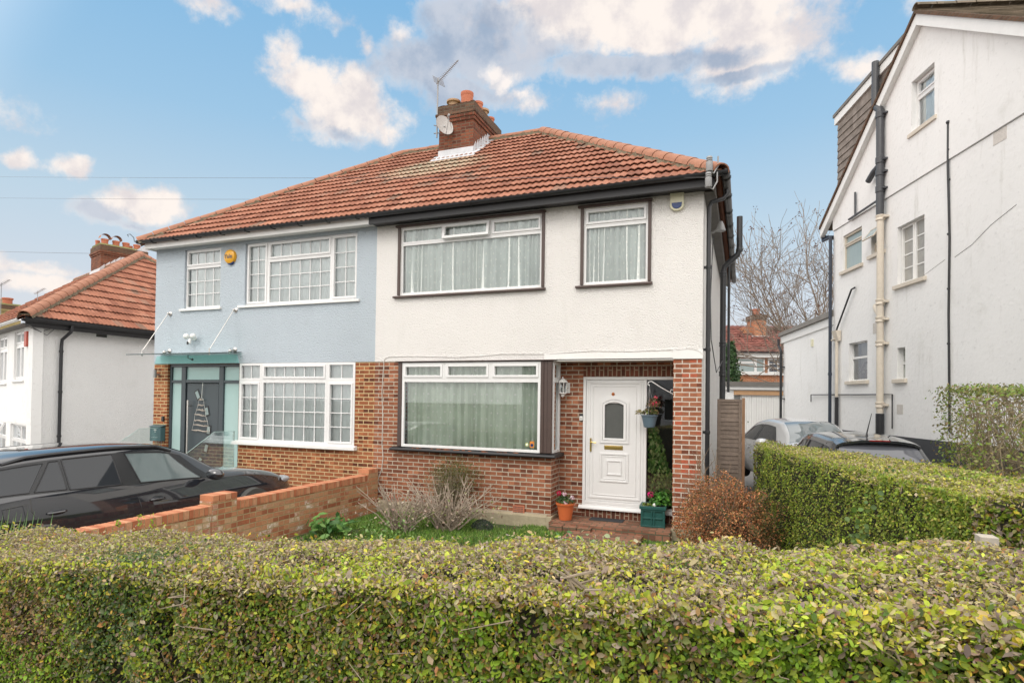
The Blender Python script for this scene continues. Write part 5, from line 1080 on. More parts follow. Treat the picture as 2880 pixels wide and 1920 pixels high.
        for (s, rr) in wheels:
            wb = crs(rows, s)[4]; cx = sgn*(wb-.10); e = MB(M); e.lathe([(rr*.6, -.115), (rr*.92, -.115), (rr, -.07), (rr, .07), (rr*.92, .115), (rr*.6, .115)], (cx, s, rr), 28, 'x'); wh = e.build('wheel', M_tyre, root, smooth=True)
            e = MB(M); e.lathe([(.001, -.09), (rr*.18, -.09), (rr*.2, -.075), (rr*.22, -.075)], (cx+sgn*.18 if sgn > 0 else cx, s, rr), 20, 'x')
            for k in range(5):
                t = 2*math.pi*k/5; e.tube([(cx+sgn*.09, s, rr), (cx+sgn*.105, s+math.cos(t)*rr*.63, rr+math.sin(t)*rr*.63)], .028, 6)
            e.lathe([(rr*.60, -.1), (rr*.66, -.11), (rr*.66, .11), (rr*.60, .1)], (cx, s, rr), 28, 'x', cap=False); e.build('rim', M_alloy, wh, smooth=True)
            e = MB(M); e.lathe([(rr*1.02, -.10), (rr*1.05, .0)] if sgn < 0 else [(rr*1.05, .0), (rr*1.02, .10)], (sgn*(wb-.02 if sgn > 0 else wb-.02), s, rr), 28, 'x', cap=True); e.build('wheel_arch', M_dark, root)
    for (nm, s0, s1, w0, w1, gm) in screens:
        q = patch(lambda u, v: (lambda p: (p[0], s0+(s1-s0)*v, p[1]+.007))(top(s0+(s1-s0)*v, (2*u-1)*(w0+(w1-w0)*v))), 20, 10).build(nm, gm, root, smooth=True)
    if extra: extra(root, M, ringpts, side, top)
    return root

def yb(px, py, X): r = ray(px, py); t = (X-C[0])/r[0]; return (C+r*t)[1]
M_pillar = pm('gloss_black_pillar', (.016, .017, .019), .25, vary=0)
# black estate on the drive of the blue house
KX = 4.27; KY = -6.45; XS = 5.2; G0 = 0.0
Mk1 = Matrix.Translation((KX, KY, G0))
sb = lambda q: yb(*c3(*q), XS-.05)-KY; stp = lambda q: yb(*c3(*q), XS-.27)-KY
rows = [(0, .70, .55, .62, .72, .42), (.05, .98, .66, .84, .84, .30), (.22, 1.12, .66, .98, .90, .26), (.5, 1.30, .62, 1.03, .925, .24), (.85, 1.45, .60, 1.03, .935, .24), (1.5, 1.50, .60, 1.01, .94, .22), (2.2, 1.515, .60, .985, .94, .2), (2.75, 1.49, .595, .965, .94, .2),
        (3.15, 1.40, .59, .95, .94, .2), (3.55, 1.20, .62, .93, .935, .2), (3.85, 1.03, .72, .92, .93, .22), (4.3, .985, .74, .885, .925, .24), (4.8, .91, .70, .81, .91, .25), (5.15, .81, .64, .70, .87, .24), (5.34, .70, .52, .60, .76, .26), (5.4, .58, .42, .50, .66, .3)]
def ex1(root, M, ringpts, side, top):
    for sgn in (1, -1):
        e = MB(M); e.blob((sgn*.72, 5.10, .72), .16, sc=(.85, 1.1, .42)); h = e.build('headlight', M_lamp, root, smooth=True)
        e = MB(M); e.blob((sgn*.80, .07, .86), .14, sc=(.8, .5, .55)); e.build('tail_light', M_tail, root, smooth=True)
        e = MB(M); e.tube([(sgn*.12, 5.27, .58), (sgn*.34, 5.22, .58)], .075, 10); e.build('grille', M_black, root, smooth=True)
    e = MB(M); r = ringpts(.95); e.tube([(r[3][0]-.001, .80, .78), (r[3][0]-.001, .80, .93), (r[3][0]-.004, 1.0, .945), (r[3][0]-.001, 1.0, .77), (r[3][0]-.001, .80, .78)], .004, 4); e.build('fuel_flap', M_dark, root)
side_w = [(.42, sb((275, 1210)), .80, stp((375, 905)), .06, .90, None), (sb((322, 1200)), sb((605, 1192)), stp((430, 900)), stp((512, 895)), .06, .92, None), (sb((635, 1190)), sb((1085, 1155)), stp((545, 890)), stp((985, 860)), .04, .95, None),
          (sb((1255, 1142)), sb((1790, 1105)), stp((1100, 852)), stp((1490, 870)), .04, .95, M_cargl)]
dxs = sb((1190, 1160)); dxr = sb((272, 1215)); dxf = sb((1935, 1100))
est = car('estate_car', 'glossy black estate car parked nose in beside the low orange brick wall', Mk1, rows, M_carb, M_carg, side_w, [('windscreen', 3.84, 3.05, .93, .86, M_cargl), ('rear_screen', .24, .72, .85, .85, M_carg)],
          [(1.15, .34), (4.25, .34)], doors=[[(dxs+.1, .28), (dxs+.1, .55), (dxs+.05, .75), (dxs, .97)], [(dxr+.35, .5), (dxr+.10, .65), (dxr, .85), (dxr, .99)], [(dxf+.05, .3), (dxf+.08, .7), (dxf, .90), (dxf-.05, .94)]],
          handles=[(sb((485, 1298)), .80), (sb((1372, 1230)), .76)], mirrors=(dxf-.26, 1.02), rails=(.9, 3.0), extra=ex1, loc=(KX, KY, G0), band=(.38, dxf-.0, .78, stp((1600, 900))))
# silver saloon facing the camera
hd1 = math.degrees(math.atan2(ew[1], ew[0]))-90
rows_s = [(0, .75, .6, .7, .75, .4), (.15, 1.0, .68, .85, .86, .3), (.6, 1.12, .66, .92, .9, .25), (1.3, 1.40, .57, .93, .92, .22), (1.9, 1.46, .56, .92, .92, .2), (2.6, 1.42, .56, .90, .92, .2), (3.1, 1.22, .6, .89, .92, .2), (3.5, 1.0, .7, .88, .91, .2), (4.1, .92, .68, .80, .88, .22), (4.45, .80, .6, .68, .82, .24), (4.6, .6, .5, .5, .7, .3)]
pc = C+ray(2236, 1168)*13.2; hv = np.array([ew[0], ew[1]])
o_ = np.array([pc[0], pc[1]])-hv*2.1+np.array([.05, 0])
Ms1 = frame(o_[0], o_[1], .36, hd1)
def ex2(root, M, ringpts, side, top):
    for sgn in (1, -1): e = MB(M); e.blob((sgn*.62, 4.38, .66), .15, sc=(.9, .7, .5)); e.build('headlight', M_lamp, root, smooth=True)
sal = car('saloon_car', 'silver saloon car parked facing out between the fence and the tall white house', Ms1, rows_s, M_cars, M_carg, [(.75, 1.75, 1.1, 1.8, .06, .9, None), (1.82, 3.2, 1.87, 2.55, .06, .9, None)],
          [('windscreen', 3.42, 2.66, .93, .86, pm('clear_windscreen', (.15, .18, .19), .03, coat=1, vary=0)), ('rear_screen', .65, 1.2, .85, .85, M_carg)], [(.85, .31), (3.7, .31)], doors=[[(1.8, .3), (1.8, .9)], [(3.15, .3), (3.2, .87)]], handles=[(1.6, .78), (2.8, .76)], mirrors=(3.0, .98), extra=ex2, loc=tuple(Ms1.translation), rz=hd1)
# dark hatchback seen from behind
hd2 = hd1+180-9
rows_h = [(0, .85, .6, .62, .78, .4), (.08, 1.0, .66, .85, .86, .3), (.25, 1.06, .68, .93, .89, .25), (.42, 1.25, .62, .95, .90, .24), (.62, 1.43, .57, .95, .905, .22), (.9, 1.47, .57, .94, .91, .2), (1.8, 1.50, .57, .92, .91, .2), (2.5, 1.44, .56, .90, .91, .2), (3.0, 1.22, .6, .89, .91, .2), (3.35, 1.0, .7, .87, .9, .2), (3.9, .9, .66, .78, .87, .22), (4.2, .65, .5, .55, .75, .28)]
pc = C+ray(2462, 1216)*9.0; hv = np.array([-math.sin(R_(hd2)), math.cos(R_(hd2))]); o_ = np.array([pc[0], pc[1]])-hv*.62
Mh1 = frame(o_[0], o_[1], .19, hd2)
def ex3(root, M, ringpts, side, top):
    e = MB(M); vs = []
    for t in np.linspace(-1, 1, 15):
        x, z = top(.66, t*.98); w = .10+.06*(1-t*t); vs += [(x, .70, z+.012), (x, .60-w, z+.004-.03*abs(t)**3), (x, .60-w, z-.035-.03*abs(t)**3), (x, .66, z-.035)]
    n = 15; e.add(vs, [(i*4+k, i*4+(k+1) % 4, (i+1)*4+(k+1) % 4, (i+1)*4+k) for i in range(n-1) for k in range(4)]+[(0, 1, 2, 3), tuple(4*(n-1)+k for k in (3, 2, 1, 0))]); sp = e.build('spoiler', M_carb, root, smooth=True)
    e = MB(M); e.box(-.14, .14, .438, .442, ringpts(.66)[-1][1]-.012, ringpts(.66)[-1][1]+.002); e.build('brake_light', M_tail, sp)
    for sgn in (1, -1): e = MB(M); e.blob((sgn*.76, .13, .86), .15, sc=(.6, .5, .9)); e.build('tail_light', M_tail, root, smooth=True)
    e = MB(M); z = top(1.0, 0)[1]; e.tube([(0, 1.0, z), (0, 1.0, z+.05), (.03, .88, z+.36)], [.022, .010, .004], 6); e.build('roof_aerial', M_black, root)
hat = car('hatchback_car', 'dark hatchback with rear spoiler and roof aerial parked behind the side hedge', Mh1, rows_h, M_cark, M_carg, [(.5, .95, .68, .95, .1, .9, None), (1.0, 1.75, 1.0, 1.75, .06, .9, None), (1.82, 3.05, 1.82, 2.4, .06, .9, None)],
          [('rear_screen', .26, .60, .88, .88, pm('reflecting_rear_glass', (.10, .105, .12), .06, coat=1, vary=0)), ('windscreen', 3.3, 2.55, .93, .86, M_cargl)], [(.75, .31), (3.35, .31)], doors=[[(1.78, .3), (1.78, .9)]], handles=[(1.6, .78)], mirrors=(2.95, .98), extra=ex3, loc=tuple(Mh1.translation), rz=hd2)

# ------------------------------------------------------------ low brick wall, glass screens, fence
gw = thing('garden_wall', 'low new orange brick wall with soldier coping between drive and front garden', 'garden wall', (6, -4, 0))
f = MB(); f.box(5.90, 6.10, -6.9, -.02, -.3, .62); f.build('brickwork', M_brick_g, gw)
f = MB(); n = 0; y = -6.9
while y < -.30:
    if not (-3.80 < y+.035 < -3.38):
        h = random.uniform(-.003, .003); n += 1; f.cm = n % 5; f.box(5.893, 6.107, y+.005, y+.068, .622, .732+h)
    y += .0745
cop = [pm('coping_brick', c_, .85, vary=.25, vs=12, bs=60, bd=.003) for c_ in ((.52, .22, .11), (.46, .17, .085), (.55, .27, .15), (.40, .13, .06), (.50, .20, .10))]
co_ = f.build('coping', cop, gw, bevel=.004); f = MB(); f.box(5.90, 6.10, -6.9, -.3, .6205, .724); f.build('coping_mortar', pm('sand_mortar', (.42, .31, .17), .95, vary=.2), co_)
for (ya, yb_, zt) in ((-3.80, -3.40, .86), (-.33, -.02, .83)):
    f = MB(); f.box(5.885, 6.115, ya, yb_, .0, zt-.08); pi = f.build('pier', M_brick_g, gw)
    f = MB(); k = 0; y = ya
    while y < yb_-.05: f.cm = k % 5; k += 1; f.box(5.88, 6.12, y+.004, min(y+.098, yb_), zt-.079, zt+.0); y += .102
    f.build('pier_cap', cop, pi, bevel=.004)
for x, lab in ((.32, 'clear glass side screen nearer the grey post box at the blue house entrance'), (2.5, 'clear glass side screen nearer the white window at the blue house entrance')):
    gs = thing('glass_screen', lab, 'glass screen', (x, -.6, .28), group='glass screens beside the blue house entrance')
    f = MB(); f.prism([(x, -1.25, .28), (x, -.03, .28), (x, -.03, 1.42), (x, -.56, 1.42), (x, -1.25, 1.0)], (.012, 0, 0)); f.build('glass_pane', M_glassb, gs)
    f = MB(); f.tube([(x+.006, -1.25, 1.0), (x+.006, -.56, 1.42), (x+.006, -.03, 1.42)], .004, 4); f.build('polished_edge', pm('glass_edge', (.45, .62, .58), .2), gs)
    f = MB(); f.box(x-.02, x+.03, -1.2, -.05, .27, .33); f.build('base_channel', M_steel, gs)
fn = thing('fence_panel', 'grey weathered timber fence panel with brown post beside the black soil stack', 'fence', (12.4, 1.0, 0))
f = MB(); yF = 1.2
a = aty(*d2(150, 1030), yF); b = aty(*d2(272, 1020), yF); c_ = aty(*d2(300, 1000), yF); zt = b[2]
k = 0; z = 0.02; xf = aty(2017, 1200, yF)[0]
while z < zt-.03: f.prism([(xf, yF-.006-.006*(k % 2), z), (b[0], yF-.006-.006*(k % 2), z), (b[0], yF+.006, z+.09), (xf, yF+.006, z+.09)], (0, .012, 0)); z += .073; k += 1
f.build('slats', M_fence, fn); f = MB(); f.box(xf, b[0], yF-.02, yF+.03, zt-.03, zt+.01); [f.box(x, x+.045, yF-.022, yF+.0, .02, zt-.03) for x in (xf+.01, b[0]-.05)]; f.build('frame', M_fence, fn)
f = MB(); f.box(b[0]+.002, c_[0]+.0, yF-.03, yF+.05, -.1, c_[2]); f.build('post', M_post, fn)
sp = aty(2775, 1520, -5.35); st = thing('timber_stake', 'sawn grey timber stake end poking up behind the front hedge at the right', 'stake', (sp[0], -5.35, 0))
f = MB(); f.box(sp[0]-.045, sp[0]+.045, -5.4, -5.3, 0, sp[2]+.03); f.build('stake', pm('pale_sawn_timber', (.40, .36, .30), .9, vary=.4, vs=25), st, bevel=.004)

# ------------------------------------------------------------ porch step, path
f = MB(); f.box(9.60, 11.56, -.22, .468, -.05, .15); po = f.build('porch_step', M_path); tag(po, kind='structure')
f = MB(); f.box(10.0, 11.15, -7.0, -.221, -.05, .07); tag(f.build('path', M_path), kind='structure')
es = thing('edging_bricks', 'worn red brick edging along the front of the porch step', 'edging', (9.9, -.28, 0))
for i in range(3):
    f = MB(); x = 9.64+i*.235; f.box(x, x+.225, -.345, -.224, .02, .128+random.uniform(-.006, .006)); f.build('brick', M_path, es, bevel=.01)
mt = MB(); mt.box(10.17, 10.74, .22, .45, .151, .163); tag(mt.build('door_mat', M_mat, None, bevel=.004), 'black rubber door mat lying in front of the white door', 'door mat')

# ------------------------------------------------------------ leaves and flowers in pots
GR = [(.05, .13, .02), (.09, .20, .03), (.14, .27, .05), (.06, .16, .04)]
def tuft(root, c, r, n, size, pal, mat=M_leaf, nm='foliage', flat=.6, wid=.85, up=.4):
    P = rng.normal(0, 1, (n, 3)); P /= np.linalg.norm(P, axis=1, keepdims=True); N = P.copy(); P *= rng.uniform(.45, 1, (n, 1))**.6; P[:, 2] = np.abs(P[:, 2])*1
    P = P*np.array(r)+np.array(c); N[:, 2] += up; return leaves(nm, P, N, size*rng.uniform(.6, 1.2, n), pick(n, pal), mat, root, wid=wid, spread=flat)
def flowers(root, spots, r, pal, n=26):
    for s_ in spots:
        P = rng.normal(0, 1, (n, 3)); P /= np.linalg.norm(P, axis=1, keepdims=True); leaves('flower_head', P*r+np.array(s_), P, r*.9, pick(n, pal, var=.1), M_leafm, root, wid=.9, spread=.3)
        f = MB(); f.tube([(s_[0], s_[1], s_[2]), (s_[0]+.01, s_[1]+.01, s_[2]-r*3)], .003, 4); f.build('flower_stem', MATS['green_stem'], root)
pm('green_stem', (.10, .18, .04), .7)
pt = thing('plant_pot', 'terracotta coloured pot of pink and white geraniums left of the white door', 'plant pot', (9.80, .08, .15))
f = MB(); f.lathe([(.10, 0), (.105, .005), (.145, .25), (.165, .255), (.168, .285), (.15, .288), (.14, .25), (.001, .245)], (9.80, .08, .151), 28, cap=False); f.build('pot', M_terrac, pt, smooth=True)
f = MB(); f.lathe([(.001, .0), (.145, .0)], (9.80, .08, .40), 20, cap=False); f.build('compost', M_soil, pt)
tuft(pt, (9.80, .08, .44), (.17, .15, .13), 260, .04, [(.05, .11, .035), (.10, .18, .06), (.08, .13, .06)], up=.9)
flowers(pt, [(9.70, .02, .60)], .034, [(.62, .02, .10)]); flowers(pt, [(9.80, .0, .60), (9.93, .03, .53), (9.83, -.04, .45)], .034, [(.75, .50, .58), (.8, .68, .72)])
pl = thing('planter', 'dark green square planter with a pink geranium at the foot of the brick pillar', 'planter', (11.24, .25, .15))
Mp = frame(11.24, .27, .151, 4); w = .19
f = MB(Mp); f.prism([(-w+.015, -w+.015, 0), (w-.015, -w+.015, 0), (w-.015, w-.015, 0), (-w+.015, w-.015, 0)], (0, 0, .285)); bx_ = f.build('box', M_greenp, pl)
f = MB(Mp)
for (a, b, c, d) in ((-w-.02, w+.02, -w-.02, -w+.02), (-w-.02, w+.02, w-.02, w+.02), (-w-.02, -w+.02, -w+.0201, w-.0201), (w-.02, w+.02, -w+.0201, w-.0201)): f.box(a, b, c, d, .286, .335)
f.box(-w, w, -w-.004, -w+.0145, .0, .028); f.box(-w, w, -w-.004, -w+.0145, .255, .2855); f.box(-w, -w+.035, -w-.004, -w+.0145, .0285, .2545); f.box(w-.035, w, -w-.004, -w+.0145, .0285, .2545); f.box(-w+.036, w-.036, -w-.002, -w+.0145, .13, .155)
f.box(-.03, -.008, -w-.006, -w+.0145, .0285, .2545); f.box(.008, .03, -w-.006, -w+.0145, .0285, .2545); f.box(w-.0145, w+.004, -w+.015, w-.01, .13, .155); f.box(w-.0145, w+.004, -w+.015, w-.01, .0, .03)
f.build('rim_and_slats', M_greenp, bx_, bevel=.003)
f = MB(Mp); f.box(-w+.02, w-.02, -w+.02, w-.02, .286, .30); f.build('compost', M_soil, pl)
tuft(pl, (11.34, .30, .50), (.17, .14, .20), 200, .06, [(.07, .22, .03), (.12, .32, .05), (.05, .15, .03)], up=.7); tuft(pl, (11.15, .22, .45), (.13, .12, .07), 110, .045, [(.10, .20, .03), (.28, .36, .08), (.12, .06, .04)])
flowers(pl, [(11.20, .18, .66)], .042, [(.72, .03, .22)]); f = MB(Mp); f.blob((.02, -.08, .34), .032); f.build('pebble', M_pic, pl)
hb = thing('hanging_basket', 'grey blue plastic hanging pot of red geraniums hung from the porch', 'hanging basket', (11.17, .2, 1.75))
hx, hy = 11.17, .20; f = MB(); f.lathe([(.075, 0), (.09, .01), (.128, .185), (.142, .19), (.142, .205), (.125, .205), (.001, .18)], (hx, hy, 1.745), 26, cap=False); f.build('pot', M_bluep, hb, smooth=True)
f = MB(); [f.tube([(hx+.12*math.cos(t), hy+.12*math.sin(t), 1.94), (hx, hy, 2.38), (hx, hy, 2.43)], .003, 4) for t in (0.5, 2.6, 4.7)]; f.build('hanger', M_gal, hb)
tuft(hb, (hx+.02, hy, 1.97), (.14, .13, .10), 220, .036, [(.10, .12, .03), (.16, .09, .05), (.20, .20, .07), (.06, .10, .03)]); tuft(hb, (hx+.06, hy, 2.08), (.12, .11, .17), 240, .03, [(.22, .10, .06), (.08, .13, .04), (.28, .16, .10)], M_leafm); tuft(hb, (hx-.16, hy, 1.96), (.08, .07, .08), 90, .03, [(.45, .38, .25), (.25, .25, .10)], M_leafm)
flowers(hb, [(hx+.09, hy-.05, 2.13)], .042, [(.75, .03, .12)]); flowers(hb, [(hx+.10, hy, 2.24)], .026, [(.65, .10, .14)])
f = MB(); f.tube([(11.56, .30, 2.28), (11.35, .25, 2.40), (hx+.03, hy, 2.50), (hx-.02, hy, 2.49), (hx-.03, hy, 2.45), (hx, hy, 2.43)], .008, 6); f.tube([(11.56, .3, 2.36), (11.50, .29, 2.37), (11.49, .29, 2.33)], .007, 5); f.build('basket_bracket', M_white, white)
# climbing plant behind the side light
cp_ = thing('house_plant', 'tall pale edged leafy plant standing behind the glass beside the white door', 'house plant', (11.3, .7, .3))
n = 760; zz = rng.uniform(.42, 1.72, n); xx = 11.11+rng.uniform(0, .42, n)*np.clip(1.35-(zz-.4)/1.25, .35, 1)
P = np.stack([xx, .56+rng.uniform(0, .10, n), zz], 1); leaves('foliage', P, np.tile([0, -1, .3], (n, 1)), rng.uniform(.05, .095, n), pick(n, [(.16, .30, .07), (.28, .42, .12), (.10, .22, .05), (.45, .52, .22)]), M_leaf, cp_, spread=.45, up=np.tile([0, 0, -1.], (n, 1)), wid=.6)
f = MB(); f.tube([(11.2, .62, .33), (11.24, .64, 1.0), (11.18, .6, 1.7)], .008, 5); f.tube([(11.35, .64, .33), (11.42, .66, .9), (11.38, .62, 1.3)], .008, 5); f.lathe([(.12, 0), (.15, .2)], (11.3, .75, .33), 14); f.build('stem', MATS['green_stem'], cp_)
# twig tree hung on the grey door
tw = thing('twig_tree_decoration', 'bundle of pale driftwood rungs hung as a small tree on the grey front door', 'decoration', (1.25, .04, 1.2))
rg = [((1755, 390), (1795, 385)), ((1745, 438), (1800, 435)), ((1735, 478), (1810, 482)), ((1720, 518), (1812, 530)), ((1712, 570), (1830, 578)), ((1705, 608), (1835, 622)), ((1692, 655), (1850, 668))]
for a, b in rg:
    f = MB(); p, q = Vector(A(c3(*a), .045)), Vector(A(c3(*b), .045)); f.tube([p, p.lerp(q, .35)+Vector((0, -.01, .012)), p.lerp(q, .7)+Vector((0, 0, -.008)), q], [.008, .013, .011, .007], 6)
    for k in range(7): t = random.random(); v = p.lerp(q, t); f.tube([v, v+Vector((random.uniform(-.03, .03), -.02, random.uniform(-.025, .035)))], .005, 4)
    f.build('rung', pm('driftwood', (.45, .39, .34), .8, vary=.5, vs=30) if 'driftwood' not in MATS else MATS['driftwood'], tw)
f = MB(); t_ = Vector(A(c3(1788, 240), .045)); k_ = Vector(A(c3(1778, 370), .045)); f.tube([t_, k_], .006, 5)
for i in (0, 1): f.tube([k_]+[Vector(A(c3(*r[i]), .045)) for r in rg], .003, 4)
f.build('cord', M_pic, tw)

# ------------------------------------------------------------ the house across the street, seen only in the window reflections
op = thing('opposite_house', 'cream house across the street showing only as a reflection in the window glass', 'house', (9, -27, 0), 180)
Mo = frame(20, -27, 0, 180)
oh = [(1.2, 3.6, 3.1, 4.5), (5, 7, 3.1, 4.5), (9, 11.4, 3.1, 4.5), (13.5, 16, 3.1, 4.5), (17.6, 20, 3.1, 4.5), (1.2, 4, .9, 2.3), (6, 7.2, .1, 2.3), (9, 12, .9, 2.3), (13, 14.2, .1, 2.3), (16, 19, .9, 2.3)]
f = MB(Mo).wall(0, 21, -.3, 5.2, oh); f.build('wall', M_render_w, op)
f = MB(Mo); f.box(.3, 20.7, .3, .34, 0, 5.1); f.build('dark_windows', M_carg, op)
f = MB(Mo); [f.ring(a, b, c, d, .07, .05, .12) for a, b, c, d in oh]; [f.box((a+b)/2-.04, (a+b)/2+.04, .05, .12, c+.07, d-.07) for a, b, c, d in oh]; f.build('window_frames', M_upvc, op)
f = MB(Mo); f.add([(-.4, -.4, 5.2), (21.4, -.4, 5.2), (21.4, 8, 5.2), (-.4, 8, 5.2), (4, 3.8, 8), (17, 3.8, 8)], [(0, 1, 5, 4), (1, 2, 5), (2, 3, 4, 5), (3, 0, 4)]); f.build('roof', M_tile3, op)

# ------------------------------------------------------------ hedges
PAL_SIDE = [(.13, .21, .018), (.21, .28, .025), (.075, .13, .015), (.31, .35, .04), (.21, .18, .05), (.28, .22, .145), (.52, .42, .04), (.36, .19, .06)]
PAL_TOP = [(.48, .52, .06), (.36, .42, .04), (.37, .30, .22), (.45, .37, .22), (.52, .44, .22), (.62, .52, .07), (.25, .19, .155), (.42, .23, .09)]  # clipped-top leaf tones, plus lit-top against darker-front contrast painted into the leaves
def twigs(mb, P, N, n, L, r, up=.3):
    for i in rng.integers(0, len(P), n):
        p = Vector(P[i]); d = Vector(N[i]).normalized()*.4+Vector(rng.normal(0, .6, 3))+Vector((0, 0, up)); d.normalize(); l = L*random.uniform(.5, 1.3); q = p-d*l*.6
        m1 = q+d*l*.4+Vector(rng.normal(0, L*.12, 3)); e = q+d*l+Vector(rng.normal(0, L*.15, 3)); mb.tube([q, m1, e], [r, r*.8, r*.45], 4, caps=False)
hg = thing('front_hedge', 'wide clipped privet hedge with green, yellow and mauve leaves across the whole foreground', 'hedge', (11, -7.3, 0))
hz = lambda x: np.interp(x, [3, 7.7, 8.83, 10.66, 11.32, 11.86, 12.32, 12.94, 13.3, 17], [1.15, 1.285, 1.30, 1.445, 1.485, 1.515, 1.545, 1.585, 1.62, 1.72])
hyf = lambda x: -7.68+0*x; hyb = lambda x: np.interp(x, [3, 8, 10, 11, 12, 13.2, 17], [-7.0, -7.0, -6.93, -6.89, -6.80, -6.63, -6.5])
def rough(P, s=1.0): return (snoise(P, 3.0, 3)-.5)*.05*s+(snoise(P, 9.0, 4)-.5)*.04*s
def shell_top(n, x0, x1):
    x = rng.uniform(x0, x1, n); y = hyf(x)+rng.uniform(.0, 1, n)*(hyb(x)-hyf(x)); P = np.stack([x, y, hz(x)], 1)
    e = np.minimum(y-hyf(x), hyb(x)-y); P[:, 2] -= np.clip(.10-e, 0, 1)**2*2.2; P[:, 2] += rough(P, 1.5)-rng.exponential(.018, n)+(rng.random(n) < .05)*rng.uniform(0, .04, n); return P
def shell_front(n, x0, x1, a, b):
    x = rng.uniform(x0, x1, n); z = hz(x)-rng.uniform(a, b, n); P = np.stack([x, hyf(x), z], 1); e = hz(x)-z
    P[:, 1] += np.clip(.07-e, 0, 1)**2*5-rough(P, 1.3)*1.7+rng.exponential(.045, n); return P
Pt = np.concatenate([shell_top(92000, 8.2, 14.6), shell_top(5000, 3.5, 8.2), shell_top(2500, 14.6, 17)]); Nt = np.tile([0, 0, 1.], (len(Pt), 1))
g1, g2 = snoise(Pt, 2.2, 11), snoise(Pt, 6, 12)
keep = rng.random(len(Pt)) < .55+.8*g2; Pt, Nt, g1, g2 = Pt[keep], Nt[keep], g1[keep], g2[keep]
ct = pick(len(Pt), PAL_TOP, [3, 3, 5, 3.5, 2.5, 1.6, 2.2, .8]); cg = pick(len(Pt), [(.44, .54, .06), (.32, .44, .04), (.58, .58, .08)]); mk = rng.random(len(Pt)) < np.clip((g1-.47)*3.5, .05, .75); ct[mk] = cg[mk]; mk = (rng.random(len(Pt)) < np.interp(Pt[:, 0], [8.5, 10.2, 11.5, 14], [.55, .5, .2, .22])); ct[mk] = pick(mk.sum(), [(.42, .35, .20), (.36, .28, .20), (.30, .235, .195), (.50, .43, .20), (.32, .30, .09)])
# ivy-green cluster on the left part of the top
ivy = np.exp(-(((Pt[:, 0]-9.75)/.30)**2+((Pt[:, 1]+7.5)/.18)**2)); mk = rng.random(len(Pt)) < ivy*.8; ct[mk] = pick(mk.sum(), [(.07, .14, .035), (.12, .19, .05), (.20, .25, .12)])
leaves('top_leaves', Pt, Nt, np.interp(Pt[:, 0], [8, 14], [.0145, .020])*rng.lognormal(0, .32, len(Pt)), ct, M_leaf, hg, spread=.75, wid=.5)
Pf = np.concatenate([shell_front(112000, 8.2, 14.6, 0, .75), shell_front(14000, 3.5, 17, .3, 1.75)])
g3, g4 = snoise(Pf, 4.5, 21), snoise(Pf, 1.8, 22); Pf[:, 1] += np.clip(.40-g3, 0, 1)*.35
keep = rng.random(len(Pf)) < np.clip(1.2-np.clip(.40-g3, 0, 1)*4, .38, 1); Pf, g3, g4 = Pf[keep], g3[keep], g4[keep]
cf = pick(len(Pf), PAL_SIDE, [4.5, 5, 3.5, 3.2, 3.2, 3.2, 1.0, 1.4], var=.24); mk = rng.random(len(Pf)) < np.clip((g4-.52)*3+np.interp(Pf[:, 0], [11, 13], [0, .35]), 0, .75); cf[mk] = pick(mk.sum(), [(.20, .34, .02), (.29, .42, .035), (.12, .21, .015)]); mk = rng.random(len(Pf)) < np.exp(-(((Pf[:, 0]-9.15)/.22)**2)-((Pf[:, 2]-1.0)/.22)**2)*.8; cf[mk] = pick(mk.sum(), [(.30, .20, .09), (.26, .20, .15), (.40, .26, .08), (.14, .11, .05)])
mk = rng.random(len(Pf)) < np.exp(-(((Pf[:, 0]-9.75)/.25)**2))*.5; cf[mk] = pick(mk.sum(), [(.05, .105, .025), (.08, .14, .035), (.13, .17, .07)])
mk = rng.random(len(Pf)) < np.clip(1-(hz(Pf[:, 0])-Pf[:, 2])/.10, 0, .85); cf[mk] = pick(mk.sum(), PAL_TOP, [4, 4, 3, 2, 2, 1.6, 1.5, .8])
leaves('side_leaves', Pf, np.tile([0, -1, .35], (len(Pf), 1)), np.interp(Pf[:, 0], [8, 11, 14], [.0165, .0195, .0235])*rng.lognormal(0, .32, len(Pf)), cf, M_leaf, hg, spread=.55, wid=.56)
xb_ = rng.uniform(5, 16, 9000); Pb = np.stack([xb_, hyb(xb_)-rng.exponential(.03, 9000), hz(xb_)-rng.uniform(0, 1.5, 9000)], 1); leaves('back_leaves', Pb, np.tile([0, 1, .3], (9000, 1)), .028, pick(9000, PAL_SIDE), M_leaf, hg, spread=.7)
f = MB(); twigs(f, Pt, Nt, 2600, .028, .0014); twigs(f, Pf, np.tile([0, -1, 0.], (len(Pf), 1)), 1500, .06, .002)
for i in range(70):
    x = random.uniform(7.5, 15); z0 = .1; p = [Vector((x, -7.3+random.uniform(-.2, .1), z0))]; 
    for k in range(6): p.append(p[-1]+Vector((random.uniform(-.07, .07), random.uniform(-.08, .06), (hz(x)-.22)/6)))
    p = [Vector((q.x, max(q.y, -7.60), q.z)) for q in p]; f.tube(p, [.011, .010, .009, .007, .006, .005, .003], 5, caps=False)
    for k in range(9): q = p[random.randint(2, 6)]; f.tube([q, q+Vector((random.uniform(-.12, .12), random.uniform(-.16, 0), random.uniform(-.02, .10))), q+Vector((random.uniform(-.2, .2), random.uniform(-.22, -.05), random.uniform(-.05, .06)))], [.004, .003, .0015], 4, caps=False)
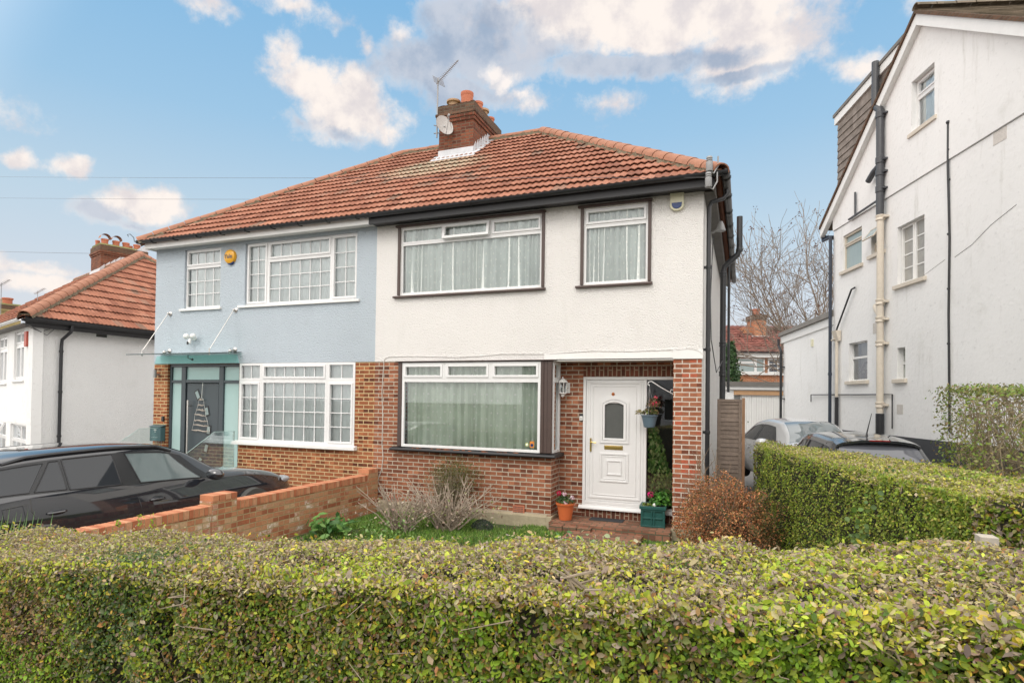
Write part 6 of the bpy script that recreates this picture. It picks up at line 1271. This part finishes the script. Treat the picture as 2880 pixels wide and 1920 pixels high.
# bare forked stems showing through gaps of the front face
for (px, py) in ((1640, 1700), (1750, 1790), (1900, 1800), (2480, 1800), (690, 1830), (230, 1740)):
    c = aty(px, py, -7.60)
    for k in range(9):
        q = Vector(tuple(c))+Vector(rng.normal(0, .035, 3)); q.y = random.uniform(-7.60, -7.54); e = q+Vector((random.uniform(-.12, .12), random.uniform(-.05, .02), random.uniform(-.10, .12))); f.tube([q, q.lerp(e, .5)+Vector(rng.normal(0, .012, 3)), e], [.006, .005, .003], 5, caps=False)
f.build('twigs', M_twigd, hg, smooth=True)
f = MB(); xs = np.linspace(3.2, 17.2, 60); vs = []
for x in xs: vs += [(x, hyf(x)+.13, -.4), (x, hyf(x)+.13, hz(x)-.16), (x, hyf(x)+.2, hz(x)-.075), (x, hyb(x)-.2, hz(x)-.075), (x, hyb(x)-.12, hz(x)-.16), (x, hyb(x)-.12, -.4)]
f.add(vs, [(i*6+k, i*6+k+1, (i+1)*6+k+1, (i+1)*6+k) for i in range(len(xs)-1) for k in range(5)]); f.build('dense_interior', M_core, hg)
# sprigs and ivy standing above the hedge
def sprig(root, base, tip, n, size, pal):
    a, b = Vector(base), Vector(tip); f = MB(); f.tube([a, a.lerp(b, .5)+Vector((.01, 0, 0)), b], [.003, .002, .001], 4); f.build('sprig_stem', M_twigd, root)
    t = rng.random(n)[:, None]; P = np.array(a)+(np.array(b)-np.array(a))*t+rng.normal(0, size*.4, (n, 3)); leaves('sprig_leaves', P, rng.normal(0, 1, (n, 3)), size, pick(n, pal), M_leaf, root)
for (px, p0, p1) in ((392, 1480, 1447), (428, 1478, 1450), (330, 1480, 1462)):
    a, b = aty(px, p0, -7.0), aty(px+4, p1, -7.0); sprig(hg, a, b, 16, .022, [(.35, .42, .04), (.25, .35, .05)])
iv = [aty(px, py, -6.78) for px, py in ((1600, 1535), (1640, 1525), (1690, 1530), (1740, 1540))]
P = np.concatenate([np.array(c)+rng.normal(0, 1, (40, 3))*[.07, .04, .02] for c in iv]); leaves('ivy_leaves', P, np.tile([0, -.3, 1], (160, 1)), rng.uniform(.018, .034, 160), pick(160, [(.08, .17, .05), (.28, .36, .18), (.45, .46, .28), (.12, .24, .06)]), M_leaf, hg, wid=.9, spread=.6)

# spiky leaves behind the hedge at the lower left
sk = thing('spiky_plant', 'upright sword shaped green leaves against the black car at the lower left', 'plant', tuple(aty(70, 1480, -6.2)*[1, 1, 0]))
f = MB()
for px, top, w in ((10, 1442, 4), (28, 1425, 5), (48, 1435, 5), (62, 1438, 4), (80, 1430, 4), (98, 1434, 5), (110, 1448, 4), (72, 1452, 4), (150, 1436, 5), (40, 1450, 5), (120, 1455, 4)):
    b = aty(px-12, 1500, -6.2); t = aty(px, top, -6.2); b2 = b.copy(); b2[2] = .05; f.add([tuple(b2-[.012, 0, 0]), tuple(b2+[.012, 0, 0]), tuple(b+[.012, 0, 0]), tuple(t), tuple(b-[.012, 0, 0])], [(0, 1, 2, 4), (2, 3, 4)])
f.build('blades', pm('iris_green', (.13, .24, .08), .5, vary=.3), sk)

# dividing hedge on the right
Lf_ = np.array([[12.76, .75], [13.12, -1.0], [13.58, -2.75], [13.88, -4.2], [14.02, -4.9]]); Rt_ = np.array([[13.05, 2.2], [13.75, .2], [14.55, -1.5], [15.2, -3.0], [15.75, -4.6]])
tt = np.linspace(0, 1, 5); lx = lambda t: np.stack([np.interp(t, tt, Lf_[:, 0]), np.interp(t, tt, Lf_[:, 1])], -1); rx = lambda t: np.stack([np.interp(t, tt, Rt_[:, 0]), np.interp(t, tt, Rt_[:, 1])], -1)
tz = lambda t, v: 1.50+.09*t-.03*v
sh = thing('side_hedge', 'clipped privet boundary hedge running back towards the silver and dark parked cars', 'hedge', (13.9, -2, 0))
def sh_top(n):
    t = rng.random(n)**.8; v = rng.random(n); q = lx(t)*(1-v[:, None])+rx(t)*v[:, None]; P = np.concatenate([q, tz(t, v)[:, None]], 1); e = np.minimum(np.minimum(v, 1-v)*1.4, np.minimum(t, 1-t)*6); P[:, 2] -= np.clip(.10-e, 0, 1)**2*7
    P[:, 2] += rough(P, 1.6)-rng.exponential(.012, n); return P, t
def sh_face(n, fn, t0=0, t1=1, out=(0, 0)):
    t = t0+(t1-t0)*rng.random(n)**.8; q = fn(t); z = tz(t, .0)*(1-rng.random(n)**1.1*.98); P = np.concatenate([q, z[:, None]], 1); r = rough(P, 2.0); P[:, 0] += out[0]*(r-rng.exponential(.025, n)); P[:, 1] += out[1]*(r-rng.exponential(.025, n)); return P
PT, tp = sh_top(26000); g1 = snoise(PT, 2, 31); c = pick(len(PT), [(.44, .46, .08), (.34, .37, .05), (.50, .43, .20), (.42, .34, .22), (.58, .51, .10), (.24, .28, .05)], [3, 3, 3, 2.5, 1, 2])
mk = rng.random(len(PT)) < np.clip((g1-.5)*3, 0, .6); c[mk] = pick(mk.sum(), [(.28, .38, .05), (.20, .30, .04)])
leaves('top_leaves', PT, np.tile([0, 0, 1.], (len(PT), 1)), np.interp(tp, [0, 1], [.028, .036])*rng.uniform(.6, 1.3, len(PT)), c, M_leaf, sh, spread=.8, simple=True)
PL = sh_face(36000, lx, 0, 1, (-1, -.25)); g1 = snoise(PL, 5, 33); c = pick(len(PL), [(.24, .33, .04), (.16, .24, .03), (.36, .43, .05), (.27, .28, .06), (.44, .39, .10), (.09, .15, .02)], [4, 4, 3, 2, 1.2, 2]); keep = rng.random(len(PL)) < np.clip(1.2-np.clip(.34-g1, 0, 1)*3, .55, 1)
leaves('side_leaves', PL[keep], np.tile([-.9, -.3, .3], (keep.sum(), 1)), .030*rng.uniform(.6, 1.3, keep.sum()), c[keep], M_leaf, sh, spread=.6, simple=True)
a_, b_ = lx(np.array([1.]))[0], rx(np.array([1.]))[0]; n = 20000; v = rng.random(n); q = a_*(1-v[:, None])+b_*v[:, None]; PE = np.concatenate([q, (1.52*(1-rng.random(n)**1.1*.98))[:, None]], 1); r = rough(PE, 2.4); PE[:, 1] -= r-rng.exponential(.05, n); g1 = snoise(PE, 5, 35)
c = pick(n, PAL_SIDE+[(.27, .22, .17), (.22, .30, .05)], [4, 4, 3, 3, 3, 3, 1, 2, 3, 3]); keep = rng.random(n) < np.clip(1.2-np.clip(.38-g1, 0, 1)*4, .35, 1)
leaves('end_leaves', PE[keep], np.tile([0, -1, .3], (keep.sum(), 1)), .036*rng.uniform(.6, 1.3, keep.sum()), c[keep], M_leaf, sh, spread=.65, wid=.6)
PR = sh_face(9000, rx, 0, 1, (1, .2)); leaves('far_leaves', PR, np.tile([.9, .3, .3], (9000, 1)), .034, pick(9000, PAL_SIDE), M_leaf, sh, simple=True)
PB = np.array([[*(lx(np.array([0.]))[0]*(1-v)+rx(np.array([0.]))[0]*v), z] for v, z in rng.random((3500, 2))*[1, 1.44]]); leaves('far_end_leaves', PB, np.tile([-.6, .8, .2], (3500, 1)), .032, pick(3500, PAL_SIDE), M_leaf, sh, simple=True)
f = MB(); twigs(f, PT, np.tile([0, 0, 1.], (len(PT), 1)), 900, .09, .003); twigs(f, PE, np.tile([0, -1., 0], (n, 1)), 900, .16, .0045)
for (px, py) in ():
    c = aty(px, py, -4.9); p = Vector(tuple(c))-Vector((.05, -.02, .25)); f.tube([p, p+Vector((.04, 0, .12)), p+Vector((0.02, -.01, .26)), p+Vector((.10, 0, .40))], [.007, .006, .005, .003], 6); f.tube([p+Vector((0.02, -.01, .22)), p+Vector((.14, -.02, .27)), p+Vector((.24, 0, .36))], [.005, .004, .003], 5)
f.build('twigs', M_twigd, sh, smooth=True)
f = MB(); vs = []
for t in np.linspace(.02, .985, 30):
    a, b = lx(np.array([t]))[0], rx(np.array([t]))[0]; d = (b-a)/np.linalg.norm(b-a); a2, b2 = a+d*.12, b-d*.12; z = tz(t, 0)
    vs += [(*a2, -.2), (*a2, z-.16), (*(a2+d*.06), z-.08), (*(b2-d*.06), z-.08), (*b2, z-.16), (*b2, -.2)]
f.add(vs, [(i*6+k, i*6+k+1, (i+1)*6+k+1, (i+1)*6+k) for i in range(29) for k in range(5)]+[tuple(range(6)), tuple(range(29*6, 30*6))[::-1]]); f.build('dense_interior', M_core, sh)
ivp = [aty(px, py, -4.98) for px, py in ((2412, 1438), (2440, 1520), (2420, 1470), (2455, 1410), (2425, 1500))]+[tuple(atz(px, py, 1.53)) for px, py in ((2500, 1325), (2525, 1332))]
P = np.concatenate([np.array(c)+rng.normal(0, 1, (5, 3))*[.05, .02, .05] for c in ivp]); leaves('ivy_leaves', P, np.tile([-.2, -1, .3], (len(P), 1)), rng.uniform(.025, .045, len(P)), pick(len(P), [(.12, .20, .04), (.10, .17, .04), (.07, .12, .03)]), M_leaf, sh, wid=.95, spread=.4)

# tall bush at the right edge
bu = thing('tall_bush', 'tall half bare privet bush with tangled stems before the tall white house', 'bush', (15.7, -1.5, .1))
f = MB(); f2P = []
for i in range(260):
    a = random.uniform(0, 6.28); rr = random.uniform(0, .5); p = Vector((15.95+rr*math.cos(a)*1.3, -1.5+rr*math.sin(a), .1)); d = Vector((math.cos(a)*.35+random.uniform(-.25, .25), math.sin(a)*.3, 1)); P_ = [p]
    for k in range(7): d = d+Vector((random.uniform(-.28, .28), random.uniform(-.28, .28), .08)); d.normalize(); P_.append(P_[-1]+d*.33)
    P_ = [Vector((min(max(q.x, 14.95+random.uniform(0, .25)), 17.2), q.y, min(q.z, 2.36))) for q in P_]; f.tube(P_, [.014, .012, .010, .008, .007, .005, .004, .003], 5, caps=False)
    for k in range(8):
        q = P_[random.randint(2, 7)]; e = q+Vector(rng.normal(0, .16, 3)); e.z = min(e.z, 2.4); e.x = max(e.x, 14.88); f.tube([q, q.lerp(e, .5)+Vector(rng.normal(0, .03, 3)), e], [.005, .004, .002], 4, caps=False); f2P.append(tuple(e))
f.build('stems', pm('olive_stems', (.27, .22, .14), .9, vary=.4, vs=10), bu, smooth=True)
n = 32000; u = rng.normal(0, 1, (n, 3)); u /= np.abs(u).max(1, keepdims=True); u = np.sign(u)*np.abs(u)**.8; P = u*[1.0, .8, 1.14]+[15.9, -1.5, 1.25]; P += rng.normal(0, .045, (n, 3)); P[:, 2] = np.minimum(P[:, 2], 2.37+rng.normal(0, .02, n)+rough(P, 2)); g1 = snoise(P, 3.5, 41)
keep = (P[:, 2] > .9) & (rng.random(n) < np.clip((g1-.36)*3+np.clip((P[:, 2]-2.12)*5, 0, 1), .42, 1)); P = P[keep]; leaves('foliage', P, u[keep]+[0, 0, .4], .04*rng.uniform(.6, 1.3, len(P)), pick(len(P), [(.15, .22, .04), (.22, .30, .05), (.12, .16, .03), (.28, .28, .08), (.25, .20, .10)]), M_leaf, bu, simple=True, wid=.6)
P = np.array(f2P)+rng.normal(0, .03, (len(f2P), 3)); leaves('inner_leaves', P, rng.normal(0, 1, P.shape), .035, pick(len(P), [(.14, .20, .04), (.22, .20, .06), (.18, .14, .06)]), M_leaf, bu, simple=True)

# ------------------------------------------------------------ shrubs
br = thing('brown_shrub', 'rounded rust brown dead flowered shrub at the foot of the brick pillar', 'shrub', (12.42, -1.0, 0))
n = 24000; u = rng.normal(0, 1, (n, 3)); u /= np.linalg.norm(u, axis=1, keepdims=True); u[:, 2] = np.abs(u[:, 2]); P = u*(rng.uniform(.35, 1.05, (n, 1))**.5)*[.66, .55, .92]; P += [12.42, -1.0, .2]; bmp = snoise(P, 7, 51); P += u*((bmp-.5)*.42)[:, None]
rgt = np.clip((P[:, 0]-12.6)/.35, 0, 1); c = pick(n, [(.50, .21, .085), (.40, .15, .065), (.58, .29, .14), (.30, .12, .055), (.19, .13, .05)], [4, 4, 3, 2, 1.5]); mk = rng.random(n) < .25+rgt*.45; c[mk] = pick(mk.sum(), [(.11, .11, .035), (.16, .12, .05), (.08, .09, .03)])
leaves('seed_heads', P, u, .022*rng.uniform(.6, 1.4, n), c, M_leafm, br, spread=1.2, simple=True, wid=.75)
f = MB()
for i in range(240): a = random.uniform(0, 6.28); e = Vector((12.42+math.cos(a)*random.uniform(.1, .6), -1.0+math.sin(a)*random.uniform(.1, .5), random.uniform(.3, 1.05))); b = Vector((12.42+random.uniform(-.12, .12), -1+random.uniform(-.12, .12), 0)); f.tube([b, b.lerp(e, .5)+Vector((0, 0, .08)), e], [.006, .004, .002], 4, caps=False)
f.build('stems', M_twigd, br)
f = MB(); f.blob((12.42, -1.0, .36), .34, sc=(.95, .8, .95)); f.build('dense_interior', pm('brown_interior', (.055, .035, .02), 1, vary=.5, vs=25), br)
def twiggy(root, base, n, r, h, th=.006, mat=M_twig, kids=5, lean=(0, 0)):
    f = MB(); tips = []
    for i in range(n):
        a = random.uniform(0, 6.28); k = random.uniform(.2, 1)
        d = Vector((math.cos(a)*r*k+lean[0], math.sin(a)*r*k*.7+lean[1], h*random.uniform(.5, 1.05)*(1-.25*k))); b = Vector(base)+Vector((random.uniform(-.16, .16), random.uniform(-.08, .08), 0)); P = [b]
        for s in range(1, 5): P.append(b+d*(s/4)+Vector((random.uniform(-.03, .03), random.uniform(-.03, .03), .05*math.sin(s/4*3.1))))
        f.tube(P, [th, th*.85, th*.7, th*.55, th*.35], 5, caps=False); tips.append(tuple(P[-1]))
        for j in range(kids):
            q = P[random.randint(1, 3)]; e = q+Vector((random.uniform(-.13, .13), random.uniform(-.1, .1), random.uniform(.05, .24)))*h; f.tube([q, q.lerp(e, .5)+Vector((random.uniform(-.015, .015), 0, 0)), e], [th*.6, th*.45, th*.22], 4, caps=False); tips.append(tuple(e))
    f.build('stems', mat, root, smooth=True); return np.array(tips)
ws = thing('bare_climber', 'bare twiggy shrub leaning on the brick pillar above the brown shrub', 'shrub', (12.05, -.25, 0))
twiggy(ws, (12.12, -.30, 0), 34, .42, 1.62, .007, pm('brown_twig', (.24, .17, .11), .9, vary=.3), 6)
for lab, b, n, r, h in (('bare pale twigged shrub nearer the orange garden wall under the bay window', (7.45, -1.35, 0), 36, .85, .90), ('bare pale twigged shrub nearer the concrete plinth under the bay window', (8.10, -1.0, 0), 48, .95, 1.0)):
    o = thing('dormant_shrub', lab, 'shrub', b, group='dormant shrubs under the bay window'); tp_ = twiggy(o, b, n, r, h, .012, M_twig, 3)
    m_ = rng.random(len(tp_)) < .5; P = np.repeat(tp_[m_], 6, 0)*[1, 1, .6]+rng.normal(0, .07, (6*m_.sum(), 3)); P[:, 2] = np.abs(P[:, 2]); leaves('dead_leaves', P, rng.normal(0, 1, P.shape), rng.uniform(.025, .065, len(P)), pick(len(P), [(.42, .33, .25), (.30, .22, .17), (.50, .42, .32), (.22, .15, .10), (.24, .28, .10)]), M_leafm, o, wid=.5)
gb = thing('green_shrub', 'small olive green evergreen shrub against the bay brickwork behind the bare twigs', 'shrub', (7.75, -.35, 0)); tp_ = twiggy(gb, (7.85, -.42, 0), 90, .46, 1.12, .006, M_twigd, 5)
P = np.concatenate([np.repeat(tp_, 6, 0)+rng.normal(0, .06, (6*len(tp_), 3)), rng.normal(0, 1, (2600, 3))*[.22, .07, .13]+[7.9, -.28, .86]]); P = P[(P[:, 2] > .42) & (P[:, 1] < -.02) & (P[:, 2] < 1.2)]; leaves('foliage', P, rng.normal(0, 1, P.shape)+[0, -.5, .5], .026, pick(len(P), [(.10, .12, .03), (.15, .15, .04), (.06, .09, .02), (.20, .16, .06)]), M_leaf, gb, simple=True)
pc_ = atz(*c4(1110, 1500), .15); bl_ = thing('broad_leaf_plant', 'clump of broad fresh green leaves at the foot of the orange garden wall', 'plant', (6.55, -2.1, 0)); n = 90; P = rng.normal(0, 1, (n, 3))*[.17, .13, .06]+[6.62, -2.05, .20]; P[:, 2] = np.abs(P[:, 2]); leaves('foliage', P, np.tile([-.2, -.5, .8], (n, 1)), rng.uniform(.10, .20, n), pick(n, [(.12, .26, .06), (.18, .34, .09), (.08, .18, .05)]), M_leaf, bl_, wid=.5, spread=.5)
lv = atz(*c6(800, 1405), .02); lm = thing('lavender_mound', 'small grey green mound of lavender against the concrete plinth', 'plant', (lv[0], lv[1], 0)); n = 900; u = rng.normal(0, 1, (n, 3)); u /= np.linalg.norm(u, axis=1, keepdims=True); u[:, 2] = np.abs(u[:, 2]); P = u*[.20, .12, .17]+[lv[0], min(lv[1], -.2), .01]; leaves('foliage', P, u, .05, pick(n, [(.07, .09, .07), (.11, .13, .10), (.05, .065, .05)]), M_leafm, lm, wid=.18, up=u, spread=.4)
for (px, py, lab) in ((690, 1250, 'pale green weed sprawling among the bare twigs'),):
    c = atz(880*1.2245, 1225*1.2245, .12); wd = thing('weed', lab, 'plant', (c[0], c[1], 0)); P = np.array(c)+rng.normal(0, 1, (160, 3))*[.30, .15, .09]; P[:, 2] = np.abs(P[:, 2]); leaves('foliage', P, np.tile([0, -.4, 1], (160, 1)), rng.uniform(.03, .07, 160), pick(160, [(.20, .34, .08), (.28, .40, .14), (.12, .24, .05)]), M_leaf, wd)

# lawn grass
n = 60000; P = np.stack([rng.uniform(6.3, 12.6, n), -.1-rng.exponential(1.5, n), np.zeros(n)], 1); P = P[(P[:, 1] > -6.4) & ~((P[:, 0] > 10.0) & (P[:, 0] < 11.2)) & ~((P[:, 0] > 9.55) & (P[:, 1] > -.42)) & ~((P[:, 0] < 9.6) & (P[:, 1] > -.12))]
hh = .035+.05*snoise(P, 2.5, 61); kp_ = rng.random(len(P)) < np.clip((snoise(P, 2.2, 64)-.36)*7, .03, 1); P, hh = P[kp_], hh[kp_]; P[:, 2] = hh*.45; gr_ = leaves('grass', P, np.tile([0, -1, .2], (len(P), 1)), hh*1.6*rng.uniform(.6, 1.3, len(P)), pick(len(P), [(.11, .23, .03), (.17, .31, .05), (.08, .16, .03), (.26, .34, .09)]), M_leaf, None, spread=.8, up=np.tile([0, 0, 1.5], (len(P), 1)), wid=.13, simple=True)
tag(gr_, kind='stuff')
n = 420; P = np.stack([rng.uniform(6.3, 12.2, n), rng.uniform(-3.2, -.2, n), np.full(n, .03)], 1); dl_ = leaves('fallen_leaves', P, np.tile([0, 0, 1.], (n, 1)), rng.uniform(.025, .05, n), pick(n, [(.28, .16, .07), (.36, .24, .10), (.18, .11, .06), (.42, .34, .14)]), M_leafm, None, spread=.4); tag(dl_, kind='stuff')
n = 1500; P = np.stack([rng.uniform(9.9, 11.3, n), rng.uniform(-3.5, -.3, n), np.full(n, .04)], 1); g1 = snoise(P, 3, 63); P = P[g1 > .6]; ms = leaves('moss', P, np.tile([0, 0, 1.], (len(P), 1)), .022, pick(len(P), [(.16, .22, .03), (.10, .15, .03)]), M_leafm, None, simple=True); tag(ms, kind='stuff')

# ------------------------------------------------------------ trees behind
def tree_branches(mb, p, d, L, r, depth, tips, bend=.25, up=.12, minr=.006):
    n = 4; P = [p]; rs = [r]; dd = d.copy()
    for k in range(n): dd = (dd+Vector(rng.normal(0, bend*.35, 3))+Vector((0, 0, up*.3))).normalized(); P.append(P[-1]+dd*L/n); rs.append(max(minr, r*(1-.42*(k+1)/n)))
    mb.tube(P, rs, 6 if r > .03 else 4, caps=False)
    if depth == 0: tips.append(tuple(P[-1])); return
    for k in range(random.choice([2, 3, 3]) if depth > 1 else 4):
        q = P[random.randint(1, n)]; nd = (dd+Vector(rng.normal(0, .55, 3))+Vector((0, 0, up))).normalized(); tree_branches(mb, q, nd, L*random.uniform(.6, .85), max(minr, r*.55), depth-1, tips, bend, up, minr)
    tree_branches(mb, P[-1], (dd+Vector(rng.normal(0, .2, 3))).normalized(), L*.75, max(minr, rs[-1]), depth-1, tips, bend, up, minr)
tb = C+ray(2330, 1040)*26; bt = thing('bare_tree', 'bare winter tree with brown seed clusters rising behind the white rear extension', 'tree', (tb[0], tb[1], 0))
random.seed(19); rng = np.random.default_rng(19)
tips = []; f = MB(); base = Vector((tb[0], tb[1], 0)); f.tube([base, base+Vector((-.1, 0, 1.6)), base+Vector((-.3, .1, 3.0))], [.28, .2, .15], 10); f.build('trunk', M_bark, bt, smooth=True)
f = MB()
for d, L, r in ((Vector((-.55, 0, 1)), 2.4, .085), (Vector((-.95, .1, .75)), 2.5, .08), (Vector((-.15, .1, 1.1)), 2.5, .09), (Vector((.25, 0, 1.1)), 2.3, .08), (Vector((-1.2, .1, .30)), 2.5, .065), (Vector((-.75, -.3, .9)), 2.3, .07), (Vector((.5, .2, .8)), 2.0, .07), (Vector((-1.15, -.2, -.02)), 2.3, .05)):
    tree_branches(f, base+Vector((-.3, .1, 2.9)), d.normalized(), L*1.22, r*.8, 4, tips, minr=.007)
f.build('crown', M_bark, bt, smooth=True)
T = np.array(tips); T = T[rng.random(len(T)) < .14]; P = np.repeat(T, 6, 0)+rng.normal(0, .06, (6*len(T), 3)); leaves('seed_clusters', P, rng.normal(0, 1, P.shape), .08, pick(len(P), [(.10, .055, .045), (.16, .09, .06), (.22, .13, .09)]), M_leafm, bt, simple=True, wid=.7)
et = C+ray(*d2(160, 860))*25; ev = thing('evergreen_tree', 'dark green conifer beside the rear house just right of the soil stack', 'tree', (et[0], et[1], 0))
f = MB(); f.tube([(et[0], et[1], 0), (et[0], et[1], 3.5)], [.16, .04], 8); f.build('trunk', M_bark, ev)
zt_ = (C+ray(*d2(180, 520))*25)[2]; n = 5200; h = rng.random(n)**.8; a = rng.uniform(0, 6.28, n); rr = (.10+.95*(1-h))*rng.uniform(.5, 1.05, n); P = np.stack([et[0]+rr*np.cos(a), et[1]+rr*np.sin(a), .8+h*(zt_-.8)], 1); P += rng.normal(0, .06, (n, 3)); g1 = snoise(P, 3, 71); keep = rng.random(n) < .35+g1
leaves('crown', P[keep], np.stack([np.cos(a), np.sin(a), .3+0*a], 1)[keep], .13, pick(keep.sum(), [(.03, .075, .025), (.05, .11, .035), (.075, .14, .05)]), M_leaf, ev, simple=True, spread=.7)

# ------------------------------------------------------------ overhead wires
def wire(nm, lab, a, b, sag=.25, r=.009, grp='telephone wires across the sky'):
    f = MB(); f.tube(arc(a, b, 24, sag), r, 4, caps=False); tag(f.build(nm, M_cable), lab, 'wire', grp)
ia = Vector(tuple(aty(*d1(455, 350), -.46)))+Vector((0, 0, -.2)); e_ = C+ray(-500, 488)*38
wire('telephone_wire', 'thin wire from the right gutter corner across the tiles to the upper left sky', ia, Vector(tuple(e_)), .1, .0035)
wire('telephone_wire', 'faint wire crossing the sky above the blue half of the pair', Vector(tuple(C+ray(1500, 560)*11.2)), Vector(tuple(C+ray(-400, 548)*40)), .1, .004)
wire('telephone_wire', 'short wire meeting the mossy chimney of the left neighbour house', Mc @ Vector((-.1, .3, zt_c)), Vector(tuple(C+ray(-300, 692)*45)), .1, .007)
